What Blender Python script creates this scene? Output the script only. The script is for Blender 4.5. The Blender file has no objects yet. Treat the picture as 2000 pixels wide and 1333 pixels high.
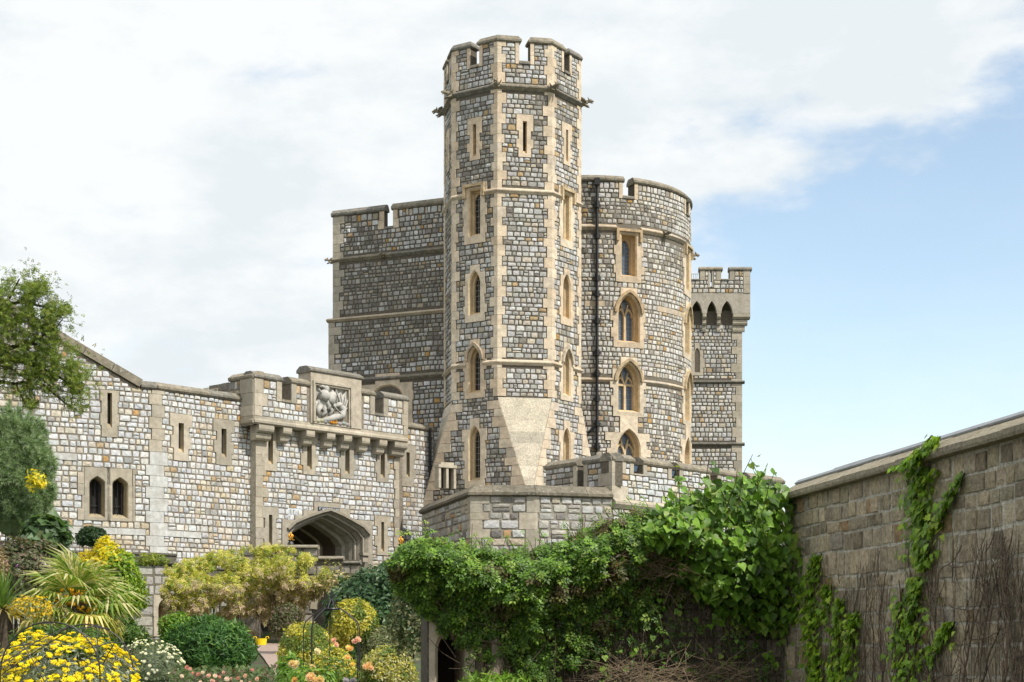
import bpy, math, random
import numpy as np
from mathutils import Vector, Matrix, noise
from mathutils.geometry import tessellate_polygon

random.seed(11)
RNG = np.random.default_rng(11)
scene = bpy.context.scene
COL = scene.collection
rad = math.radians

# ---------------------------------------------------------------- camera, sky, sun, exposure
F_PX, CX, HY, EYE = 3300.0, 1000.0, 1263.0, 1.6      # lens in photo pixels, horizon row, eye height
cam_d = bpy.data.cameras.new('camera')
cam = bpy.data.objects.new('camera', cam_d)
COL.objects.link(cam)
cam.location = (0, 0, EYE)
cam.rotation_euler = (rad(90), 0, 0)
cam_d.sensor_width = 36.0
cam_d.lens = 36.0 * F_PX / 2000.0
cam_d.shift_y = (HY - 666.5) / 2000.0
cam_d.clip_start = 0.1
cam_d.clip_end = 6000.0
scene.camera = cam

SUN_AZ, SUN_EL = 52.0, 50.0                           # degrees to the right of straight behind the camera
sun_d = bpy.data.lights.new('sun', 'SUN')
sun_d.energy = 3.4
sun_d.angle = rad(1.0)
sun_d.color = (1.0, 0.95, 0.86)
sun = bpy.data.objects.new('sun', sun_d)
COL.objects.link(sun)
S = Vector((math.sin(rad(SUN_AZ)) * math.cos(rad(SUN_EL)), -math.cos(rad(SUN_AZ)) * math.cos(rad(SUN_EL)), math.sin(rad(SUN_EL))))
sun.rotation_euler = S.to_track_quat('Z', 'Y').to_euler()
sun.location = (40, -40, 60)

world = bpy.data.worlds.new('World')
scene.world = world
world.use_nodes = True


def make_sky():
    nt = world.node_tree
    nt.nodes.clear()
    N, L = nt.nodes.new, nt.links.new
    out = N('ShaderNodeOutputWorld')
    bg = N('ShaderNodeBackground')
    bg.inputs['Strength'].default_value = 0.13
    sky = N('ShaderNodeTexSky')
    sky.sky_type = 'NISHITA'
    sky.sun_disc = False
    sky.sun_elevation = rad(SUN_EL)
    sky.sun_rotation = rad(180 - SUN_AZ)
    sky.air_density = 1.0
    sky.dust_density = 0.6
    sky.ozone_density = 1.2
    tc = N('ShaderNodeTexCoord')

    def math_(op, a, b=None, c=None):
        n = N('ShaderNodeMath'); n.operation = op
        for i, v in enumerate((a, b, c)):
            if v is None: continue
            if isinstance(v, (int, float)): n.inputs[i].default_value = v
            else: L(v, n.inputs[i])
        return n.outputs[0]

    def dot(vec):
        n = N('ShaderNodeVectorMath'); n.operation = 'DOT_PRODUCT'
        L(tc.outputs['Generated'], n.inputs[0]); n.inputs[1].default_value = vec
        return n.outputs['Value']

    def ntex(scale, detail, rough, stretch=(1, 1, 2.2), off=(0, 0, 0)):
        m = N('ShaderNodeMapping'); m.inputs['Scale'].default_value = stretch; m.inputs['Location'].default_value = off
        L(tc.outputs['Generated'], m.inputs['Vector'])
        n = N('ShaderNodeTexNoise'); n.inputs['Scale'].default_value = scale
        n.inputs['Detail'].default_value = detail; n.inputs['Roughness'].default_value = rough
        L(m.outputs[0], n.inputs['Vector'])
        return n.outputs['Fac']
    # a cloud bank whose edge runs up to the right, and a veil of cloud over the left half of the sky
    bank = math_('MULTIPLY', math_('ADD', dot((-0.315, -0.242, 0.917)), 0.022), 26.0)
    veil = math_('MULTIPLY', math_('ADD', dot((-1.0, 0.0, 0.12)), 0.045), 11.0)
    base = math_('MAXIMUM', math_('MINIMUM', bank, 1.15), math_('MINIMUM', veil, 0.62))
    base = math_('MAXIMUM', base, -1.4)
    n1 = ntex(9.0, 9.0, 0.56)
    n2 = ntex(3.2, 4.0, 0.5, (1, 1, 2.5), (3, 1, 2))
    puff = math_('ADD', math_('MULTIPLY', math_('SUBTRACT', n1, 0.5), 4.2), math_('MULTIPLY', math_('SUBTRACT', n2, 0.5), 2.6))
    cov = math_('ADD', base, puff)
    ramp = N('ShaderNodeMapRange'); ramp.interpolation_type = 'SMOOTHSTEP'
    ramp.inputs['From Min'].default_value = -0.42; ramp.inputs['From Max'].default_value = 0.62
    ramp.inputs['To Min'].default_value = 0.10; ramp.inputs['To Max'].default_value = 1.0
    L(cov, ramp.inputs['Value'])
    # wisps and horizon whitening
    hz = N('ShaderNodeMapRange'); hz.inputs['From Min'].default_value = 0.0; hz.inputs['From Max'].default_value = 0.26
    hz.inputs['To Min'].default_value = 0.62; hz.inputs['To Max'].default_value = 0.0
    hz.interpolation_type = 'SMOOTHSTEP'
    L(dot((0, 0, 1)), hz.inputs['Value'])
    n3 = ntex(7.0, 6.0, 0.6, (0.7, 0.7, 5.0), (5, 2, 1))
    wisp = math_('MULTIPLY', hz.outputs[0], math_('ADD', 0.35, math_('MULTIPLY', n3, 1.1)))
    mask = math_('MINIMUM', math_('MAXIMUM', ramp.outputs[0], wisp), 1.0)
    n4 = ntex(8.0, 9.0, 0.6, (1, 1, 2.2), (1, 7, 4))
    cr = N('ShaderNodeValToRGB')
    cr.color_ramp.elements[0].position = 0.41; cr.color_ramp.elements[0].color = (4.75, 5.1, 5.28, 1)
    cr.color_ramp.elements[1].position = 0.57; cr.color_ramp.elements[1].color = (5.6, 5.75, 5.8, 1)
    L(n4, cr.inputs[0])
    gain = N('ShaderNodeMixRGB'); gain.blend_type = 'MULTIPLY'; gain.inputs[0].default_value = 1.0
    gain.inputs[2].default_value = (1.36, 1.27, 1.13, 1)
    L(sky.outputs[0], gain.inputs[1])
    mix = N('ShaderNodeMixRGB')
    L(mask, mix.inputs[0]); L(gain.outputs[0], mix.inputs[1]); L(cr.outputs[0], mix.inputs[2])
    L(mix.outputs[0], bg.inputs['Color'])
    L(bg.outputs[0], out.inputs['Surface'])


make_sky()
vs = scene.view_settings
vs.view_transform = 'Standard'
vs.look = 'None'
vs.gamma = 1.0
vs.use_curve_mapping = False
vs.exposure = 0.42
scene.cycles.max_bounces = 6
scene.cycles.diffuse_bounces = 3
scene.cycles.transparent_max_bounces = 4
scene.cycles.use_denoising = True

# ---------------------------------------------------------------- materials


def shader(name):
    m = bpy.data.materials.new(name); m.use_nodes = True
    nt = m.node_tree
    p = nt.nodes['Principled BSDF']
    return m, nt, p


def tone_nodes(nt):
    """colour of a piece: its own vertex tone times its object's colour"""
    a = nt.nodes.new('ShaderNodeAttribute'); a.attribute_name = 'Col'
    o = nt.nodes.new('ShaderNodeObjectInfo')
    mx = nt.nodes.new('ShaderNodeMixRGB'); mx.blend_type = 'MULTIPLY'; mx.inputs[0].default_value = 1
    nt.links.new(a.outputs['Color'], mx.inputs[1]); nt.links.new(o.outputs['Color'], mx.inputs[2])
    return mx.outputs[0]


def noise_node(nt, scale, detail=5, rough=0.6):
    g = nt.nodes.new('ShaderNodeNewGeometry')
    n = nt.nodes.new('ShaderNodeTexNoise'); n.inputs['Scale'].default_value = scale
    n.inputs['Detail'].default_value = detail; n.inputs['Roughness'].default_value = rough
    nt.links.new(g.outputs['Position'], n.inputs['Vector'])
    return n.outputs['Fac']


def ramp_node(nt, fac, p0, c0, p1, c1):
    r = nt.nodes.new('ShaderNodeValToRGB')
    r.color_ramp.elements[0].position = p0; r.color_ramp.elements[0].color = (*c0, 1)
    r.color_ramp.elements[1].position = p1; r.color_ramp.elements[1].color = (*c1, 1)
    nt.links.new(fac, r.inputs[0])
    return r.outputs[0]


def mix_node(nt, fac, a, b, mode='MIX'):
    m = nt.nodes.new('ShaderNodeMixRGB'); m.blend_type = mode
    for i, v in ((0, fac), (1, a), (2, b)):
        if isinstance(v, (int, float)): m.inputs[i].default_value = v
        elif isinstance(v, tuple): m.inputs[i].default_value = (*v, 1)
        else: nt.links.new(v, m.inputs[i])
    return m.outputs[0]


def stone_mat(name, grain=9.0, mottle=0.5, bump=0.5, lichen=0.0, dark=(0.09, 0.08, 0.065), dirt=0.0, lich_col=(0.5, 0.5, 0.46)):
    m, nt, p = shader(name)
    c = tone_nodes(nt)
    g1 = ramp_node(nt, noise_node(nt, grain, 6, 0.65), 0.3, (1 - mottle,) * 3, 0.68, (1 + mottle * 0.45,) * 3)
    c = mix_node(nt, 1.0, c, g1, 'MULTIPLY')
    if dirt:
        f = ramp_node(nt, noise_node(nt, 1.7, 7, 0.62), 0.46, (0, 0, 0), 0.72, (dirt,) * 3)
        c = mix_node(nt, f, c, dark)
    if lichen:
        f = ramp_node(nt, noise_node(nt, 11.0, 4, 0.6), 0.60, (0, 0, 0), 0.68, (lichen,) * 3)
        c = mix_node(nt, f, c, lich_col)
    nt.links.new(c, p.inputs['Base Color'])
    p.inputs['Roughness'].default_value = 0.92
    p.inputs['Specular IOR Level'].default_value = 0.2
    b = nt.nodes.new('ShaderNodeBump'); b.inputs['Strength'].default_value = bump; b.inputs['Distance'].default_value = 0.03
    nt.links.new(noise_node(nt, grain * 3, 4, 0.6), b.inputs['Height'])
    nt.links.new(b.outputs[0], p.inputs['Normal'])
    return m


def plain_mat(name, col, rough=0.6, metal=0.0, mottle=0.15, grain=8.0):
    m, nt, p = shader(name)
    g = ramp_node(nt, noise_node(nt, grain), 0.3, tuple(x * (1 - mottle) for x in col), 0.7, tuple(min(1, x * (1 + mottle)) for x in col))
    nt.links.new(g, p.inputs['Base Color'])
    p.inputs['Roughness'].default_value = rough
    p.inputs['Metallic'].default_value = metal
    return m


def leaf_mat(name, gloss=0.45, trans=0.35):
    m, nt, p = shader(name)
    c = tone_nodes(nt)
    g = ramp_node(nt, noise_node(nt, 14.0, 3), 0.3, (0.72,) * 3, 0.7, (1.22,) * 3)
    c = mix_node(nt, 1.0, c, g, 'MULTIPLY')
    nt.links.new(c, p.inputs['Base Color'])
    p.inputs['Roughness'].default_value = gloss
    p.inputs['Specular IOR Level'].default_value = 0.35
    t = nt.nodes.new('ShaderNodeBsdfTranslucent')
    tc = mix_node(nt, 1.0, c, (1.3, 1.35, 0.6), 'MULTIPLY')
    nt.links.new(tc, t.inputs['Color'])
    mx = nt.nodes.new('ShaderNodeMixShader'); mx.inputs[0].default_value = trans
    nt.links.new(p.outputs[0], mx.inputs[1]); nt.links.new(t.outputs[0], mx.inputs[2])
    nt.links.new(mx.outputs[0], nt.nodes['Material Output'].inputs['Surface'])
    return m


def glass_mat(name, col, rough=0.06):
    m, nt, p = shader(name)
    p.inputs['Base Color'].default_value = (*col, 1)
    p.inputs['Roughness'].default_value = rough
    p.inputs['Specular IOR Level'].default_value = 0.6
    b = nt.nodes.new('ShaderNodeBump'); b.inputs['Strength'].default_value = 0.12
    nt.links.new(noise_node(nt, 5.0, 2), b.inputs['Height']); nt.links.new(b.outputs[0], p.inputs['Normal'])
    return m


M = dict(
    rubble=stone_mat('heath_stone', 12.0, 0.34, 0.55),
    mortar=stone_mat('dark_mortar', 14.0, 0.45, 0.6),
    trim=stone_mat('cream_limestone', 6.0, 0.26, 0.35, dirt=0.5, dark=(0.27, 0.23, 0.17)),
    coping=stone_mat('weathered_coping', 6.0, 0.45, 0.6, lichen=0.5, dirt=0.5, dark=(0.13, 0.12, 0.09)),
    wall=stone_mat('garden_stone', 26.0, 0.5, 1.0, dirt=0.42, dark=(0.13, 0.115, 0.08)),
    carve=stone_mat('pale_carving', 8.0, 0.25, 0.2),
    glass=glass_mat('dark_leaded_glass', (0.012, 0.014, 0.016)),
    glass_sky=glass_mat('blue_leaded_glass', (0.10, 0.16, 0.24), 0.12),
    iron=plain_mat('black_iron', (0.018, 0.018, 0.02), 0.45),
    lead=plain_mat('lead_grey', (0.28, 0.29, 0.31), 0.5),
    gold=plain_mat('gilding', (0.85, 0.45, 0.06), 0.35, 0.6),
    dark=plain_mat('unlit_interior', (0.02, 0.018, 0.016), 0.9),  # near-black colour stands in for the shade inside openings
    leaf=leaf_mat('leaf'),
    needle=leaf_mat('needle', 0.6, 0.2),
    petal=leaf_mat('petal', 0.6, 0.4),
    bark=stone_mat('bark', 20.0, 0.5, 0.8),
    yellow=plain_mat('yellow_plastic', (0.85, 0.62, 0.01), 0.4),
    white=plain_mat('white_paint', (0.8, 0.8, 0.78), 0.5, 0, 0.03),
    signblue=plain_mat('dark_blue_enamel', (0.015, 0.025, 0.05), 0.3),
)

# ---------------------------------------------------------------- object helpers


def link(o, parent=None):
    COL.objects.link(o)
    if parent is not None: o.parent = parent
    return o


def tag(o, label=None, cat=None, group=None, kind=None):
    if label: o['label'] = label
    if cat: o['category'] = cat
    if group: o['group'] = group
    if kind: o['kind'] = kind
    return o


def thing(name, label, cat, group=None):
    o = bpy.data.objects.new(name, None)
    o.empty_display_size = 0.2
    link(o)
    return tag(o, label, cat, group)


class MB:
    """collects polygons; build() links them as ONE mesh object"""
    def __init__(s):
        s.v, s.f, s.c, s.n = [], [], [], 0

    def add(s, verts, faces, col=(1, 1, 1)):
        k = s.n
        s.v.extend([tuple(p) for p in verts])
        s.c.extend([col] * len(verts))
        s.f.extend([tuple(i + k for i in f) for f in faces])
        s.n += len(verts)

    def mesh(s, name, mat, smooth=False):
        me = bpy.data.meshes.new(name)
        me.from_pydata(s.v, [], s.f)
        at = me.color_attributes.new('Col', 'FLOAT_COLOR', 'POINT')
        a = np.ones((len(s.v), 4), np.float32)
        if s.v: a[:, :3] = np.array(s.c, np.float32)
        at.data.foreach_set('color', a.ravel())
        if mat: me.materials.append(mat)
        if smooth: me.polygons.foreach_set('use_smooth', [True] * len(me.polygons))
        me.update()
        return me

    def build(s, name, mat, parent=None, kind=None, smooth=False):
        o = bpy.data.objects.new(name, s.mesh(name, mat, smooth))
        if kind: o['kind'] = kind
        return link(o, parent)


def P(px, py, Y):
    """the point at depth Y that the photo shows at pixel (px, py)"""
    return Vector(((px - CX) / F_PX * Y, Y, EYE + (HY - py) / F_PX * Y))


class Face:
    """vertical plane: u to the right, v = height, d outward"""
    def __init__(s, x, y, az=None, D=None):
        if D is not None:
            L = math.hypot(*D); s.D = Vector((D[0] / L, D[1] / L, 0))
            s.N = Vector((s.D.y, -s.D.x, 0))
        else:
            a = rad(az); s.N = Vector((math.sin(a), -math.cos(a), 0)); s.D = Vector((math.cos(a), math.sin(a), 0))
        s.O = Vector((x, y, 0))
        s.excl, s.holes = [], []
        s.flat = True

    def pt(s, u, v, d=0.0):
        return s.O + s.D * u + s.N * d + Vector((0, 0, v))

    def frame(s, u, v):
        return s.D, s.N

    def uv(s, px, py):
        r = Vector(((px - CX) / F_PX, 1.0, 0))
        t = s.O.dot(s.N) / r.dot(s.N)
        p = r * t
        return (p - s.O).dot(s.D), EYE + (HY - py) / F_PX * t

    def u(s, px): return s.uv(px, 0)[0]
    def v(s, px, py): return s.uv(px, py)[1]


class Drum(Face):
    """upright cylinder: u = arc length from the side that faces the camera"""
    def __init__(s, x, y, r):
        s.C, s.r = Vector((x, y, 0)), r
        s.excl, s.holes = [], []
        s.flat = False

    def pt(s, u, v, d=0.0):
        a = u / s.r
        return s.C + Vector((math.sin(a), -math.cos(a), 0)) * (s.r + d) + Vector((0, 0, v))

    def frame(s, u, v):
        a = u / s.r
        return Vector((math.cos(a), math.sin(a), 0)), Vector((math.sin(a), -math.cos(a), 0))

    def uv(s, px, py):
        k = (px - CX) / F_PX
        A, B, Cc = k * k + 1, -2 * (k * s.C.x + s.C.y), s.C.x ** 2 + s.C.y ** 2 - s.r ** 2
        disc = max(0.0, B * B - 4 * A * Cc)
        t = (-B - math.sqrt(disc)) / (2 * A)
        x, y = k * t - s.C.x, t - s.C.y
        return math.atan2(x, -y) * s.r, EYE + (HY - py) / F_PX * t


def offset_plan(pl, d):
    """grow a counter-clockwise plan polygon by d"""
    n, out = len(pl), []
    for i in range(n):
        a, b, c = Vector(pl[i - 1]), Vector(pl[i]), Vector(pl[(i + 1) % n])
        e1, e2 = (b - a).normalized(), (c - b).normalized()
        n1, n2 = Vector((e1.y, -e1.x)), Vector((e2.y, -e2.x))
        k = n1 + n2
        L = max(0.25, k.dot(n1))
        out.append(tuple(b + k * (d / L)))
    return out


def ccw(pl):
    a = sum(pl[i - 1][0] * pl[i][1] - pl[i][0] * pl[i - 1][1] for i in range(len(pl)))
    return list(pl) if a > 0 else list(reversed(pl))


def loft(mb, rings, col=(1, 1, 1), caps=True):
    """rings: list of (plan, z) with equal point counts"""
    n = len(rings[0][0])
    vs_, fs = [], []
    for pl, z in rings: vs_ += [(x, y, z) for x, y in pl]
    for k in range(len(rings) - 1):
        for i in range(n):
            j = (i + 1) % n
            fs.append((k * n + i, k * n + j, (k + 1) * n + j, (k + 1) * n + i))
    if caps:
        top = [(len(rings) - 1) * n + i for i in range(n)]
        if n <= 4:
            fs += [tuple(range(n))[::-1], tuple(top)]
        else:
            for t in tessellate_polygon([[Vector((*p, 0)) for p in rings[0][0]]]): fs.append(tuple(t))
            for t in tessellate_polygon([[Vector((*p, 0)) for p in rings[-1][0]]]): fs.append(tuple(top[i] for i in t))
    mb.add(vs_, fs, col)


def vprism(mb, plan, z0, z1, col=(1, 1, 1)):
    pl = ccw(plan)
    loft(mb, [(pl, z0), (pl, z1)], col)


def coping_plan(mb, plan, z, h=0.2, over=0.07, back=0.02, col=(1, 1, 1)):
    pl = ccw(plan)
    loft(mb, [(offset_plan(pl, over * 0.5), z), (offset_plan(pl, over), z + h * 0.18), (offset_plan(pl, over), z + h * 0.42),
              (offset_plan(pl, -back), z + h)], col)


def plate(mb, face, poly, d0, d1, col=(1, 1, 1)):
    """polygon in (u, v) extruded from depth d0 (back) to d1 (front)"""
    n = len(poly)
    a = sum(poly[i - 1][0] * poly[i][1] - poly[i][0] * poly[i - 1][1] for i in range(n))
    if a < 0: poly = list(reversed(poly))
    vs_ = [face.pt(u, v, d0) for u, v in poly] + [face.pt(u, v, d1) for u, v in poly]
    fs = []
    if n <= 4: fs.append(tuple(n + i for i in range(n)))
    else: fs += [tuple(n + i for i in t) for t in tessellate_polygon([[Vector((u, v, 0)) for u, v in poly]])]
    for i in range(n):
        j = (i + 1) % n
        fs.append((i, j, n + j, n + i))
    mb.add(vs_, fs, col)


def rect(u0, u1, v0, v1): return [(u0, v0), (u1, v0), (u1, v1), (u0, v1)]


def core(mb, face, outer, holes=None, col=(1, 1, 1), d=0.0):
    """front sheet of a wall with rectangular holes"""
    holes = face.holes if holes is None else holes
    if face.flat:
        loops = [[Vector((u, v, 0)) for u, v in outer]] + [[Vector((a, c, 0)), Vector((a, e, 0)), Vector((b, e, 0)), Vector((b, c, 0))] for a, b, c, e in holes]
        pts = [p for l in loops for p in l]
        mb.add([face.pt(p.x, p.y, d) for p in pts], [tuple(t) for t in tessellate_polygon(loops)], col)
    else:
        u0, u1 = min(p[0] for p in outer), max(p[0] for p in outer)
        v0, v1 = min(p[1] for p in outer), max(p[1] for p in outer)
        us = sorted(set([u0 + (u1 - u0) * i / 64 for i in range(65)] + [x for h in holes for x in h[:2]]))
        vss = sorted(set([v0, v1] + [x for h in holes for x in h[2:]]))
        for i in range(len(us) - 1):
            for k in range(len(vss) - 1):
                uc, vc = (us[i] + us[i + 1]) / 2, (vss[k] + vss[k + 1]) / 2
                if any(a < uc < b and c < vc < e for a, b, c, e in holes): continue
                mb.add([face.pt(us[i], vss[k], d), face.pt(us[i + 1], vss[k], d), face.pt(us[i + 1], vss[k + 1], d), face.pt(us[i], vss[k + 1], d)], [(0, 1, 2, 3)], col)


def run(mb, face, u0, u1, prof, n=1, m0=0.0, m1=0.0, col=(1, 1, 1)):
    """closed (d, v) profile drawn along u; m0/m1 mitre the ends"""
    k = len(prof)
    vs_, fs = [], []
    for i in range(n + 1):
        t = i / n
        for d, v in prof:
            a, b = u0 - m0 * d, u1 + m1 * d
            vs_.append(face.pt(a + (b - a) * t, v, d))
    for i in range(n):
        for j in range(k):
            l = (j + 1) % k
            fs.append((i * k + j, i * k + l, (i + 1) * k + l, (i + 1) * k + j))
    fs.append(tuple(range(k))[::-1]); fs.append(tuple(n * k + j for j in range(k)))
    mb.add(vs_, fs, col)


def string_prof(z, h=0.2, out=0.10):
    return [(-0.05, z - h * 0.5), (0.02, z - h * 0.5), (out, z - h * 0.05), (out, z + h * 0.12), (0.0, z + h * 0.5), (-0.05, z + h * 0.5)]


def band(mb, face, pts, w, d0, d1, closed=False, col=(1, 1, 1)):
    """flat moulding of width w following points in (u, v)"""
    n = len(pts)
    L, R = [], []
    for i in range(n):
        a = pts[i - 1] if (i > 0 or closed) else pts[i]
        c = pts[(i + 1) % n] if (i < n - 1 or closed) else pts[i]
        b = pts[i]
        ds = []
        for p, q in ((a, b), (b, c)):
            l = math.hypot(q[0] - p[0], q[1] - p[1])
            if l > 1e-6: ds.append(((q[0] - p[0]) / l, (q[1] - p[1]) / l))
        nx = sum(-e[1] for e in ds) / len(ds); ny = sum(e[0] for e in ds) / len(ds)
        l2 = max(0.3, nx * nx + ny * ny)
        nx, ny = nx / l2, ny / l2
        L.append((b[0] + nx * w / 2, b[1] + ny * w / 2)); R.append((b[0] - nx * w / 2, b[1] - ny * w / 2))
    vs_ = []
    for i in range(n):
        vs_ += [face.pt(*L[i], d0), face.pt(*L[i], d1), face.pt(*R[i], d1), face.pt(*R[i], d0)]
    fs = []
    m = n if closed else n - 1
    for i in range(m):
        j = (i + 1) % n
        for k in range(4):
            l = (k + 1) % 4
            fs.append((i * 4 + k, i * 4 + l, j * 4 + l, j * 4 + k))
    if not closed: fs += [(3, 2, 1, 0), tuple(4 * (n - 1) + k for k in range(4))]
    mb.add(vs_, fs, col)


def tube(mb, pts, r, sides=6, col=(1, 1, 1), r1=None):
    pts = [Vector(p) for p in pts]
    n = len(pts)
    rs = r if isinstance(r, (list, tuple)) else [r + ((r1 if r1 is not None else r) - r) * i / max(1, n - 1) for i in range(n)]
    vs_, fs = [], []
    t0 = (pts[1] - pts[0]).normalized()
    ref = Vector((0, 0, 1)) if abs(t0.z) < 0.9 else Vector((1, 0, 0))
    x = t0.cross(ref).normalized()
    for i in range(n):
        t = (pts[min(i + 1, n - 1)] - pts[max(i - 1, 0)])
        t = t.normalized() if t.length > 1e-9 else t0
        x = (x - t * x.dot(t))
        x = x.normalized() if x.length > 1e-6 else t.orthogonal().normalized()
        y = t.cross(x)
        for k in range(sides):
            a = 2 * math.pi * k / sides
            vs_.append(pts[i] + (x * math.cos(a) + y * math.sin(a)) * rs[i])
    for i in range(n - 1):
        for k in range(sides):
            l = (k + 1) % sides
            fs.append((i * sides + k, i * sides + l, (i + 1) * sides + l, (i + 1) * sides + k))
    fs.append(tuple(range(sides))[::-1]); fs.append(tuple((n - 1) * sides + k for k in range(sides)))
    mb.add(vs_, fs, col)


def blob(mb, c, r, seg=8, rings=5, col=(1, 1, 1), axes=None):
    """ellipsoid; axes = three unit vectors"""
    ax = axes or (Vector((1, 0, 0)), Vector((0, 1, 0)), Vector((0, 0, 1)))
    r = r if isinstance(r, (tuple, list)) else (r, r, r)
    c = Vector(c); vs_, fs = [], []
    for i in range(rings + 1):
        th = math.pi * i / rings
        for k in range(seg):
            ph = 2 * math.pi * k / seg
            vs_.append(c + ax[0] * (r[0] * math.sin(th) * math.cos(ph)) + ax[1] * (r[1] * math.sin(th) * math.sin(ph)) + ax[2] * (r[2] * math.cos(th)))
    for i in range(rings):
        for k in range(seg):
            l = (k + 1) % seg
            fs.append((i * seg + k, (i + 1) * seg + k, (i + 1) * seg + l, i * seg + l))
    mb.add(vs_, fs, col)


def box(mb, c, s, axes=None, col=(1, 1, 1)):
    ax = axes or (Vector((1, 0, 0)), Vector((0, 1, 0)), Vector((0, 0, 1)))
    c = Vector(c)
    vs_ = [c + ax[0] * (s[0] / 2 * i) + ax[1] * (s[1] / 2 * j) + ax[2] * (s[2] / 2 * k) for i in (-1, 1) for j in (-1, 1) for k in (-1, 1)]
    mb.add(vs_, [(0, 1, 3, 2), (4, 6, 7, 5), (0, 4, 5, 1), (2, 3, 7, 6), (0, 2, 6, 4), (1, 5, 7, 3)], col)


# ---------------------------------------------------------------- rubble stones, laid one by one
VARIANTS = []
for k in range(36):
    FL = k >= 18            # the flatter, squarer stones of the garden walls
    r_ = random.Random(100 + k)
    ring = []
    cut = r_.uniform(0.03, 0.07) if FL else r_.uniform(0.10, 0.2)
    for sx, sy in ((-1, -1), (1, -1), (1, 1), (-1, 1)):
        c1, c2 = cut * r_.uniform(0.4, 1.3), cut * r_.uniform(0.4, 1.3)
        jx, jy = (r_.uniform(-0.03, 0.0), r_.uniform(-0.03, 0.0)) if FL else (r_.uniform(-0.05, 0.0), r_.uniform(-0.06, 0.0))
        a = ((0.5 + jx) * sx, (0.5 + jy - c1 * 0.6) * sy); b = ((0.5 + jx - c2 * 0.6) * sx, (0.5 + jy) * sy)
        ring += [a, b] if sx * sy > 0 else [b, a]
    vv = [(x, y, 0.0) for x, y in ring] + [(x * (.965 if FL else .9), y * (.96 if FL else .88), r_.uniform(0.72, 1.05)) for x, y in ring] + [(r_.uniform(-.1, .1), r_.uniform(-.1, .1), r_.uniform(1.0, 1.25))]
    ff = [(i, (i + 1) % 8, 8 + (i + 1) % 8, 8 + i) for i in range(8)] + [(8 + i, 8 + (i + 1) % 8, 16) for i in range(8)]
    VARIANTS.append((np.array(vv, np.float32), ff))
STONES = {}          # thing name -> list of (matrix 4x4, tone, variant, area)


def pick(pal, r):
    t = r * sum(w for w, _ in pal)
    for w, c in pal:
        t -= w
        if t <= 0: return c
    return pal[-1][1]


def emit(root, face, u, v, w, h, depth, tone):
    D, N = face.frame(u, v)
    c = face.pt(u, v + 0.022 * noise.noise(Vector((u * .9, v * .5, face.O.x if face.flat else 3.3))), -0.02)
    m = Matrix(((D.x * w, 0, N.x * depth, c.x), (D.y * w, 0, N.y * depth, c.y), (0, h, N.z * depth, c.z), (0, 0, 0, 1)))
    STONES.setdefault(root.name, []).append((m, tone, random.randrange(18) + (18 if root.name in ('garden_wall', 'cross_wall') else 0), w, h, N))


def courses(z0, z1, h, jit=0.28):
    zs = [z0]
    while zs[-1] < z1 - h * 0.6: zs.append(zs[-1] + h * random.uniform(1 - jit, 1 + jit))
    zs[-1] = z1
    return zs


def subtract(iv, a, b):
    out = []
    for x, y in iv:
        if b <= x or a >= y: out.append((x, y)); continue
        if a > x: out.append((x, a))
        if b < y: out.append((b, y))
    return out


def lay(root, face, rows, urange, pal, wmean, j=0.021, depth=(0.028, 0.055), pal2=None, patch=0.0, zd=0.0, zc=12.0, pscale=0.45, split=0.05, gain=1.0):
    for va, vb in zip(rows[:-1], rows[1:]):
        ur = urange((va + vb) / 2)
        if ur is None: continue
        iv = [ur]
        for a, b, c, d in face.excl:
            if c < vb - 0.03 and d > va + 0.03: iv = subtract(iv, a, b)
        for a, b in iv:
            if b - a < 0.07: continue
            u = a
            while u < b - 1e-4:
                w = wmean * random.choice((0.62, 0.8, 0.95, 1.0, 1.15, 1.45)) * random.uniform(0.9, 1.1)
                rest = b - u
                if rest < w * 1.45: w = rest if rest < wmean * 1.5 else rest / 2
                h = vb - va
                pieces = [(va, vb)]
                if random.random() < split and h > 0.15:
                    t = va + h * random.uniform(0.4, 0.6); pieces = [(va, t), (t, vb)]
                for x, y in pieces:
                    pp = face.pt(u + w / 2, (x + y) / 2)
                    q = noise.noise(pp * pscale) + 0.5 * noise.noise(pp * pscale * 2.3 + Vector((7, 3, 1)))
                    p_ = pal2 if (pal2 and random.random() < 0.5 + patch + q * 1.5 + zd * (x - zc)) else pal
                    c = pick(p_, random.random()); g = random.uniform(0.86, 1.12) * gain
                    tone = (c[0] * g * random.uniform(.97, 1.03), c[1] * g, c[2] * g * random.uniform(.96, 1.04))
                    jj = j * random.uniform(0.7, 1.3)
                    emit(root, face, u + w / 2 + random.uniform(-.004, .004), (x + y) / 2 + random.uniform(-.006, .006), max(0.05, w - jj), max(0.05, y - x - jj * 0.9),
                         random.uniform(*depth), tone)
                u += w


CREAM = [(5, (0.70, 0.575, 0.43)), (3, (0.73, 0.62, 0.475)), (2, (0.66, 0.53, 0.385)), (0.9, (0.61, 0.52, 0.42))]


def cream(g=1.0):
    c = pick(CREAM, random.random()); g *= random.uniform(0.96, 1.04)
    return (c[0] * g, c[1] * g, c[2] * g)


def block(root, face, u0, u1, v0, v1, d=0.04, tone=None, name='quoin_stone', mat=None, gap=0.004, poly=None):
    mb = MB()
    pl = poly or rect(u0 + gap, u1 - gap, v0 + gap, v1 - gap)
    plate(mb, face, pl, -0.06, d + random.uniform(-.006, .006), tone or cream())
    return mb.build(name, mat or M['trim'], root)


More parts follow.
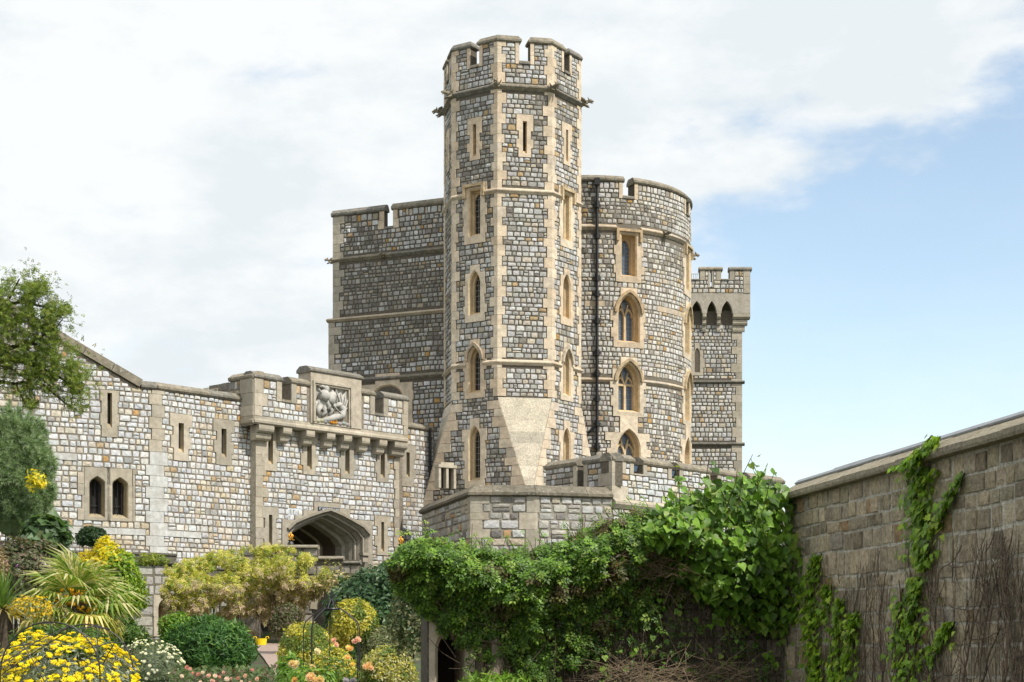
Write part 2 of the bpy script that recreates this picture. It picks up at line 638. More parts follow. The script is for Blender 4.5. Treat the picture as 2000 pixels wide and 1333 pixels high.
def corner_quoins(root, fa, ea, fb, eb, rows, la=(0.22, 0.38), lb=(0.38, 0.22), d=0.03, tones=cream, step=2):
    """blocks that wrap the corner where face fa ends (u = ea) and face fb begins (u = eb)"""
    bis = (fa.N + fb.N); bis = bis / bis.dot(fa.N)
    k = 0
    for i in range(0, len(rows) - 1, step):
        v0, v1 = rows[i], rows[min(i + step, len(rows) - 1)]
        a = la[k % 2] * random.uniform(.85, 1.15); b = lb[k % 2] * random.uniform(.85, 1.15)
        cpt = fa.pt(ea, 0)
        dd = d + random.uniform(-.005, .005)
        pl = [cpt - fa.D * a - fa.N * 0.05, cpt - fa.D * a + fa.N * dd, cpt + bis * dd, cpt + fb.D * b + fb.N * dd, cpt + fb.D * b - fb.N * 0.05, cpt - bis * 0.05]
        mb = MB(); vprism(mb, [(p.x, p.y) for p in pl], v0 + 0.003, v1 - 0.003, tones())
        mb.build('quoin_stone', M['trim'], root)
        fa.excl.append((ea - a - 0.01, ea + 1, v0, v1)); fb.excl.append((eb - 1, eb + b + 0.01, v0, v1))
        k += 1


def edge_quoins(root, face, ue, side, rows, l=(0.22, 0.38), d=0.03, tones=cream, step=2, w_in=0.0):
    """toothed strip of blocks along one end of a face; side -1 = left end"""
    k = 0
    for i in range(0, len(rows) - 1, step):
        v0, v1 = rows[i], rows[min(i + step, len(rows) - 1)]
        a = l[k % 2] * random.uniform(.85, 1.15)
        u0, u1 = (ue - w_in, ue + a) if side < 0 else (ue - a, ue + w_in)
        block(root, face, u0, u1, v0, v1, d, tones())
        face.excl.append((u0 - (1 if side < 0 else 0.01), u1 + (1 if side > 0 else 0.01), v0, v1))
        k += 1


# ---------------------------------------------------------------- windows


def arch_pts(w, z_spring, rise, n=7):
    """right spring -> apex -> left spring"""
    a = w / 2
    rr = (a * a + rise * rise) / (2 * a)
    a1 = math.atan2(rise, rr - a)
    right = [(a - rr + rr * math.cos(a1 * i / n), z_spring + rr * math.sin(a1 * i / n)) for i in range(n + 1)]
    right[-1] = (0.0, z_spring + rise)
    return right + [(-x, y) for x, y in reversed(right[:-1])]


def flat_arch_pts(w, z_spring, rise, n=6):
    """four-centred (Tudor) arch"""
    a = w / 2
    out = []
    for i in range(n + 1):
        t = i / n
        out.append((a * (1 - t) ** 1.0 * (1 - 0.0 * t), z_spring + rise * (0.16 * min(1, t * 12) + 0.84 * (1 - (1 - t) ** 1.25))))
    return out + [(-x, y) for x, y in reversed(out[:-1])]


def opening(w, z0, z1, rise, kind='point'):
    f_ = arch_pts if kind == 'point' else flat_arch_pts
    if kind == 'square': top = [(w / 2, z1), (-w / 2, z1)]
    else: top = f_(w, z1 - rise, rise)
    return [(-w / 2, z0), (w / 2, z0)] + top       # counter-clockwise


def window(root, face, uc, z0, z1, w, rows, kind='point', rise=None, ext=(0.17, 0.27), below=0.2, above=0.24, depth=0.42, insets=(0.045, 0.09), glass='glass',
           bars=(2, 6), lights=1, transom=None, hood=False, label_mould=False, d=0.04, name='window', tones=cream, inner='point', slit=False, tooth=2, sill_rise=0.14, cyl_d=0.0):
    rise = rise if rise is not None else w * 0.75
    d += cyl_d
    lo = min(rows, key=lambda z: abs(z - (z0 - below))); hi = min(rows, key=lambda z: abs(z - (z1 + above)))
    if hi <= z1 + 0.03: hi = z1 + above
    if lo >= z0 - 0.03: lo = z0 - below
    lines = [lo] + [z for z in rows if lo + 0.05 < z < hi - 0.05] + [hi]
    teeth, k, i = [], 0, 0
    while i < len(lines) - 1:
        j = min(i + tooth, len(lines) - 1)
        if len(lines) - 1 - j == 1 and tooth == 2: j = len(lines) - 1
        e = ext[k % 2] * random.uniform(.9, 1.1)
        if kind == 'point' and not label_mould and lines[j] >= hi - 0.01 and len(lines) > 4 and lines[i] > z1 - rise * 0.5: e = min(e, 0.02) - w * 0.15
        teeth.append((lines[i], lines[j], w / 2 + e, w / 2 + (e if slit else ext[k % 2] * random.uniform(.9, 1.1) if e > 0.03 else e))); k += 1; i = j
    prof = opening(w, z0, z1, rise, kind)
    outer = []
    for a, b, l, r in teeth: outer += [(r, a), (r, b)]
    for a, b, l, r in reversed(teeth): outer += [(-l, b), (-l, a)]
    tone = tones()
    mb = MB()
    so = [(uc + x, y) for x, y in outer]; sp = [(uc + x, y) for x, y in prof]
    loops = [[Vector((x, y, 0)) for x, y in so], [Vector((x, y, 0)) for x, y in reversed(sp)]]
    pts = [p for l in loops for p in l]
    mb.add([face.pt(p.x, p.y, d) for p in pts], [tuple(t) for t in tessellate_polygon(loops)], tone)
    n = len(so)
    mb.add([face.pt(x, y, -0.06) for x, y in so] + [face.pt(x, y, d) for x, y in so], [(i, (i + 1) % n, n + (i + 1) % n, n + i) for i in range(n)], tone)
    # stepped reveal; the sill rises towards the glass
    depths = [d, d - 0.05, -0.5 * depth, -0.5 * depth - 0.05, -depth]
    ins = [0, insets[0], insets[0], insets[1], insets[1]]
    sills = [0, 0.01, sill_rise * 0.7, sill_rise * 0.75, sill_rise]
    m = len(prof)
    vs_ = []
    for q in range(5):
        kx = max(0.15, (w - 2 * ins[q]) / w)
        for x, y in prof:
            t = (y - z0) / (z1 - z0)
            vs_.append(face.pt(uc + x * kx, y - ins[q] * 1.1 * t + sills[q] * (1 - t) ** 3, depths[q]))
    fs = [(q * m + i, q * m + (i + 1) % m, (q + 1) * m + (i + 1) % m, (q + 1) * m + i) for q in range(4) for i in range(m)]
    dk = (tone[0] * .98, tone[1] * .90, tone[2] * .74)      # warm light bouncing between the reveal stones, put into the colour
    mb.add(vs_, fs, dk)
    win = mb.build(name, M['trim'], root)
    # glass; the dark kind is a sheet painting the unlit inside
    iw = w - 2 * ins[4]
    g0, g1 = z0 + sills[4], z1 - ins[4] * 1.1
    gl = MB()
    gp = [face.pt(uc + x * iw / w * 1.04, g0 - 0.02 + (y - z0) / (z1 - z0) * (g1 - g0 + 0.03), -depth + 0.004) for x, y in prof]
    gl.add(gp, [tuple(range(m))])
    gl.build('pane_or_dark', M[glass], win)
    if bars:
        bb = MB()
        nb, nh = bars
        for i in range(1, nb):
            x = uc - iw / 2 + iw * i / nb
            top = g1 - 0.02 - abs(x - uc) / (iw / 2) * (rise * 0.8 if kind != 'square' else 0)
            band(bb, face, [(x, g0), (x, top)], 0.014, -depth + 0.004, -depth + 0.02)
        for i in range(1, nh):
            y = g0 + (g1 - g0) * i / nh
            hw = iw / 2
            if kind != 'square' and y > g1 - rise: hw *= max(0.1, math.sqrt(max(0, 1 - ((y - (g1 - rise)) / rise) ** 2)))
            band(bb, face, [(uc - hw, y), (uc + hw, y)], 0.014, -depth + 0.004, -depth + 0.022)
        if bb.n: bb.build('glazing_bar', M['lead'], win)
    if lights == 2 or kind == 'square' and inner == 'point' and not slit:
        tr = MB()
        tone = dk  # tracery carries the same painted warm bounce as the reveal
        dm0, dm1 = -depth + 0.01, -depth * 0.72
        if lights == 2:
            zs_ = g1 - rise * 0.95
            band(tr, face, [(uc, g0 - 0.02), (uc, zs_)], 0.09, dm0, dm1, col=tone)
            half = iw / 2
            for s in (-1, 1):
                c = uc + s * half / 2
                ar = [(c + x, y) for x, y in arch_pts(half - 0.05, zs_ - 0.05, half * 0.85, 5)]
                band(tr, face, ar, 0.06, dm0, dm1 - 0.02, col=tone)
                band(tr, face, [(uc, zs_), (uc + s * half * 0.28, zs_ + rise * 0.36), (uc + s * half * 0.42, zs_ + rise * 0.62)], 0.055, dm0, dm1 - 0.03, col=tone)
            if transom: band(tr, face, [(uc - half, transom), (uc + half, transom)], 0.08, dm0, dm1 - 0.01, col=tone)
        else:
            # spandrels that make a pointed light in a square head
            ar = arch_pts(iw * 0.98, g1 - iw * 0.9, iw * 0.8, 6)
            for s in (-1, 1):
                half_ = [(uc + x, y) for x, y in ar if s * x >= -1e-6]
                if s < 0: half_ = half_[::-1]
                poly = half_ + [(uc, g1 + 0.02), (uc + s * iw * 0.5, g1 + 0.02)]
                plate(tr, face, poly, dm0, dm1 - 0.02, tone)
        tr.build('tracery', M['trim'], win)
    if hood:
        hm = MB()
        hp = [(uc + x, y) for x, y in arch_pts(w + 0.16, z1 - rise, rise + 0.1, 7)]
        band(hm, face, hp, 0.10, 0.0, d + 0.09, col=tuple(c * 0.8 for c in tone))
        hm.build('hood_mould', M['coping'], win)
    if label_mould:
        hm = MB()
        hw = w / 2 + 0.14
        band(hm, face, [(uc - hw, z1 - 0.30), (uc - hw, z1 + 0.12), (uc + hw, z1 + 0.12), (uc + hw, z1 - 0.30)], 0.10, 0.0, d + 0.10, col=tuple(c * 0.8 for c in tone))
        hm.build('label_mould', M['coping'], win)
    for a, b, l, r in teeth: face.excl.append((uc - l - 0.012, uc + r + 0.012, a, b))
    face.holes.append((uc - w / 2 - 0.005, uc + w / 2 + 0.005, z0 - 0.005, z1 + 0.005))
    return win


def slit(root, face, uc, z0, z1, rows, w=0.13, ext=(0.15, 0.24), depth=0.12, **kw):
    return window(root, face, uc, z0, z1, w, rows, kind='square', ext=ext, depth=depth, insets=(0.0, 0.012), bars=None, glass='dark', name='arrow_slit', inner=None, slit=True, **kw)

# ---------------------------------------------------------------- palettes (base colours of the stones)
PAL_T = [(4, (0.53, 0.52, 0.50)), (3, (0.43, 0.42, 0.40)), (2.6, (0.64, 0.635, 0.62)), (2.0, (0.54, 0.485, 0.40)), (0.7, (0.27, 0.25, 0.225)), (0.4, (0.48, 0.35, 0.20)), (0.14, (0.52, 0.31, 0.11))]
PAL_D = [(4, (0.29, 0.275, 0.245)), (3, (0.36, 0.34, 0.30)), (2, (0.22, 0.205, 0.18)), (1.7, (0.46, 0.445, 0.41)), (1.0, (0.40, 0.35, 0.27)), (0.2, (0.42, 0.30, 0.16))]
PAL_W = [(6, (0.66, 0.675, 0.68)), (4, (0.58, 0.59, 0.60)), (3, (0.71, 0.70, 0.67)), (2.2, (0.62, 0.57, 0.48)), (0.8, (0.42, 0.42, 0.41)), (0.4, (0.52, 0.39, 0.24)), (0.12, (0.54, 0.33, 0.14))]
PAL_W2 = [(4, (0.67, 0.61, 0.51)), (4, (0.66, 0.65, 0.63)), (2, (0.60, 0.51, 0.37)), (0.6, (0.52, 0.38, 0.22)), (1, (0.46, 0.45, 0.42))]
PAL_R = [(4, (0.62, 0.605, 0.575)), (3, (0.69, 0.665, 0.61)), (2.4, (0.53, 0.51, 0.475)), (2, (0.60, 0.535, 0.43)), (0.6, (0.38, 0.345, 0.30)), (0.4, (0.52, 0.39, 0.24)), (0.12, (0.52, 0.32, 0.13))]
PAL_B = [(3, (0.48, 0.46, 0.42)), (2, (0.40, 0.38, 0.35)), (2.4, (0.54, 0.53, 0.52)), (0.8, (0.24, 0.22, 0.20)), (1.5, (0.53, 0.46, 0.36)), (0.25, (0.54, 0.35, 0.18))]
PAL_A = [(4, (0.30, 0.265, 0.20)), (3, (0.36, 0.315, 0.235)), (1.4, (0.23, 0.20, 0.15)), (1.6, (0.42, 0.365, 0.27)), (0.35, (0.30, 0.215, 0.13)), (0.3, (0.27, 0.25, 0.22))]
MORTAR = (0.15, 0.13, 0.102)
MORT_W = (0.27, 0.232, 0.185)
GREYTRIM = [(3, (0.47, 0.42, 0.33)), (2, (0.52, 0.46, 0.37)), (1.5, (0.41, 0.37, 0.30))]
COPE = [(3, (0.34, 0.30, 0.23)), (2, (0.29, 0.27, 0.23)), (2, (0.38, 0.33, 0.25))]


def greytrim(): 
    c = pick(GREYTRIM, random.random()); g = random.uniform(.92, 1.06); return tuple(x * g for x in c)


def cope(): 
    c = pick(COPE, random.random()); g = random.uniform(.74, .88); return tuple(x * g for x in c)


def gargoyle_mesh():
    """winged beast leaning out along +Y"""
    mb = MB(); c = (0.30, 0.26, 0.19)
    tube(mb, [(0, -0.1, 0.0), (0, 0.12, 0.03), (0, 0.3, 0.1), (0, 0.42, 0.13)], [0.15, 0.14, 0.11, 0.08], 8, c)
    blob(mb, (0, 0.5, 0.15), (0.09, 0.13, 0.1), 8, 5, c)
    tube(mb, [(0, 0.55, 0.15), (0, 0.68, 0.11)], [0.065, 0.04], 6, c)
    tube(mb, [(0, 0.54, 0.07), (0, 0.63, 0.02)], [0.04, 0.025], 5, c)
    for s in (-1, 1):
        tube(mb, [(0.06 * s, 0.46, 0.2), (0.1 * s, 0.4, 0.33)], [0.035, 0.01], 5, c)
        tube(mb, [(0.1 * s, 0.2, 0.0), (0.13 * s, 0.36, -0.1), (0.11 * s, 0.45, -0.12)], [0.06, 0.045, 0.03], 5, c)
        mb.add([(0.08 * s, 0.05, 0.12), (0.2 * s, 0.1, 0.32), (0.26 * s, 0.28, 0.22), (0.22 * s, 0.34, 0.08), (0.1 * s, 0.3, 0.06),
                (0.06 * s, 0.05, 0.10), (0.17 * s, 0.1, 0.30), (0.23 * s, 0.28, 0.2), (0.19 * s, 0.34, 0.06), (0.07 * s, 0.3, 0.04)],
               [(0, 1, 2, 3, 4), (9, 8, 7, 6, 5), (0, 5, 6, 1), (1, 6, 7, 2), (2, 7, 8, 3), (3, 8, 9, 4)], c)
    return mb.mesh('gargoyle', M['coping'], True)


GARG = gargoyle_mesh()


def gargoyle(root, p, n, s=1.0):
    o = bpy.data.objects.new('gargoyle', GARG)
    link(o, root)
    n = Vector(n).normalized(); x = Vector((n.y, -n.x, 0))
    o.matrix_world = Matrix.Translation(p) @ Matrix(((x.x, n.x, 0, 0), (x.y, n.y, 0, 0), (0, 0, 1, 0), (0, 0, 0, 1))) @ Matrix.Scale(s, 4)
    return o


# ---------------------------------------------------------------- octagonal tower
def octagonal_tower():
    root = thing('octagonal_tower', 'tall slender octagonal stone tower with battlements, tallest in the castle', 'tower')
    C, R, AZ = Vector((0.0, 60.0, 0)), 2.46, 11.0
    ap, half = R * math.cos(rad(22.5)), R * math.sin(rad(22.5))
    fc = {k: Face(C.x + math.sin(rad(AZ + 45 * k)) * ap, C.y - math.cos(rad(AZ + 45 * k)) * ap, AZ + 45 * k) for k in range(-2, 6)}
    Z0, ZB0, ZB1, Z3, Z2, Z1, ZS, ZT = 3.0, 6.5, 10.1, 11.3, 17.15, 20.7, 21.5, 22.22

    def wide(v):            # half width of the faces that run on into the square foot
        return half + (ap - half) * min(1.0, max(0.0, (ZB1 - v) / (ZB1 - ZB0)))
    rows = courses(6.0, Z1, 0.168)
    prow = courses(Z1, ZS, 0.168) + courses(ZS, ZT, 0.168)[1:]
    # windows and slits
    for k in (-1, 1):
        f = fc[k]
        window(root, f, 0, 15.72, 17.33, 0.50, rows, kind='square', ext=(0.19, 0.25), label_mould=True, depth=0.29, bars=(3, 7))
        window(root, f, 0, 13.0, 14.54, 0.50, rows, rise=0.46, ext=(0.15, 0.23), depth=0.29, bars=(3, 7))
        window(root, f, 0, 10.32, 11.9, 0.50, rows, rise=0.46, ext=(0.16, 0.24), hood=True, depth=0.29, bars=(3, 7))
        window(root, f, 0, 7.3, 9.2, 0.50, rows, rise=0.46, ext=(0.18, 0.25), depth=0.29, bars=(3, 8))
    for k in (-2, -1, 0, 1):
        slit(root, fc[k], 0, 18.45, 19.55, rows, w=0.14, ext=(0.14, 0.23))
    # crenel in the middle of every side
    cw = 0.19
    for k in range(-2, 2):
        f = fc[k]
        f.excl.append((-cw - 0.14, cw + 0.14, ZS - 0.01, ZT + 1))
        for s in (-1, 1):
            zz = courses(ZS, ZT, 0.36)
            for a, b in zip(zz[:-1], zz[1:]):
                block(root, f, min(s * cw, s * (cw + 0.14)), max(s * cw, s * (cw + 0.14)), a, b, 0.03)
    # corners
    vis = [-2, -1, 0, 1, 2]
    allrows = rows + prow[1:]
    for a, b in zip(vis[:-1], vis[1:]):
        rr = [z for z in allrows if z >= ZB1 - 0.1]
        rr = [z for z in rr]
        corner_quoins(root, fc[a], half, fc[b], -half, rr, (0.15, 0.27), (0.27, 0.15))
    corner_quoins(root, fc[5], half, fc[-2], -half, [z for z in allrows if z >= ZB1 - 0.1], (0.2, 0.3), (0.3, 0.2))
    # toothed blocks along the broaches
    low = [z for z in rows if z <= ZB1 + 0.05]
    for k, sides in ((-1, (-1, 1)), (1, (-1, 1))):
        f = fc[k]
        for s in sides:
            q = 0
            for i in range(0, len(low) - 2, 2):
                v0, v1 = low[i], low[i + 2]
                e = (0.28, 0.46)[q % 2]; q += 1
                w0, w1 = wide(v0), wide(v1)
                inn = min(w0, w1) - e
                poly = [(s * inn, v0 + .006), (s * w0, v0 + .006), (s * w1, v1 - .006), (s * inn, v1 - .006)]
                block(root, f, 0, 0, 0, 0, 0.03, poly=poly)
                f.excl.append((inn - .01, 9, v0, v1) if s > 0 else (-9, -inn + .01, v0, v1))
    # walls
    mb = MB()
    for k in range(-2, 6):
        f = fc[k]
        if k in (-1, 1):
            outer = [(-ap, Z0), (ap, Z0), (ap, ZB0), (half, ZB1), (half, ZS), (-half, ZS), (-half, ZB1), (-ap, ZB0)]
        elif k in (3, 5): outer = [(-ap, Z0), (ap, Z0), (ap, ZB0), (half, ZB1), (half, ZS), (-half, ZS), (-half, ZB1), (-ap, ZB0)]
        else: outer = rect(-half, half, ZB1, ZS)
        core(mb, f, outer, f.holes, MORTAR)
    pl = [tuple((C + Vector((math.sin(rad(AZ + 22.5 + 45 * k)), -math.cos(rad(AZ + 22.5 + 45 * k)), 0)) * R).xy) for k in range(8)]
    mb.add([(x, y, ZS) for x, y in ccw(pl)], [tuple(range(8))], MORTAR)
    mb.build('wall', M['mortar'], root)
    # merlons that wrap the corners
    inner = [tuple(C.xy + (Vector(p) - C.xy) * ((ap - 0.38) / ap)) for p in pl]
    for k in range(8):
        v = Vector(pl[k]); vi = Vector(inner[k])
        fa, fb = fc[(k + 2) % 8 - 2], fc[(k + 3) % 8 - 2]
        pa = fa.pt(cw, 0).xy; pb = fb.pt(-cw, 0).xy
        pai = fa.pt(cw, 0, -0.38).xy; pbi = fb.pt(-cw, 0, -0.38).xy
        plan = [tuple(pa), tuple(v), tuple(pb), tuple(pbi), tuple(vi), tuple(pai)]
        m_ = MB(); vprism(m_, plan, ZS, ZT, MORTAR)
        mer = m_.build('merlon', M['mortar'], root)
        m_ = MB(); coping_plan(m_, plan, ZT, 0.24, 0.08, 0.02, cope()); m_.build('coping', M['coping'], mer)
        m_ = MB(); f = fa
        run(m_, f, -cw, cw, [(-0.40, ZS), (0.07, ZS), (0.07, ZS + 0.06), (-0.02, ZS + 0.13), (-0.40, ZS + 0.13)], col=cope()); m_.build('crenel_sill', M['coping'], root)
    # string courses, broken where the windows rise through them
    tt = math.tan(rad(22.5))
    for z, h, out in ((Z1, 0.24, 0.13), (Z2, 0.2, 0.10), (Z3, 0.2, 0.10)):
        for k in range(-2, 6):
            f = fc[k]
            segs = [(-half, half, tt, tt)]
            if z in (Z2, Z3) and k in (-1, 1):
                g = 0.44 if z == Z2 else 0.37
                segs = [(-half, -g, tt, 0), (g, half, 0, tt)]
            for a, b, m0, m1 in segs:
                m_ = MB(); run(m_, f, a, b, string_prof(z, h, out), 1, m0, m1, cope() if z == Z1 else tuple(c * .85 for c in cream()))
                m_.build('string_course', M['coping'] if z == Z1 else M['trim'], root)
            f.excl.append((-3, 3, z - h / 2, z + h / 2))
    # broaches that carry the octagon onto its square foot
    for k in (-2, 0, 2, 4):
        f = fc[k]
        n = f.N
        cpt = C + n * (ap * math.sqrt(2)); cpt.z = ZB0
        a, b = f.pt(-half, ZB1), f.pt(half, ZB1)
        m_ = MB()
        for i in range(9):
            t0, t1 = i / 9, (i + 1) / 9
            c_ = greytrim(); c_ = tuple(x * 1.6 for x in c_)
            q = [a.lerp(cpt, t0), b.lerp(cpt, t0), b.lerp(cpt, t1), a.lerp(cpt, t1)]
            m_.add([p + n * 0.02 for p in q], [(3, 2, 1, 0)], c_)
        m_.build('broach', M['wall'], root)
    for f in fc.values(): f.excl = f.excl
    # rubble
    for k in (-2, -1, 0, 1):
        f = fc[k]
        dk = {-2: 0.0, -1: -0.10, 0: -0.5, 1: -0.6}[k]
        if abs(k) == 1: ur = lambda v: (-wide(v), wide(v))
        else: ur = lambda v: (-half, half) if v > ZB1 else None
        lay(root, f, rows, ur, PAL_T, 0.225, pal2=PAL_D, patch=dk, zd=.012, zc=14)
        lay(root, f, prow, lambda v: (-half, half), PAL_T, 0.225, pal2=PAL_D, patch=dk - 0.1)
    for k in (-4, -3, -2, -1, 0):
        a = rad(AZ + 22.5 + 45 * k)
        n = Vector((math.sin(a), -math.cos(a), 0))
        gargoyle(root, C + n * (R - 0.02) + Vector((0, 0, Z1 - 0.02)), n, 0.72)
    a = rad(AZ + 22.5 + 45); n = Vector((math.sin(a), -math.cos(a), 0))
    gargoyle(root, C + n * (R - 0.02) + Vector((0, 0, Z1 - 0.02)), n, 0.72)
    return root


octagonal_tower()


# ---------------------------------------------------------------- square keep behind the octagonal tower
def keep():
    root = thing('square_keep', 'dark weathered flat stone keep wall left of the octagonal tower', 'keep')
    f = Face(-2.55, 61.6, D=(0.914, -0.407))
    uL = f.u(650.5); uR = 3.2
    v = lambda px, py: f.v(px, py)
    ZT, ZS, Z1, Z2, Z3, ZB = v(650, 425), v(760, 447), v(650, 510), v(642, 627), v(708, 743), 3.0
    uc0, uc1 = f.u(751), f.u(768)
    rows = courses(8.2, Z1, 0.165) + courses(Z1, ZS, 0.165)[1:] + courses(ZS, ZT, 0.165)[1:]
    ext = f.u(642) - uL           # lower part is a little wider
    for z, h in ((Z1, .2), (Z2, .16), (Z3, .2)): f.excl.append((-20, 20, z - h / 2, z + h / 2))
    ua, ub = f.u(725), f.u(790)
    wz1, wz0 = v(757, 752), 8.6
    window(root, f, (ua + ub) / 2, wz0, wz1, ub - ua, rows, rise=0.62, ext=(0.36, 0.36), above=0.33, depth=0.2, insets=(0.05, 0.09), lights=2, bars=(4, 9), glass='dark', name='traceried_window')
    edge_quoins(root, f, uL, -1, [z for z in rows if z >= Z2], (0.3, 0.5), tones=greytrim)
    edge_quoins(root, f, uL + ext, -1, [z for z in rows if z <= Z2], (0.3, 0.5), tones=greytrim)
    f.excl.append((uc0 - 0.25, uc1 + 0.25, ZS - 0.01, ZT + 1))
    for s, ue in ((-1, uc0), (1, uc1)):
        block(root, f, ue - (0.25 if s < 0 else 0), ue + (0.25 if s > 0 else 0), ZS, (ZS + ZT) / 2, 0.03); block(root, f, ue - (0.2 if s < 0 else 0), ue + (0.2 if s > 0 else 0), (ZS + ZT) / 2, ZT, 0.03)
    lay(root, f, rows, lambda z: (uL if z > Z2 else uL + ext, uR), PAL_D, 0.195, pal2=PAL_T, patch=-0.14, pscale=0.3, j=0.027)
    mb = MB()
    core(mb, f, [(uL + ext, ZB), (uR, ZB), (uR, ZT), (uc1, ZT), (uc1, ZS), (uc0, ZS), (uc0, ZT), (uL, ZT), (uL, Z2), (uL + ext, Z2)], f.holes, MORTAR)
    mb.build('wall', M['mortar'], root)
    mb = MB()           # flank, back and roof
    b = [f.pt(uL, 0, -0.01), f.pt(uR, 0, -0.01), f.pt(uR, 0, -6), f.pt(uL, 0, -6)]
    vprism(mb, [(p.x, p.y) for p in b], ZB, ZS, MORTAR)
    mb.build('flank_wall', M['mortar'], root)
    for a, c, zt in ((uL, uc0, ZT), (uc1, uR, ZT)):
        mb = MB(); plate(mb, f, rect(a + .003, c - .003, ZS, zt - .003), -0.26, -0.005, MORTAR); m = mb.build('merlon', M['mortar'], root)
        mb = MB(); run(mb, f, a - 0.05, c + 0.05, [(-0.3, zt), (0.05, zt), (0.09, zt + .05), (0.09, zt + .12), (-0.06, zt + .26), (-0.2, zt + .26), (-0.3, zt + .1)], col=cope()); mb.build('coping', M['coping'], m)
    mb = MB(); run(mb, f, uc0, uc1, [(-0.5, ZS), (0.05, ZS), (0.05, ZS + .08), (-0.5, ZS + .14)], col=cope()); mb.build('crenel_sill', M['coping'], root)
    for z, h, o in ((Z1, .2, .12), (Z2, .16, .12), (Z3, .2, .12)):
        a = uL - 0.12 if z == Z1 else uL + ext - 0.06
        n = 6; us = [a + (uR - a) * i / n for i in range(n + 1)]
        for x, y in zip(us[:-1], us[1:]):
            mb = MB(); run(mb, f, x + .004, y - .004, string_prof(z, h, o), col=(cope() if z != Z2 else tuple(c * .9 for c in cream()))); mb.build('string_course', M['coping'] if z != Z2 else M['trim'], root)
    gargoyle(root, f.pt(f.u(750), Z1 - .05, 0), f.N, 0.5); gargoyle(root, f.pt(uL, Z1 - .05, 0), (f.N - f.D), 0.5)
    # chimney block that shows over the parapet
    u0, u1 = f.u(775), f.u(812)
    mb = MB(); plate(mb, f, rect(u0, u1, ZS, v(790, 397)), -1.6, -0.9, (0.30, 0.27, 0.22)); ch = mb.build('chimney', M['coping'], root)
    mb = MB(); run(mb, f, u0 - .05, u1 + .05, [(-1.65, v(790, 397)), (-0.85, v(790, 397)), (-0.85, v(790, 393)), (-1.0, v(790, 388)), (-1.5, v(790, 388)), (-1.65, v(790, 393))], col=cope()); mb.build('coping', M['coping'], ch)


keep()


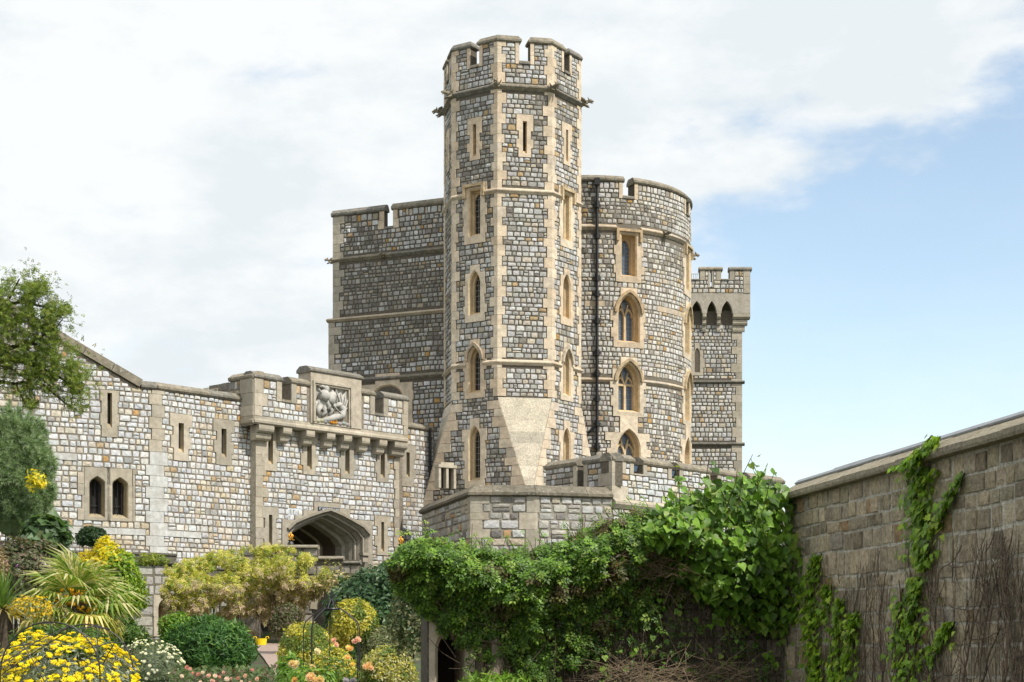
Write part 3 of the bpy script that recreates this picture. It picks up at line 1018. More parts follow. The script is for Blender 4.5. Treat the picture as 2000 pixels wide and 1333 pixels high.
# ---------------------------------------------------------------- round tower
def round_tower():
    root = thing('round_tower', 'broad round stone tower behind the octagonal tower, drainpipe down its face', 'tower')
    f = Drum(2.885, 68.0, 4.27)
    r = f.r
    v = f.v
    ZT, ZS, Z1, Zb, Z3 = 19.15, 18.55, 17.42, 14.52, 11.66
    A = [21.0, 70.0]
    ulo, uhi = rad(-16) * r, rad(96) * r
    rows = courses(7.6, Z1, 0.172) + courses(Z1, ZS, 0.172)[1:] + courses(ZS, ZT, 0.172)[1:]
    for i, a in enumerate(A):
        uc = rad(a) * r
        window(root, f, uc, 15.62, 17.22, 0.66, rows, kind='square', ext=(0.2, 0.3), depth=0.45, label_mould=True, glass='glass_sky', bars=(4, 9), cyl_d=0.02)
        window(root, f, uc, 13.12, 14.95, 0.92, rows, rise=0.72, ext=(0.16, 0.27), depth=0.45, hood=True, lights=2, glass='glass_sky', bars=(5, 9), cyl_d=0.02)
        window(root, f, uc, 10.48, 12.35, 0.92, rows, rise=0.72, ext=(0.18, 0.28), depth=0.45, hood=True, lights=2, transom=11.55, glass='glass_sky', bars=(5, 8), cyl_d=0.02)
        window(root, f, uc, 8.0, 9.85, 0.98, rows, rise=0.78, ext=(0.25, 0.42), above=0.36, depth=0.45, lights=2, glass='glass_sky', bars=(5, 8), cyl_d=0.02)
    segs = [(-30, -10)] + [(a, b) for a, b in zip([A[0] - 48, A[0], A[1], A[1] + 48][:-1], [A[0], A[1], A[1] + 48])]
    cw = 0.24
    for a in A:
        uc = rad(a) * r
        f.excl.append((uc - cw - .16, uc + cw + .16, ZS - .01, ZT + 1))
        for s in (-1, 1):
            block(root, f, uc + min(s * cw, s * (cw + .16)), uc + max(s * cw, s * (cw + .16)), ZS, ZT, 0.03)
    for z, h in ((Z1, .22), (Z3, .18)): f.excl.append((-99, 99, z - h / 2, z + h / 2))
    # flat pale band between the windows
    zb0 = min(rows, key=lambda z: abs(z - (Zb - .1))); zb1 = rows[rows.index(zb0) + 1]
    ub = rad(-2) * r
    while ub < rad(66) * r:
        w = random.uniform(.5, .8)
        if abs(ub + w / 2 - rad(21) * r) > 1.15: block(root, f, ub, ub + w, zb0, zb1, .03, cream(.9)); f.excl.append((ub, ub + w, zb0, zb1))
        ub += w
    lay(root, f, rows, lambda z: (ulo, uhi), PAL_R, 0.205, pal2=PAL_D, patch=-0.42, zd=.035, zc=13, pscale=0.25, j=0.028, split=0.04)
    mb = MB()
    core(mb, f, rect(ulo, uhi, 3.0, ZS), f.holes, (.20, .175, .14))
    core(mb, f, rect(uhi, ulo + 2 * math.pi * r, 3.0, ZS), [], MORTAR)
    mb.add([f.pt(2 * math.pi * r * i / 48, ZS) for i in range(48)], [tuple(range(48))], MORTAR)
    mb.build('wall', M['mortar'], root)
    edges = [A[0] - 98, A[0] - 49, A[0], A[1], A[1] + 49, A[1] + 98, A[1] + 147, A[1] + 196, A[1] + 245]
    for a, b in zip(edges[:-1], edges[1:]):
        u0, u1 = rad(a) * r + cw, rad(b) * r - cw
        mb = MB(); run(mb, f, u0, u1, [(-.5, ZS), (0, ZS), (0, ZT), (-.5, ZT)], 10, col=MORTAR); m = mb.build('merlon', M['mortar'], root)
        mb = MB(); run(mb, f, u0 - .05, u1 + .05, [(-.55, ZT), (.05, ZT), (.09, ZT + .05), (.09, ZT + .12), (-.05, ZT + .25), (-.42, ZT + .25), (-.55, ZT + .1)], 12, col=cope()); mb.build('coping', M['coping'], m)
        mb = MB(); run(mb, f, u1, u1 + 2 * cw, [(-.5, ZS), (.07, ZS), (.07, ZS + .07), (-.05, ZS + .14), (-.5, ZS + .14)], 2, col=cope()); mb.build('crenel_sill', M['coping'], root)
    for z, h, o in ((Z1, .22, .12), (Z3, .18, .09)):
        gaps = [(rad(a) * r - (.50 if z == Z1 else .62), rad(a) * r + (.50 if z == Z1 else .62)) for a in A]
        cuts = [ulo] + [x for g in gaps for x in g] + [rad(150) * r]
        for a, b in zip(cuts[::2], cuts[1::2]):
            n = max(1, round((b - a) / 1.1)); us = [a + (b - a) * i / n for i in range(n + 1)]
            for x, y in zip(us[:-1], us[1:]):
                mb = MB(); run(mb, f, x + .003, y - .003, string_prof(z, h, o), 4, col=tuple(c * .85 for c in cream())); mb.build('string_course', M['trim'], root)
    ug = f.u(1296); gargoyle(root, f.pt(ug, Z1 - .05), f.frame(ug, 0)[1], .6)
    ug = rad(96) * r; gargoyle(root, f.pt(ug, Z1 - .05), f.frame(ug, 0)[1], .7)
    # drainpipe
    u = f.u(1165.5)
    zt, zb = v(1165, 362), v(1168, 884)
    mb = MB(); tube(mb, [f.pt(u, zt, .12), f.pt(u, zb, .12)], .055, 8); dp = mb.build('drainpipe', M['iron'], root)
    mb = MB(); box(mb, f.pt(u, zt + .1, .13), (.2, .2, .26)); mb.build('hopper_head', M['iron'], dp)
    for py in (402, 462, 545, 575, 628, 690, 730, 780, 828, 872):
        z = v(1166, py)
        mb = MB(); tube(mb, [f.pt(u, z - .11, .12), f.pt(u, z + .11, .12)], .095, 8); box(mb, f.pt(u, z, .05), (.28, .06, .07), (f.frame(u, 0)[0], f.frame(u, 0)[1], Vector((0, 0, 1)))); mb.build('pipe_collar', M['iron'], dp)
    mb = MB(); tube(mb, [f.pt(u, v(1166, 830), .12), f.pt(f.u(1147), v(1147, 848), .12)], .05, 6); mb.build('branch_pipe', M['iron'], dp)


round_tower()


# ---------------------------------------------------------------- turret at the far right
def far_turret():
    root = thing('square_turret', 'square stone turret with corbelled battlements, rightmost and farthest of the castle towers', 'turret')
    Y = 85.0; k = F_PX / Y
    f = Face(0, Y, 0)
    x = lambda px: (px - CX) / k
    z = lambda py: EYE + (HY - py) / k
    xl, xr = x(1318), x(1449.5)
    o = 0.36
    fh = Face(0, Y - o, 0)
    kh = F_PX / (Y - o)
    hx = lambda px: (px - CX) / kh
    hz = lambda py: EYE + (HY - py) / kh
    HT, HS, HB0, HB1, HL = hz(529), hz(548), hz(573), hz(606), hz(632)
    rows = courses(3.0, HL, 0.205)
    slit_x = x(1361.5)
    window(root, f, slit_x, z(728), z(680), 0.30, rows, rise=.28, ext=(.16, .22), above=.3, depth=.3, bars=(2, 6), insets=(.03, .05), tones=greytrim, glass='glass')
    edge_quoins(root, f, xr, 1, rows, (.3, .5), tones=greytrim, d=.03)
    Zs = [z(747), z(868)]
    for q in Zs: f.excl.append((-99, 99, q - .09, q + .09))
    lay(root, f, rows, lambda v: (xl, xr), PAL_R, .245, pal2=PAL_T, patch=-.3, pscale=.3, j=.033, split=.03, depth=(.03, .05))
    mb = MB(); core(mb, f, rect(xl, xr, 2.0, HB1), f.holes, MORTAR)
    vprism(mb, [(xl, Y + .005), (xr, Y + .005), (xr, Y + 4), (xl, Y + 4)], 2.0, HB1, MORTAR); mb.build('wall', M['mortar'], root)
    for q in Zs:
        mb = MB(); run(mb, f, xl, xr + .12, string_prof(q, .18, .12), col=tuple(c * .7 for c in cope())); mb.build('string_course', M['coping'], root)
    # machicolation: little pointed arches on corbels
    hr = x(1449.5) + o
    arches = [(hx(1361), hx(1372) - hx(1350) - .02), (hx(1390.5), hx(1400) - hx(1381)), (hx(1420), hx(1431) - hx(1409))]
    top = HB0
    mb = MB()
    outer = [(xl, HB1 + .0)]
    spr = hz(612); apex = hz(588)
    pts = [(xl, spr)]
    for c, w in arches:
        ar = arch_pts(w, spr, apex - spr, 5)
        pts += [(c + px_, py_) for px_, py_ in reversed(ar)]
    pts += [(hr, spr), (hr, top), (xl, top)]
    plate(mb, fh, pts, -o - .02, 0.0, (0.45, 0.41, 0.34)); mb.build('machicolation', M['trim'], root)
    bounds = [(arches[0][0] + arches[0][1] / 2, arches[1][0] - arches[1][1] / 2), (arches[1][0] + arches[1][1] / 2, arches[2][0] - arches[2][1] / 2), (arches[2][0] + arches[2][1] / 2, hr)]
    for a, b in bounds:
        for i, (dz, oo) in enumerate(((0, o), (.30, o * .66), (.6, o * .33))):
            mb = MB(); q0, q1 = spr - dz - .28, spr - dz - .01
            ee = b if b < hr - .1 else b - (o - oo)
            run(mb, f, a + .03, ee - (.03 if b < hr - .1 else 0), [(-.05, q0), (oo * .75, q0), (oo, q0 + .1), (oo, q1), (-.05, q1)], col=greytrim()); mb.build('corbel', M['trim'], root)
    # parapet
    prow = courses(HB0, HS, .2) + courses(HS, HT, .2)[1:]
    cren = [(hx(1340), hx(1367)), (hx(1408.5), hx(1425))]
    for a, b in cren: fh.excl.append((a - .25, b + .25, HS, HT + 1))
    fh.excl.append((hr - .35, hr + 1, HB0, HT + 1))
    fh.excl.append((hx(1383), hx(1393.5), hz(562), HT))
    for py in (0,):
        block(root, fh, hx(1383), hx(1386.8), hz(562), HT, .03, greytrim()); block(root, fh, hx(1389.8), hx(1393.5), hz(562), HT, .03, greytrim())
    for a, b in cren: block(root, fh, a - .25, a, HS, HT, .03, greytrim()); block(root, fh, b, b + .25, HS, HT, .03, greytrim())
    zz = courses(HB0, HT, .4)
    for a, b in zip(zz[:-1], zz[1:]): block(root, fh, hr - .35, hr, a, b, .03, greytrim())
    lay(root, fh, prow, lambda v: (xl, hr), PAL_R, .245, pal2=PAL_T, patch=-.2, j=.033, split=.03, depth=(.03, .05))
    mb = MB()
    core(mb, fh, [(xl, HB0), (hr, HB0), (hr, HT), (cren[1][1], HT), (cren[1][1], HS), (cren[1][0], HS), (cren[1][0], HT), (cren[0][1], HT), (cren[0][1], HS), (xl, HS)],
         [(hx(1386.8), hx(1389.8), hz(560), hz(534))], MORTAR)
    plate(mb, fh, [(cren[1][1], HS), (hr, HS), (hr, HT - .003), (cren[1][1], HT - .003)], -.45, -.005, MORTAR)
    for a, b in ((cren[0][1], hx(1386.8)), (hx(1389.8), cren[1][0])): plate(mb, fh, rect(a, b, HS, HT - .003), -.45, -.005, MORTAR)
    vprism(mb, [(xl, Y - o + .005), (hr, Y - o + .005), (hr, Y + 4 + o), (xl, Y + 4 + o)], HB0, hz(562), MORTAR)
    mb.build('parapet', M['mortar'], root)
    for a, b in ((cren[0][1], cren[1][0]), (cren[1][1], hr)):
        mb = MB(); run(mb, fh, a - .04, b + .08, [(-.5, HT), (.04, HT), (.08, HT + .04), (.08, HT + .1), (-.05, HT + .2), (-.4, HT + .2), (-.5, HT + .1)], col=cope()); mb.build('coping', M['coping'], root)
    for a, b in cren:
        mb = MB(); run(mb, fh, a, b, [(-.45, HS), (.06, HS), (.06, HS + .06), (-.45, HS + .12)], col=cope()); mb.build('crenel_sill', M['coping'], root)
    # far side of the parapet, two merlons
    fb = Face(0, Y + 4, 0)
    for a, b in ((xl, x(1400)), (x(1430), hr)):
        mb = MB(); plate(mb, fb, rect(a, b, HB1 + .5, HT - .1), -.3, .0, (.33, .31, .27)); mb.build('merlon', M['mortar'], root)
    mb = MB()
    for i in range(7): tube(mb, [(x(1344 + i * 3.6), Y + 1, HS), (x(1344 + i * 3.6), Y + 1, HS + .62)], .012, 4)
    tube(mb, [(x(1340), Y + 1, HS + .62), (x(1370), Y + 1, HS + .62)], .015, 4); mb.build('railing', M['lead'], root)


far_turret()


# ---------------------------------------------------------------- gatehouse
GD = (0.66, 0.751)
GP = Vector((-2.975, 59.5, 0))
F_G = Face(GP.x, GP.y, D=GD)                                   # plane of the curtain wall
N_G = F_G.N
FLOOD = []


def moved(face, d):
    p = face.pt(0, 0, d)
    return Face(p.x, p.y, D=(face.D.x, face.D.y))


def straight_coping(root, face, u0, u1, z, back=-.5, h=.22, over=.08, piece=1.0, mat='coping', end=0.0):
    n = max(1, round((u1 - u0) / piece)); us = [u0 + (u1 - u0) * i / n for i in range(n + 1)]
    for a, b in zip(us[:-1], us[1:]):
        mb = MB()
        run(mb, face, a + .003 - (end if a == u0 else 0), b - .003 + (end if b == u1 else 0), [(back - .04, z), (over * .5, z), (over, z + h * .2), (over, z + h * .45), (-.12, z + h), (back + .12, z + h), (back - .04, z + h * .45)], col=cope())
        mb.build('coping', M[mat], root)


def gatehouse():
    root = thing('gatehouse', 'pale stone gatehouse with arched gateway, corbelled parapet and carved relief panel', 'gatehouse')
    fg, fp = moved(F_G, .25), moved(F_G, .63)
    uL, uR = fg.u(498), fg.u(786)
    pL, pR = fp.u(495.5), fp.u(796)
    ZB, ZM0, ZM1, ZS, ZT = 2.6, 8.56, 8.82, 9.36, 9.98
    rows = courses(2.8, ZM0, .16)
    # gateway
    a0, a1 = fg.u(562), fg.u(718)
    uc, w = (a0 + a1) / 2, a1 - a0
    zsp, rise, z0 = 5.33, .72, 2.6
    prof = opening(w, z0, zsp + rise, rise, 'tudor')
    steps = [(550, 575, 1012), (575, 591, 1004), (591, 612, 994), (612, 664, 983), (664, 682, 998), (682, 702, 1010), (702, 726, 1021)]
    outer = [(fg.u(550), z0), (fg.u(726), z0)]
    for x0, x1, py in reversed(steps):
        z = min(rows, key=lambda q: abs(q - fg.v((x0 + x1) / 2, py)))
        outer += [(fg.u(x1), z), (fg.u(x0), z)]
        fg.excl.append((fg.u(x0) - .01, fg.u(x1) + .01, z0 - 1, z))
    mb = MB()
    t = greytrim()
    loops = [[Vector((x, y, 0)) for x, y in outer], [Vector((uc + x, y, 0)) for x, y in reversed(prof)]]
    pts = [p for l in loops for p in l]
    mb.add([fg.pt(p.x, p.y, .04) for p in pts], [tuple(q) for q in tessellate_polygon(loops)], t)
    n = len(outer)
    mb.add([fg.pt(x, y, -.05) for x, y in outer] + [fg.pt(x, y, .04) for x, y in outer], [(i, (i + 1) % n, n + (i + 1) % n, n + i) for i in range(n)], t)
    m = len(prof)
    lv = [(0, .04), (.07, -.06), (.07, -.16), (.16, -.18), (.20, -.30), (.20, -.42), (.30, -.44), (.34, -.56), (.34, -.75), (.46, -.78), (.46, -1.1)]
    vs_ = []
    for ins, dp in lv:
        kx = (w - 2 * ins) / w
        for x, y in prof: vs_.append(fg.pt(uc + x * kx, y - (ins * .75 if y > z0 + .1 else 0), dp))
    mb.add(vs_, [(q * m + i, q * m + (i + 1) % m, (q + 1) * m + (i + 1) % m, (q + 1) * m + i) for q in range(len(lv) - 1) for i in range(m) if i != 0], tuple(c * .97 for c in t))
    gate = mb.build('gateway_arch', M['trim'], root)
    hp = [(uc + x * 1.03, y + .05) for x, y in prof[2:]]
    mb = MB(); band(mb, fg, hp, .08, 0, .12, col=tuple(c * .8 for c in t)); mb.build('hood_mould', M['trim'], gate)
    for ins, dd in ((.115, -.10), (.25, -.36)):
        kx = (w - 2 * ins) / w
        mb = MB(); tube(mb, [fg.pt(uc + x * kx, y - ins * .75, dd) for x, y in [(prof[1][0], z0 + .2)] + prof[2:] + [(prof[0][0], z0 + .2)]], .05, 6, t); mb.build('roll_moulding', M['trim'], gate)
    # vaulted passage
    mb = MB()
    kx = (w - .92) / w
    pr = [(uc + x * kx, y - .34 if y > z0 + .1 else y) for x, y in prof]
    vs_ = [fg.pt(x, y, -1.1) for x, y in pr] + [fg.pt(x, y, -6.5) for x, y in pr]
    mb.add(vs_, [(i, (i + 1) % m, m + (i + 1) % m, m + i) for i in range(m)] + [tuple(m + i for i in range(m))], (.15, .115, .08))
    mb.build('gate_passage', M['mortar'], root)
    for dd in (-1.8, -2.6, -3.4, -4.2):
        mb = MB(); tube(mb, [fg.pt(x, y, dd) for x, y in pr[1:] + pr[:1]], .07, 5, (.33, .27, .19)); mb.build('vault_rib', M['trim'], root)
    fg.holes.append((uc - w / 2 - .005, uc + w / 2 + .005, z0 - .1, zsp + rise + .005))
    # capital block on the right jamb
    cu = fg.u(708)
    mb = MB(); box(mb, fg.pt(cu, fg.v(708, 1083), .1), (.34, .22, .1), (fg.D, fg.N, Vector((0, 0, 1))), t); box(mb, fg.pt(cu, fg.v(708, 1092), .07), (.24, .16, .22), (fg.D, fg.N, Vector((0, 0, 1))), t); mb.build('corbel', M['trim'], root)
    # arrow slits
    for px, top, bot in ((527, 845, 907), (603, 850, 917), (677, 858, 926), (746, 866, 933)):
        u = fg.u(px); slit(root, fg, u, fg.v(px, bot), 8.5, rows, w=.20, ext=(.18, .28), above=.05, below=.2, tones=greytrim)
    for px, top, bot in ((527, 1006, 1066), (746, 1020, 1078)):
        u = fg.u(px); slit(root, fg, u, fg.v(px, bot), fg.v(px, top), rows, w=.14, ext=(.17, .28), above=.2, below=.2, tones=greytrim)
    # pilasters
    edge_quoins(root, fg, uL, -1, rows, (.34, .48), d=.035, tones=greytrim)
    edge_quoins(root, fg, fg.u(778), 1, rows, (.2, .26), d=.05, tones=greytrim)
    lay(root, fg, rows, lambda v: (uL, uR), PAL_W, .235, pal2=PAL_T, patch=-.62, pscale=.4, split=.07)
    mb = MB()
    core(mb, fg, rect(uL, uR, ZB, ZM0 + .3), fg.holes, MORT_W)
    b = [fg.pt(uL, 0), fg.pt(uL, 0, -.6)]
    c = [fg.pt(uR, 0), fg.pt(uR, 0, -.6)]
    for q in (b, c): mb.add([(q[0].x, q[0].y, ZB), (q[1].x, q[1].y, ZB), (q[1].x, q[1].y, ZT), (q[0].x, q[0].y, ZT)], [(0, 1, 2, 3)], greytrim())
    mb.build('wall', M['mortar'], root)
    # corbels under the parapet
    for px, ww in ((505, .62), (546, .36), (591, .36), (631, .36), (664, .36), (699, .36), (733, .36), (768, .62)):
        u = fg.u(px)
        for z, oo, hh in ((8.555, .40, .235), (8.315, .25, .22)):
            mb = MB(); a, b2 = u - ww / 2, u + ww / 2
            run(mb, fg, a, b2, [(-.05, z - hh), (oo - .1, z - hh), (oo - .02, z - hh + .06), (oo, z - hh + .12), (oo, z), (-.05, z)], col=greytrim()); mb.build('corbel', M['trim'], root)
    # parapet
    fr = Face(*fp.pt(pL, 0).xy, D=(0.751, -0.66))              # its left return
    # moulded base of the parapet
    for a, b2 in ((pL, pL + (pR - pL) * .25), (pL + (pR - pL) * .25, pL + (pR - pL) * .5), (pL + (pR - pL) * .5, pL + (pR - pL) * .75), (pL + (pR - pL) * .75, pR)):
        mb = MB(); run(mb, fp, a, b2 - .003, [(-.7, ZM0), (-.02, ZM0), (.05, ZM0 + .05), (.05, ZM0 + .12), (.02, ZM0 + .17), (.02, ZM1), (-.7, ZM1)], col=greytrim()); mb.build('parapet_base', M['trim'], root)
    mb = MB(); run(mb, fr, -.75, 0, [(-.3, ZM0), (-.02, ZM0), (.05, ZM0 + .05), (.05, ZM0 + .12), (.02, ZM0 + .17), (.02, ZM1), (-.3, ZM1)], col=greytrim()); mb.build('parapet_base', M['trim'], root)
    U = fp.u
    c1 = (U(549.5), U(568)); c2 = (U(731), U(748))
    pan0, pan1 = U(605), U(704)
    zpt = fp.v(605, 727)
    prow = courses(ZM1, ZS, .17) + courses(ZS, ZT, .17)[1:]
    for a, b2 in (c1, c2):
        fp.excl.append((a - .22, b2 + .22, ZS - .01, ZT + 1))
        for s, ue in ((0, a - .22), (1, b2)):
            block(root, fp, ue, ue + .22, ZS, ZT, .03, greytrim())
    fp.excl.append((pan0 - .12, pan1 + .12, ZM1 - 1, ZT + 2))
    edge_quoins(root, fp, pL, -1, prow, (.38, .5), tones=greytrim); edge_quoins(root, fp, pR, 1, prow, (.2, .3), tones=greytrim)
    edge_quoins(root, fr, 0, 1, prow, (.6, .6), tones=greytrim)
    lay(root, fp, prow, lambda v: (pL, pR), PAL_W, .23, pal2=PAL_T, patch=-.7, split=.05)
    lay(root, fr, prow, lambda v: (-1.6, 0), PAL_D, .26)
    mb = MB()
    core(mb, fp, rect(pL, pR, ZM1 - .02, ZS), [], MORT_W); core(mb, fr, rect(-2.2, 0, ZM1 - .3, ZT - .02), [], MORT_W)
    for a, b2 in ((pL, c1[0]), (c1[1], pan0), (pan1, c2[0]), (c2[1], pR)):
        plate(mb, fp, rect(a, b2, ZS - .05, ZT - .003), -.48, -.004, MORT_W)
    plate(mb, fr, rect(-1.15, 0, ZM1, ZT - .004), -.48, -.004, MORT_W)
    plate(mb, fr, rect(-2.6, -1.75, ZM1, ZT - .3), -.48, -.004, MORT_W)
    plate(mb, fp, rect(pL + .02, pR - .003, ZM1, ZS - .06), -.5, -.03, MORT_W)
    plate(mb, fp, [(pR - .01, ZM1), (pR, ZM1), (pR, ZT - .003), (pR - .01, ZT - .003)], -.48, -.003, (.3, .27, .2))
    mb.build('parapet', M['mortar'], root)
    for a, b2 in ((pL, c1[0]), (c1[1], pan0 - .02), (pan1 + .02, c2[0]), (c2[1], pR)): straight_coping(root, fp, a, b2, ZT, -.48, .24, .07, 1.2, end=.03)
    straight_coping(root, fr, -1.15, 0, ZT, -.48, .24, .07, 1.2, end=.03); straight_coping(root, fr, -2.6, -1.75, ZT - .3, -.48, .26, .07, 1.2, end=.03)
    for a, b2 in (c1, c2):
        mb = MB(); run(mb, fp, a, b2, [(-.48, ZS), (.05, ZS), (.05, ZS + .08), (-.48, ZS + .14)], col=cope()); mb.build('crenel_sill', M['coping'], root)
    # raised frame with the carved panel
    q0, q1 = fp.u(614), fp.u(679)
    r0, r1 = fp.v(614, 824), fp.v(614, 752)
    mb = MB(); tt = greytrim()
    Z9 = zpt
    for rc in (rect(pan0, q0 - .0, ZM1, Z9), rect(q1, pan1, ZM1, Z9), rect(q0, q1, ZM1, r0), rect(q0, q1, r1, Z9)): plate(mb, fp, rc, -.55, .05, tt)
    
    fr_ = mb.build('panel_frame', M['trim'], root)
    straight_coping(root, fp, pan0 - .02, pan1 + .02, Z9, -.55, .22, .10, 3, end=.04)
    mb = MB()
    e = .09
    band(mb, fp, [(q0 - e, r0), (q0 - e, r1 + e), (q1 + e, r1 + e), (q1 + e, r0)], .07, .02, .11, col=tuple(x * .95 for x in tt)); band(mb, fp, [(q0 - .02, r0), (q0 - .02, r1 + .02), (q1 + .02, r1 + .02), (q1 + .02, r0)], .05, -.1, .07, col=tt)
    mb.build('moulding', M['trim'], fr_)
    # the relief: a rider with a long lance over a winged dragon
    W_, H_ = q1 - q0, r1 - r0
    g = (.47, .455, .42)
    p = lambda x, y, d=0.0: fp.pt(q0 + x * W_, r0 + y * H_, -.06 + d)
    ax = (fp.D, fp.N, Vector((0, 0, 1)))
    mb = MB()
    plate(mb, fp, rect(q0, q1, r0, r1), -.5, -.07, tuple(x * .9 for x in g))
    mb.build('relief_ground', M['carve'], fr_)
    mb = MB()
    blob(mb, p(.26, .52, .06), (W_ * .21, .14, H_ * .17), 10, 6, g, ax)                              # horse barrel
    tube(mb, [p(.38, .56, .06), p(.46, .7, .1), p(.5, .83, .1)], [.24, .19, .13], 8, g)               # neck
    tube(mb, [p(.47, .86, .1), p(.56, .78, .12), p(.6, .72, .12)], [.1, .08, .05], 7, g)            # head
    for a, b2, c in (((.16, .46), (.08, .3), (.14, .14)), ((.24, .44), (.3, .3), (.2, .18)), ((.38, .46), (.5, .36), (.42, .22)), ((.42, .5), (.58, .5), (.56, .36))):
        tube(mb, [p(*a, .08), p(*b2, .1), p(*c, .08)], [.12, .08, .055], 6, g)
    tube(mb, [p(.08, .55, .05), p(.02, .45, .05), p(.04, .25, .05)], [.06, .08, .02], 6, g)
    tube(mb, [p(.22, .6, .1), p(.25, .76, .14), p(.28, .86, .13)], [.19, .21, .12], 8, g)             # rider
    blob(mb, p(.31, .92, .14), (.1, .1, .12), 8, 5, g, ax)
    tube(mb, [p(.28, .95, .12), p(.2, 1.0, .1), p(.12, .96, .08)], [.05, .06, .02], 6, g)
    tube(mb, [p(.27, .8, .2), p(.2, .72, .22), p(.3, .68, .22)], [.07, .06, .05], 6, g)
    tube(mb, [p(.28, .6, .18), p(.36, .46, .2), p(.32, .36, .18)], [.09, .07, .05], 6, g)
    tube(mb, [p(.04, .88, .2), p(.74, .26, .2)], .028, 6, g)                                        # lance
    tube(mb, [p(.2, .06, .06), p(.42, .12, .09), p(.62, .2, .1), p(.8, .28, .1), p(.84, .45, .1), p(.72, .52, .12)], [.06, .10, .13, .14, .12, .09], 8, g)   # dragon
    tube(mb, [p(.74, .55, .12), p(.64, .53, .14), p(.58, .48, .13)], [.1, .08, .03], 7, g)
    tube(mb, [p(.2, .06, .06), p(.06, .12, .06), p(.1, .2, .05)], [.06, .04, .015], 6, g)
    for tip in ((.62, .98), (.78, .9), (.94, .95), (.99, .72), (.98, .5)):                          # wing fingers
        tube(mb, [p(.78, .36, .1), p((.78 + tip[0]) / 2 + .02, (.36 + tip[1]) / 2, .13), p(*tip, .08)], [.04, .035, .012], 5, g)
    wing = [(.76, .34), (.62, .98), (.69, .82), (.78, .9), (.85, .79), (.94, .95), (.93, .78), (.99, .72), (.93, .62), (.98, .5), (.88, .4)]
    plate(mb, fp, [(q0 + x * W_, r0 + y * H_) for x, y in wing], -.08, .01, g)
    for i in range(9): blob(mb, p(.08 + .11 * i, .03 + .02 * (i % 2), .06), (.13, .1, .08), 7, 4, tuple(x * random.uniform(.6, .9) for x in g), ax)
    mb.build('carved_relief', M['carve'], fr_, smooth=True)
    mb = MB()
    for i in range(14):
        blob(mb, p(.52 + random.uniform(-.09, .09), .06 + random.uniform(-.04, .05), .12), random.uniform(.03, .06), 6, 4, (.75, .30, .02))
    mb.build('orange_lichen', M['bark'], fr_)
    # name plate over the arch
    s0 = fg.uv(640, 995.5)
    mb = MB(); plate(mb, fg, rect(s0[0] - .47, s0[0] + .47, s0[1] - .07, s0[1] + .065), .045, .075); sg = mb.build('name_plate', M['signblue'], root)
    cu_ = bpy.data.curves.new('lettering', 'FONT'); cu_.body = "ST GEORGE'S GATE"; cu_.size = .105; cu_.align_x = 'CENTER'; cu_.align_y = 'CENTER'; cu_.extrude = .002
    cu_.materials.append(M['white'])
    tmp = bpy.data.objects.new('lettering', cu_)
    me = bpy.data.meshes.new_from_object(tmp); bpy.data.objects.remove(tmp)
    to = bpy.data.objects.new('lettering', me); link(to, sg)
    c = fg.pt(s0[0], s0[1], .079); D, N = fg.D, fg.N
    to.matrix_world = Matrix(((D.x, 0, N.x, c.x), (D.y, 0, N.y, c.y), (0, 1, 0, c.z), (0, 0, 0, 1)))


gatehouse()


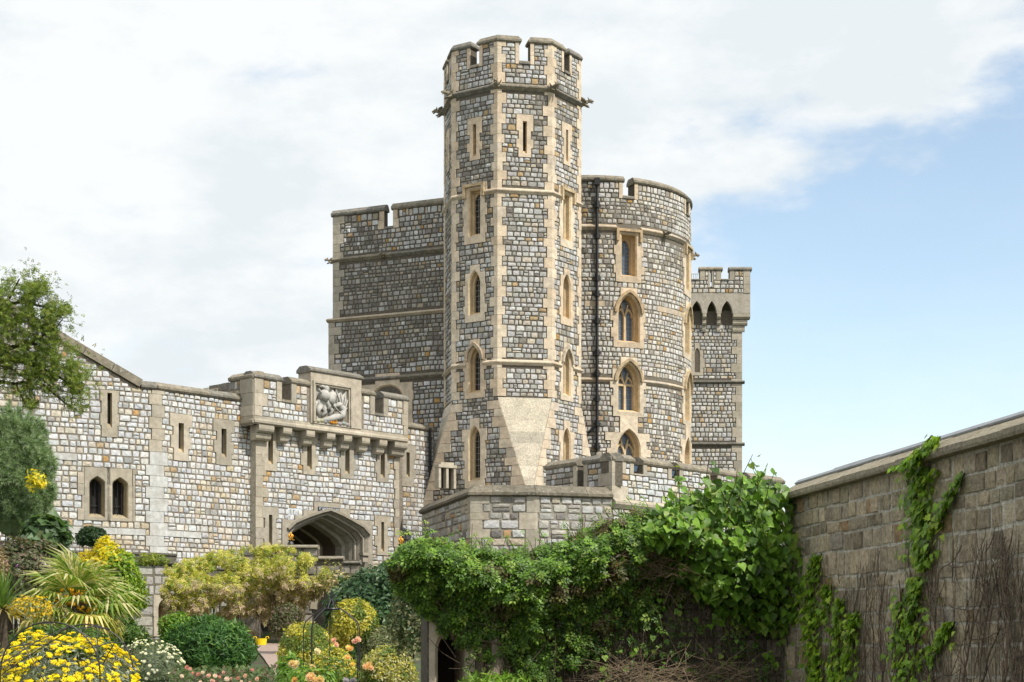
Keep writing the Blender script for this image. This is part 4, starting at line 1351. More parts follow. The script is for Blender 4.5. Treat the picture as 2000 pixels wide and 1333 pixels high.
# ---------------------------------------------------------------- curtain wall left of the gatehouse, and the short length to its right
def curtain_wall():
    root = thing('curtain_wall', 'long pale stone castle wall with raked coping and twin arched window, left of the gatehouse', 'castle wall')
    f = F_G
    ub, ur = f.u(306), f.u(503)
    B = f.pt(ub, 0)
    fl = Face(B.x, B.y, D=(0.866, 0.5))
    ZB, ZT = 2.5, 9.30
    rows = courses(2.7, ZT, .165)
    ul = fl.u(-70)
    slope0 = fl.uv(268, 757); slope1 = fl.uv(95, 654)
    k = (slope1[1] - slope0[1]) / (slope1[0] - slope0[0])
    zend = slope0[1] + k * (ul - slope0[0])
    rows2 = rows + courses(ZT, zend, .165)[1:]
    for px, y0, y1 in ((352.5, 827, 884), (436, 838, 893)):
        slit(root, f, f.u(px), f.v(px, y1), f.v(px, y0), rows, w=.20, ext=(.19, .3), tones=greytrim, above=.2, below=.3)
    slit(root, fl, fl.u(213.5), fl.v(213, 835), fl.v(213, 768), rows, w=.14, ext=(.16, .22), tones=greytrim, above=.1, below=.2)
    # twin window
    t0, t1 = fl.v(189, 1011), fl.v(189, 930)
    tlo = max(z for z in rows if z < t0 - .05); thi = min(z for z in rows if z > t1 + .12)
    for i, (a, b) in enumerate(((173, 206), (217.5, 250))):
        ua, ub_ = fl.u(a), fl.u(b)
        w = window(root, fl, (ua + ub_) / 2, t0, t1, ub_ - ua, rows, kind='tudor', rise=.20, ext=((.13, .13)), above=thi - t1, below=t0 - tlo, depth=.35, insets=(.03, .05), glass='dark', bars=None, tones=greytrim)
        iw = (ub_ - ua) - .1
        uc = (ua + ub_) / 2
        mb = MB()
        for x in (-.14, .0, .14): tube(mb, [fl.pt(uc + x * iw / .45, t0 + .1, -.22), fl.pt(uc + x * iw / .45, t1 - .08 - abs(x) * .5, -.22)], .014, 5)
        for z in (.3, .68): tube(mb, [fl.pt(uc - iw / 2 - .03, t0 + (t1 - t0) * z, -.3), fl.pt(uc + iw / 2 + .03, t0 + (t1 - t0) * z, -.3)], .010, 5)
        mb.build('window_bar', M['iron'], w)
    for s, px in ((-1, 160), (1, 264)):
        zz = [z for z in rows if tlo - .01 < z < thi + .01]
        a = fl.u(px)
        edge = fl.u(173) - .14 if s < 0 else fl.u(250) + .14
        for i in range(0, len(zz) - 1, 2):
            e = random.choice((0, .06, .13))
            x0, x1 = (edge - .06 - e, edge) if s < 0 else (edge, edge + .06 + e)
            block(root, fl, x0, x1, zz[i], zz[min(i + 2, len(zz) - 1)], .04, greytrim()); fl.excl.append((x0, x1, zz[i], zz[min(i + 2, len(zz) - 1)]))
    fl.excl.append((fl.u(173) - .14, fl.u(250) + .14, tlo, thi))
    mb = MB(); plate(mb, fl, rect(fl.u(206) - .02, fl.u(217.5) + .02, tlo + .003, thi - .003), -.05, .038, greytrim()); mb.build('mullion', M['trim'], root)
    # the pier at the bend: pale blocks
    q = 0
    prow = [z for z in rows]
    zmid = f.v(306, 905)
    for i in range(0, len(prow) - 1, 2):
        v0, v1 = prow[i], prow[min(i + 2, len(prow) - 1)]
        e0, e1 = ((.34, .24), (.22, .38))[q % 2]; q += 1
        if v0 > zmid: e0, e1 = e0 * .7, e1 * .7
        tone = (.60, .60, .58) if v0 < zmid else greytrim()
        g = random.uniform(.94, 1.05); tone = tuple(x * g for x in tone)
        bis = (fl.N + f.N); bis = bis / bis.dot(f.N)
        c = B
        pl = [c - fl.D * e0 - fl.N * .05, c - fl.D * e0 + fl.N * .035, c + bis * .035, c + f.D * e1 + f.N * .035, c + f.D * e1 - f.N * .05, c - bis * .05]
        mb = MB(); vprism(mb, [(p.x, p.y) for p in pl], v0 + .005, v1 - .005, tone); mb.build('quoin_stone', M['trim'], root)
        fl.excl.append((-e0 - .01, 1, v0, v1)); f.excl.append((ub - 1, ub + e1 + .01, v0, v1))
    # pale bands
    def pale(face, px0, px1, py, n=1):
        za = face.v((px0 + px1) / 2, py); i = min(range(len(rows) - 1), key=lambda i: abs((rows[i] + rows[i + 1]) / 2 - za))
        v0, v1 = rows[i], rows[i + 1]; u0, u1 = face.u(px0), face.u(px1)
        m = max(1, round((u1 - u0) / .8))
        for j in range(m):
            a, b = u0 + (u1 - u0) * j / m, u0 + (u1 - u0) * (j + 1) / m
            g = random.uniform(.93, 1.05); block(root, face, a, b, v0, v1, .035, (.60 * g, .60 * g, .58 * g), name='band_stone')
        face.excl.append((u0, u1, v0, v1))
    pale(fl, 76, 150, 893); pale(fl, 118, 284, 1034); pale(f, 322, 392, 1040)
    lay(root, f, rows, lambda v: (ub, ur), PAL_W2, .205, pal2=PAL_W, patch=.22, pscale=.35, split=.05)
    def left_range(v):
        if v < ZT: return (ul, 0)
        x = slope0[0] + (v + .1 - slope0[1]) / k
        return (ul, x) if x > ul + .2 else None
    lay(root, fl, rows2, left_range, PAL_W, .235, pal2=PAL_W2, patch=-.38, pscale=.35, split=.05)
    mb = MB()
    core(mb, f, rect(ub, ur, ZB, ZT), f.holes, MORT_W)
    core(mb, fl, [(ul, ZB), (0, ZB), (0, ZT), (slope0[0], slope0[1] + .0), (ul, zend)], fl.holes, MORT_W)
    bk = [f.pt(ur, 0, -.6), f.pt(ur, 0, -.8), f.pt(ub, 0, -.8) - Vector((.1, 0, 0)), fl.pt(ul, 0, -.8), fl.pt(ul, 0, -.6), f.pt(ub, 0, -.6)]
    vprism(mb, [(p.x, p.y) for p in bk], ZB, ZT - .05, MORT_W)
    plate(mb, fl, [(ul, ZT - .06), (slope0[0], ZT - .06), (ul, zend - .02)], -.8, -.6, MORT_W)
    mb.build('wall', M['mortar'], root)
    straight_coping(root, f, ub, ur, ZT, -.7, .26, .09, 1.1)
    straight_coping(root, fl, slope0[0] + .1, 0, ZT, -.7, .26, .09, 1.1)
    n = 6
    for i in range(n):
        a, b = i / n, (i + 1) / n
        L = lambda t: (slope0[0] + .1 + (ul - slope0[0] - .1) * t, slope0[1] + .12 + (zend - slope0[1]) * t)
        mb = MB(); band(mb, fl, [L(a), L(b - .003)], .24, -.7, .09, col=cope()); mb.build('raked_coping', M['coping'], root)
    # short length right of the gatehouse
    root2 = thing('link_wall', 'short stone wall squeezed between the gatehouse and the octagonal tower', 'castle wall')
    f2 = Face(GP.x, GP.y, D=GD)
    u0, u1 = f2.u(786), f2.u(846)
    zt = 9.18
    rows = courses(2.8, zt, .165)
    slit(root2, f2, f2.u(795.5), f2.v(795, 932), f2.v(795, 884), rows, w=.16, ext=(.2, .3), tones=greytrim, above=.2, below=.3)
    lay(root2, f2, rows, lambda v: (u0, u1), PAL_W, .23, pal2=PAL_T, patch=-.4)
    mb = MB(); core(mb, f2, rect(u0, u1, 2.5, zt), f2.holes, MORT_W); plate(mb, f2, rect(u0, u1, 2.5, zt - .02), -.7, -.01, MORT_W) if False else None
    b = [f2.pt(u0, 0, -.4), f2.pt(u1, 0, -.4), f2.pt(u1, 0, -.7), f2.pt(u0, 0, -.7)]
    vprism(mb, [(p.x, p.y) for p in b], 2.5, zt - .02, MORT_W); mb.build('wall', M['mortar'], root2)
    straight_coping(root2, f2, u0, u1, zt, -.7, .24, .09, .9)
    mb = MB(); u = f2.u(836.5); tube(mb, [f2.pt(u, zt + .1, .09), f2.pt(u, 4.0, .09)], .05, 8); dp = mb.build('drainpipe', M['iron'], root2)
    for z in (8.9, 7.9, 6.9, 5.9):
        mb = MB(); tube(mb, [f2.pt(u, z - .06, .09), f2.pt(u, z + .06, .09)], .075, 8); mb.build('pipe_collar', M['iron'], dp)


curtain_wall()


# ---------------------------------------------------------------- ashlar terrace wall under the curtain wall
def terrace_wall():
    root = thing('terrace_wall', 'grey ashlar retaining wall with small arched opening below the curtain wall', 'retaining wall')
    f = moved(F_G, .55)
    ub = f.u(306) - .1
    B = f.pt(ub, 0)
    fl = Face(B.x, B.y, D=(0.866, 0.5))
    ul, ur = fl.u(-60), f.u(520)
    zt = fl.v(300, 1104)
    zt2 = f.v(365, 1130)
    rows = courses(1.0, zt, .3, .12)
    wu0, wu1 = f.u(301), f.u(329)
    G_ = [(4, (.44, .43, .40)), (2, (.38, .37, .34)), (2, (.50, .48, .43))]
    # arched opening at the bend, in the right-hand face
    window(root, f, f.u(313) + .1, f.v(313, 1234), f.v(313, 1170), .40, rows, rise=.3, ext=(.16, .16), above=.2, below=.2, depth=.5, insets=(.02, .03), glass='dark', bars=None, tones=greytrim)
    lay(root, f, rows, lambda v: (ub, ur), G_, .5, depth=(.03, .04), j=.022, split=0)
    lay(root, fl, rows, lambda v: (ul, 0), G_, .5, depth=(.03, .04), j=.022, split=0)
    mb = MB(); core(mb, f, rect(ub, ur, .5, zt), f.holes, (.2, .18, .14)); core(mb, fl, rect(ul, 0, .5, zt), [], (.2, .18, .14))
    bk = [f.pt(ur, 0, -.01), f.pt(ur, 0, -.53), f.pt(ub, 0, -.53), fl.pt(ul, 0, -.53), fl.pt(ul, 0, -.01), f.pt(ub, 0, -.6)]
    mb.add([f.pt(ub, zt), f.pt(ur, zt), f.pt(ur, zt, -.56), f.pt(ub, zt, -.56)], [(0, 1, 2, 3)], MORTAR); mb.add([fl.pt(ul, zt), fl.pt(0, zt), fl.pt(0, zt, -.56), fl.pt(ul, zt, -.56)], [(0, 1, 2, 3)], MORTAR)
    mb.build('wall', M['mortar'], root)
    for a, b, z, ff in ((ul, ul / 2, zt, fl), (ul / 2, 0.0, zt, fl), (ub, f.u(341), zt, f), (f.u(341), f.u(440), zt2, f), (f.u(440), ur, zt2, f)):
        mb = MB(); run(mb, ff, a, b - .003, [(-.5, z), (.05, z), (.14, z + .06), (.14, z + .12), (.10, z + .14), (.10, z + .27), (.14, z + .3), (.14, z + .36), (-.5, z + .36)], col=(.16, .145, .12)); mb.build('string_course', M['coping'], root)


terrace_wall()


# ---------------------------------------------------------------- stepped bridge wall with the garden doorway
def bridge_wall():
    root = thing('bridge_wall', 'low stepped stone bridge wall half buried under the pale climber', 'wall')
    f = Face(0, 50.0, 0)
    x = f.u; z = lambda py: EYE + (HY - py) / F_PX * 50
    rows = courses(1.2, z(1070), .28, .1)
    def top(px): return z(1072) if px < 621 else z(1094)
    G_ = [(3, (.30, .27, .23)), (2, (.36, .33, .28)), (1, (.22, .2, .17))]
    door_void = (x(506), x(529), 1.0, z(1172)); arch = (x(612), x(668), 1.0, z(1150))
    for q in (door_void, arch): f.holes.append(q); f.excl.append((q[0] - .02, q[1] + .02, q[2], q[3]))
    f.excl.append((x(621), 99, z(1094), 99))
    lay(root, f, rows, lambda v: (x(470), x(702)), G_, .42, depth=(.03, .05))
    mb = MB(); core(mb, f, [(x(470), 1.0 - .001 + .5), (x(702), 1.5), (x(702), z(1094)), (x(621), z(1094)), (x(621), z(1072)), (x(470), z(1072))], [(a, b, 1.51, d) for a, b, c, d in f.holes], MORTAR)
    for a, b, t in ((470, 621, z(1072)), (621, 702, z(1094))):
        plate(mb, f, rect(x(a), x(b), t - .5, t - .002), -.5, -.004, MORTAR)
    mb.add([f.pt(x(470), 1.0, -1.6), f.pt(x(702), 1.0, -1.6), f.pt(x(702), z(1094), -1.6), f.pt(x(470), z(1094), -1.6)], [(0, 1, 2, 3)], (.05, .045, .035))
    mb.build('wall', M['mortar'], root)
    for a, b, t in ((536, 621, z(1072)), (621, 671, z(1094)), (671, 704, z(1102))):
        straight_coping(root, f, x(a), x(b), t, -.5, .12, .1, 1.0)
    # arch ring over the dark opening
    mb = MB(); c = (x(612) + x(668)) / 2
    ar = [(c + q, y) for q, y in arch_pts(x(668) - x(612), z(1190), z(1150) - z(1190), 6)]
    band(mb, f, ar, .18, -.3, .06, col=greytrim()); mb.build('arch_ring', M['trim'], root)
    mb = MB(); plate(mb, f, rect(x(482), x(506), 1.2, z(1172)), -.3, .05, (.33, .29, .25)); mb.build('door_jamb', M['wall'], root)


bridge_wall()


# ---------------------------------------------------------------- polygonal bastion in front of the tower foot
def bastion():
    root = thing('bastion_wall', 'angled grey stone bastion with lichened coping at the octagonal tower foot', 'bastion')
    p0, p1, p2, p3 = Vector((-3.08, 58.0)), Vector((-1.236, 51.0)), Vector((.70, 51.05)), Vector((3.07, 51.8))
    ZT = 6.13
    rows = courses(2.0, ZT, .27, .2)
    F_ = []
    for a, b in ((p0, p1), (p1, p2), (p2, p3)):
        f = Face(a.x, a.y, D=tuple(b - a)); f.L = (b - a).length; F_.append(f)
    corner_quoins(root, F_[0], F_[0].L, F_[1], 0, rows, (.3, .4), (.32, .5), tones=greytrim, step=1)
    corner_quoins(root, F_[1], F_[1].L, F_[2], 0, rows, (.42, .26), (.08, .12), tones=greytrim, step=2)
    for f, wm in zip(F_, (.44, .40, .36)):
        lay(root, f, rows, lambda v, f=f: (0, f.L), PAL_B, wm, j=.032, depth=(.04, .07), split=.12)
        mb = MB(); core(mb, f, rect(0, f.L, 1.0, ZT), [], (.33, .30, .25)); mb.build('wall', M['mortar'], root)
    mb = MB(); mb.add([(p.x, p.y, ZT + .1) for p in (p0, p1, p2, p3)] + [(3.4, 58, ZT + .1)], [(0, 1, 2, 3, 4)], (.3, .28, .24)); mb.build('walkway', M['coping'], root)
    # coping: big sloping slabs, mitred at the corners
    pl = [p0, p1, p2, p3]
    d = []
    for i, p in enumerate(pl):
        ns = [F_[k].N for k in (i - 1, i) if 0 <= k < 3]
        m = sum(ns, Vector((0, 0, 0))); m = m / m.dot(ns[0])
        d.append(m)
    prof = [(-.35, ZT), (.04, ZT), (.13, ZT + .04), (.13, ZT + .12), (-.18, ZT + .36), (-.35, ZT + .36)]
    for i in range(3):
        n = (6, 3, 3)[i]
        for j in range(n):
            vs_ = []
            for t in (j / n + .002, (j + 1) / n - .002):
                p = pl[i].lerp(pl[i + 1], t); m = d[i].lerp(d[i + 1], t) if n == 1 else None
                nn = F_[i].N
                e0, e1 = d[i] if j == 0 and t < .5 / n else nn, d[i + 1] if j == n - 1 and t > 1 - .5 / n else nn
                mm = e0 if t < (j + .5) / n else e1
                for dd, z in prof: vs_.append(Vector((p.x, p.y, z)) + mm * dd)
            k = len(prof)
            mb = MB(); mb.add(vs_, [(a, (a + 1) % k, k + (a + 1) % k, k + a) for a in range(k)] + [tuple(range(k))[::-1], tuple(range(k, 2 * k))], tuple(q * .72 for q in cope())); mb.build('coping_slab', M['coping'], root)
    # little stone hood at the foot of the tower
    ax = (Vector((.83, .56, 0)), Vector((.56, -.83, 0)), Vector((0, 0, 1)))
    c = P(870, 940, 57.4)
    mb = MB(); t = greytrim()
    for dx in (-.30, .0, .30): box(mb, c + ax[0] * dx + Vector((0, 0, .1)), (.09, .26, .7), ax, t)
    box(mb, c + Vector((0, 0, .49)), (.74, .32, .1), ax, t); box(mb, c + Vector((0, 0, .58)), (.52, .26, .09), ax, t); box(mb, c + ax[1] * -.1 + Vector((0, 0, .1)), (.6, .06, .7), ax, (.03, .03, .03))
    mb.build('stone_hood', M['trim'], root)


bastion()


# ---------------------------------------------------------------- battlemented parapet right of the bastion
def low_parapet():
    root = thing('battlemented_parapet', 'low pale battlemented wall with floodlit gaps in front of the round tower', 'parapet')
    cnr = Vector((3.07, 51.85))
    fa = Face(cnr.x, cnr.y, D=(0.578, -0.816)); fb = Face(cnr.x, cnr.y, D=(0.648, 0.761))
    ZB, ZS, ZT = 6.0, 6.95, 7.30
    rows = courses(ZB + .15, 6.55, .2, .2) + courses(6.55, ZS, .2, .2)[1:] + courses(ZS, ZT, .18, .2)[1:]
    ua = fa.u(1066); ue = fb.u(1530)
    ca = [(fa.u(1128), fa.u(1141))]
    cb = [(fb.u(1237), fb.u(1255)), (fb.u(1311), fb.u(1326)), (fb.u(1386), fb.u(1400)), (fb.u(1450), fb.u(1463))]
    corner_quoins(root, fa, 0, fb, 0, rows, (.3, .75), (.75, .42), tones=lambda: tuple(x * 1.06 for x in greytrim()), step=2)
    for f, cs in ((fa, ca), (fb, cb)):
        zs_ = ZS if f is fb else 6.55
        for a, b in cs:
            f.excl.append((a - .2, b + .2, zs_ - .01, ZT + 1))
            block(root, f, a - .2, a, zs_, ZT, .03, greytrim()); block(root, f, b, b + .2, zs_, ZT, .03, greytrim())
            mb = MB(); run(mb, f, a, b, [(-.45, zs_), (.04, zs_), (.04, zs_ + .05), (-.45, zs_ + .1)], col=greytrim()); mb.build('crenel_sill', M['trim'], root)
    lay(root, fa, rows, lambda v: (ua, 0), PAL_T, .32, split=.1)
    lay(root, fb, rows, lambda v: (0, ue), PAL_W, .32, pal2=PAL_W2, patch=-.4, split=.1)
    mb = MB()
    for f, u0, u1, cs, zs_ in ((fa, ua, 0, ca, 6.55), (fb, 0, ue, cb, ZS)):
        core(mb, f, rect(u0, u1, 2.0, zs_), [], MORTAR)
        x = u0
        for a, b in cs + [(u1, None)]:
            plate(mb, f, rect(x, a, zs_, ZT - .003), -.42, -.004, MORTAR); x = b
        plate(mb, f, rect(u0 + (.0 if f is fa else .42), u1 - (.42 if f is fa else 0), 5.0, zs_ - .004), -.42, -.02, MORTAR)
    mb.build('wall', M['mortar'], root)
    for f, u0, u1, cs in ((fa, ua, 0.0, ca), (fb, 0.0, ue, cb)):
        x = u0
        for a, b in cs + [(u1, None)]: straight_coping(root, f, x, a, ZT, -.42, .26, .07, 1.1, end=.03); x = b
    for i in range(5):
        a, b = ue * i / 5, ue * (i + 1) / 5
        mb = MB(); run(mb, fb, a, b - .003, [(-.1, 5.85), (.05, 5.85), (.14, 5.98), (.14, 6.06), (.03, 6.16), (-.1, 6.16)], col=greytrim()); mb.build('string_course', M['trim'], root)
    # lower courses below the ledge
    low = courses(4.6, 5.85, .24)
    lay(root, fb, low, lambda v: (0, ue), PAL_T, .4)
    FLOOD.extend([fb.pt((a + b) / 2, ZS + .12, -.2) for a, b in (cb[0], cb[1], cb[3])])
    return fb


FB = low_parapet()
for i, p in enumerate(FLOOD):
    lab = ('black floodlight in the parapet gap right of the corner pier', 'black floodlight in the second parapet gap from the corner', 'black floodlight in the last parapet gap behind the climber')[i]
    root = thing('floodlight', lab, 'floodlight', 'floodlights in the parapet gaps')
    ax = (FB.D, (FB.N * .9 - Vector((0, 0, .3))).normalized(), Vector((0, 0, 1)))
    ax = (ax[0], ax[1], ax[0].cross(ax[1]) * -1)
    mb = MB(); box(mb, p + Vector((0, 0, .13)), (.30, .16, .24), ax); mb.build('housing', M['iron'], root)
    mb = MB(); box(mb, p + Vector((0, 0, .13)) + ax[1] * .085, (.24, .01, .18), ax); mb.build('lamp_glass', M['glass_sky'], root)
    mb = MB(); box(mb, p + Vector((0, 0, -.02)), (.05, .05, .16)); mb.build('bracket', M['iron'], root)

# ---------------------------------------------------------------- garden walls near the camera
FA = Face(*P(2000, 0, 10.9).xy, D=(0.1475, -0.989))           # right-hand wall, running away from the camera
UC_ = FA.u(1533)                                              # its far end
CORNER = FA.pt(UC_, 0)
FBW = Face(CORNER.x, CORNER.y, D=(0.989, 0.1475))             # cross wall, from the corner to the left


def garden_walls():
    root = thing('garden_wall', 'brown stone garden wall with sloping coping at the right, ivy growing on it', 'garden wall')
    f = FA
    u0, u1 = UC_, 4.2
    ZT = 2.955
    rows = courses(-.2, ZT, .165, .38)
    jk = [(.0 if i else 0) for i in rows]
    lay(root, f, rows, lambda v: (u0, u1), [(w, (t[0] * 1.62, t[1] * 1.56, t[2] * 1.48)) for w, t in PAL_A], .21, j=.016, depth=(.025, .04), split=.03, pscale=1.2)
    mb = MB(); core(mb, f, rect(u0, u1, -.4, ZT), [], (.72, .68, .58)); 
    b = [f.pt(u0 - .0, 0, -.01), f.pt(u1, 0, -.01), f.pt(u1, 0, -.42), f.pt(u0 - .0, 0, -.42)]
    vprism(mb, [(p.x, p.y) for p in b], -.4, ZT - .01, MORTAR); mb.build('wall', M['wall'], root)
    n = 15; us = [u0 - .05 + (u1 - u0 + .05) * i / n for i in range(n + 1)]
    for a, b in zip(us[:-1], us[1:]):
        g = random.uniform(.9, 1.08); dz = random.uniform(-.006, .006)
        mb = MB(); run(mb, f, a + .003, b - .003, [(-.46, ZT), (.09, ZT), (.10, ZT + .02), (.10, ZT + .055 + dz), (-.15, ZT + .185 + dz), (-.46, ZT + .185)], col=(.46 * g, .405 * g, .30 * g)); mb.build('coping_slab', M['wall'], root)
    n = 9; us = [u0 - .05 + (u1 - u0 + .05) * i / n for i in range(n + 1)]
    for a, b in zip(us[:-1], us[1:]):
        dz = random.uniform(-.004, .008)
        mb = MB(); run(mb, f, a - .02, b + .015, [(-.44, ZT + .188), (-.12, ZT + .172), (-.115, ZT + .186), (-.15, ZT + .215 + dz), (-.44, ZT + .23)], col=(.5, .5, .5)); mb.build('lead_flashing', M['lead'], root)
    # cross wall under the climbers, with the garden doorway at its left end
    root = thing('cross_wall', 'shaded stone garden wall under the climbers with an arched doorway at its left end', 'garden wall')
    f = FBW
    uL = f.u(834); ZT = 2.28
    rows = courses(-.2, ZT, .17, .22)
    d0, d1, dz, rise = f.u(849), f.u(849) + .31, 1.78, .2
    uc, w = (d0 + d1) / 2, d1 - d0
    mb = MB(); tone = (.46, .40, .31)
    prof = opening(w, -.3, dz, rise)
    lv = [(0, .03), (.03, -.02), (.03, -.9)]
    e = .055
    outer = [(d0 - e, -.3), (d1 + e, -.3), (d1 + e, dz + .1), (d0 - e, dz + .1)]
    loops = [[Vector((x, y, 0)) for x, y in outer], [Vector((uc + x, y, 0)) for x, y in reversed(prof)]]
    pts = [p for l in loops for p in l]
    mb.add([f.pt(p.x, p.y, .03) for p in pts], [tuple(q) for q in tessellate_polygon(loops)], tone)
    m = len(prof); vs_ = []
    for ins, dp in lv:
        for x, y in prof: vs_.append(f.pt(uc + x * (w - 2 * ins) / w, y - ins, dp))
    mb.add(vs_, [(q * m + i, q * m + (i + 1) % m, (q + 1) * m + (i + 1) % m, (q + 1) * m + i) for q in range(2) for i in range(m)], tone)
    mb.build('doorway', M['trim'], root)
    mb = MB(); mb.add([f.pt(d0 + .02, -.3, -.89), f.pt(d1, -.3, -.89), f.pt(d1, dz, -.89), f.pt(d0 + .02, dz, -.89)], [(0, 1, 2, 3)]); mb.build('door_void', M['dark'], root)  # dark sheet at the back paints the shade inside the doorway
    f.excl.append((d0 - e, d1 + e, -1, dz + .1)); f.holes.append((d0, d1, -.35, dz))
    lay(root, f, rows, lambda v: (uL, -.0), PAL_A, .22, j=.022, depth=(.03, .05), split=.05)
    mb = MB(); core(mb, f, rect(uL, 0, -.4, ZT), f.holes, (.2, .18, .14))
    for a, b in ((uL, d0 - .05), (d1 + .05, .4)): plate(mb, f, rect(a, b, -.4, ZT - .01), -.6, -.005, MORTAR)
    plate(mb, f, rect(d0 - .05, d1 + .05, dz + .05, ZT - .01), -.6, -.006, MORTAR); mb.build('wall', M['wall'], root)
    for i in range(5):
        a = uL + (0 - uL) * i / 5; b = uL + (0 - uL) * (i + 1) / 5
        mb = MB(); run(mb, f, a + .003, b - .003, [(-.65, ZT), (.05, ZT), (.08, ZT + .05), (-.2, ZT + .14), (-.65, ZT + .14)], col=cope()); mb.build('coping_slab', M['wall'], root)
    # pale stone post in the corner
    for i in range(6):
        block(root, f, -.03, .12, i * .3, i * .3 + .3, .10, (.40, .36, .28), mat=M['wall'])


garden_walls()


# ---------------------------------------------------------------- ground, path
def ground_z(x, y):
    def ss(a, b, t):
        t = min(1, max(0, (t - a) / (b - a))); return t * t * (3 - 2 * t)
    z = 1.6 * min(1.0, max(0.0, (y - 22) / 24)) + 1.2 * ss(47, 58, y) - 2.8 * ss(110, 240, y)
    z += 1.05 * math.exp(-((x + 3.6) / 2.0) ** 2 - ((y - 13) / 3.0) ** 2)
    z += 0.05 * noise.noise(Vector((x * .5, y * .5, 0)))
    if y < 50 and -8.5 < x < -5: z += 0
    return z


def ground():
    xs = sorted(set([-3000, -1200, -500, -220, -120, -70, -45] + [-30 + i * 1.5 for i in range(41)] + [45, 70, 120, 220, 500, 1200, 3000]))
    ys = sorted(set([-60, -30, -10, 0] + [3 + i * 1.0 for i in range(60)] + [70, 80, 95, 110, 140, 180, 240, 400, 900, 2000, 5000]))
    mb = MB()
    vs_ = [(x, y, ground_z(x, y)) for y in ys for x in xs]
    n = len(xs)
    mb.add(vs_, [(j * n + i, j * n + i + 1, (j + 1) * n + i + 1, (j + 1) * n + i) for j in range(len(ys) - 1) for i in range(n - 1)])
    m, nt, p = shader('soil_and_grass')
    c = ramp_node(nt, noise_node(nt, 1.2, 8, .7), .42, (.05, .042, .025), .6, (.045, .075, .018))
    nt.links.new(c, p.inputs['Base Color']); p.inputs['Roughness'].default_value = .95
    tag(mb.build('ground', m), kind='structure')
    # gravel path climbing to the doorway
    mb = MB(); n = 40
    vs_ = []
    for i in range(n + 1):
        y = 10 + 38.5 * i / n
        t = i / n
        xc = (-.4 if y < 16 else -.4 + (-6.9 + .4) * ((y - 16) / 32.5))
        for s in (-.62, .62): vs_.append((xc + s, y, max(ground_z(xc + s, y), ground_z(xc, y)) + .03))
    mb.add(vs_, [(2 * i, 2 * i + 1, 2 * i + 3, 2 * i + 2) for i in range(n)])
    m, nt, p = shader('pink_gravel')
    c = ramp_node(nt, noise_node(nt, 22, 6, .8), .35, (.22, .16, .13), .65, (.44, .33, .28))
    nt.links.new(c, p.inputs['Base Color']); p.inputs['Roughness'].default_value = .95
    b = nt.nodes.new('ShaderNodeBump'); b.inputs['Strength'].default_value = .6; nt.links.new(noise_node(nt, 40, 3), b.inputs['Height']); nt.links.new(b.outputs[0], p.inputs['Normal'])
    tag(mb.build('path', m), kind='structure')


ground()


# ---------------------------------------------------------------- plants: leaf templates and scatter helpers
def tmpl(verts, tris): return np.array(verts, np.float32), np.array(tris, np.int32)


LEAF = tmpl([(0, 0, 0), (-.26, .42, .07), (0, 1, -.06), (.26, .42, .07), (0, .45, 0)], [(0, 4, 1), (1, 4, 2), (0, 3, 4), (3, 2, 4)])
NARROW = tmpl([(0, 0, 0), (-.09, .5, .02), (0, 1, -.05), (.09, .5, .02)], [(0, 2, 1), (0, 3, 2)])
HEART = tmpl([(0, .1, 0), (-.22, 0, .05), (-.46, .16, .07), (-.44, .45, .05), (-.2, .78, 0), (0, 1.08, -.10), (.2, .78, 0), (.44, .45, .05), (.46, .16, .07), (.22, 0, .05), (0, .5, -.03)],
             [(10, i + 1, i) for i in range(0, 9)] + [(10, 0, 9)])
IVYLEAF = tmpl([(0, .08, 0), (-.3, -.05, .02), (-.5, .3, .04), (-.26, .42, .03), (-.34, .72, .0), (-.12, .68, .03), (0, 1.05, -.08), (.12, .68, .03), (.34, .72, 0), (.26, .42, .03), (.5, .3, .04), (.3, -.05, .02), (0, .42, -.02)],
               [(12, i + 1, i) for i in range(0, 11)] + [(12, 0, 11)])
_sp_v, _sp_t = [], []
for (x, y, ang, s) in ((0, .5, 0, .5), (-.05, .35, 55, .42), (.05, .35, -55, .42), (-.04, .1, 65, .4), (.04, .1, -65, .4)):
    k_ = len(_sp_v); ca, sa = math.cos(rad(ang)), math.sin(rad(ang))
    for vx, vy, vz in ((0, 0, 0), (-.3, .45, .08), (0, 1, -.1), (.3, .45, .08)):
        _sp_v.append((x + s * (vx * ca - vy * sa), y + s * (vx * sa + vy * ca), s * vz + .05 * math.sin(ang)))
    _sp_t += [(k_, k_ + 2, k_ + 1), (k_, k_ + 3, k_ + 2)]
SPRIG = tmpl(_sp_v, _sp_t)
_tf_v, _tf_t = [], []
for q in range(7):
    a = 2 * math.pi * q / 7; k_ = len(_tf_v)
    dx, dy = math.cos(a), math.sin(a); t_ = .35 + .2 * (q % 3)
    _tf_v += [(-dy * .05, dx * .05, 0), (dy * .05, -dx * .05, 0), (dx * t_, dy * t_ , 1 - .25 * t_)]
    _tf_t.append((k_, k_ + 1, k_ + 2))
TUFT = tmpl(_tf_v, _tf_t)


def unit(a): return a / np.maximum(1e-9, np.linalg.norm(a, axis=1, keepdims=True))


def frames(Nrm, tip=None, roll=1.0):
    n = len(Nrm)
    Nrm = unit(Nrm)
    r = RNG.normal(size=(n, 3)) * roll
    if tip is not None: r = r + tip
    Y = unit(r - Nrm * (r * Nrm).sum(1, keepdims=True))
    X = np.cross(Y, Nrm)
    return X, Y, Nrm


def tones_of(pal, n, var=.14):
    w = np.array([p[0] for p in pal], float); c = np.array([p[1] for p in pal], np.float32)
    k = RNG.choice(len(pal), n, p=w / w.sum())
    return c[k] * (1 + RNG.normal(0, var, (n, 1))).clip(.55, 1.5)


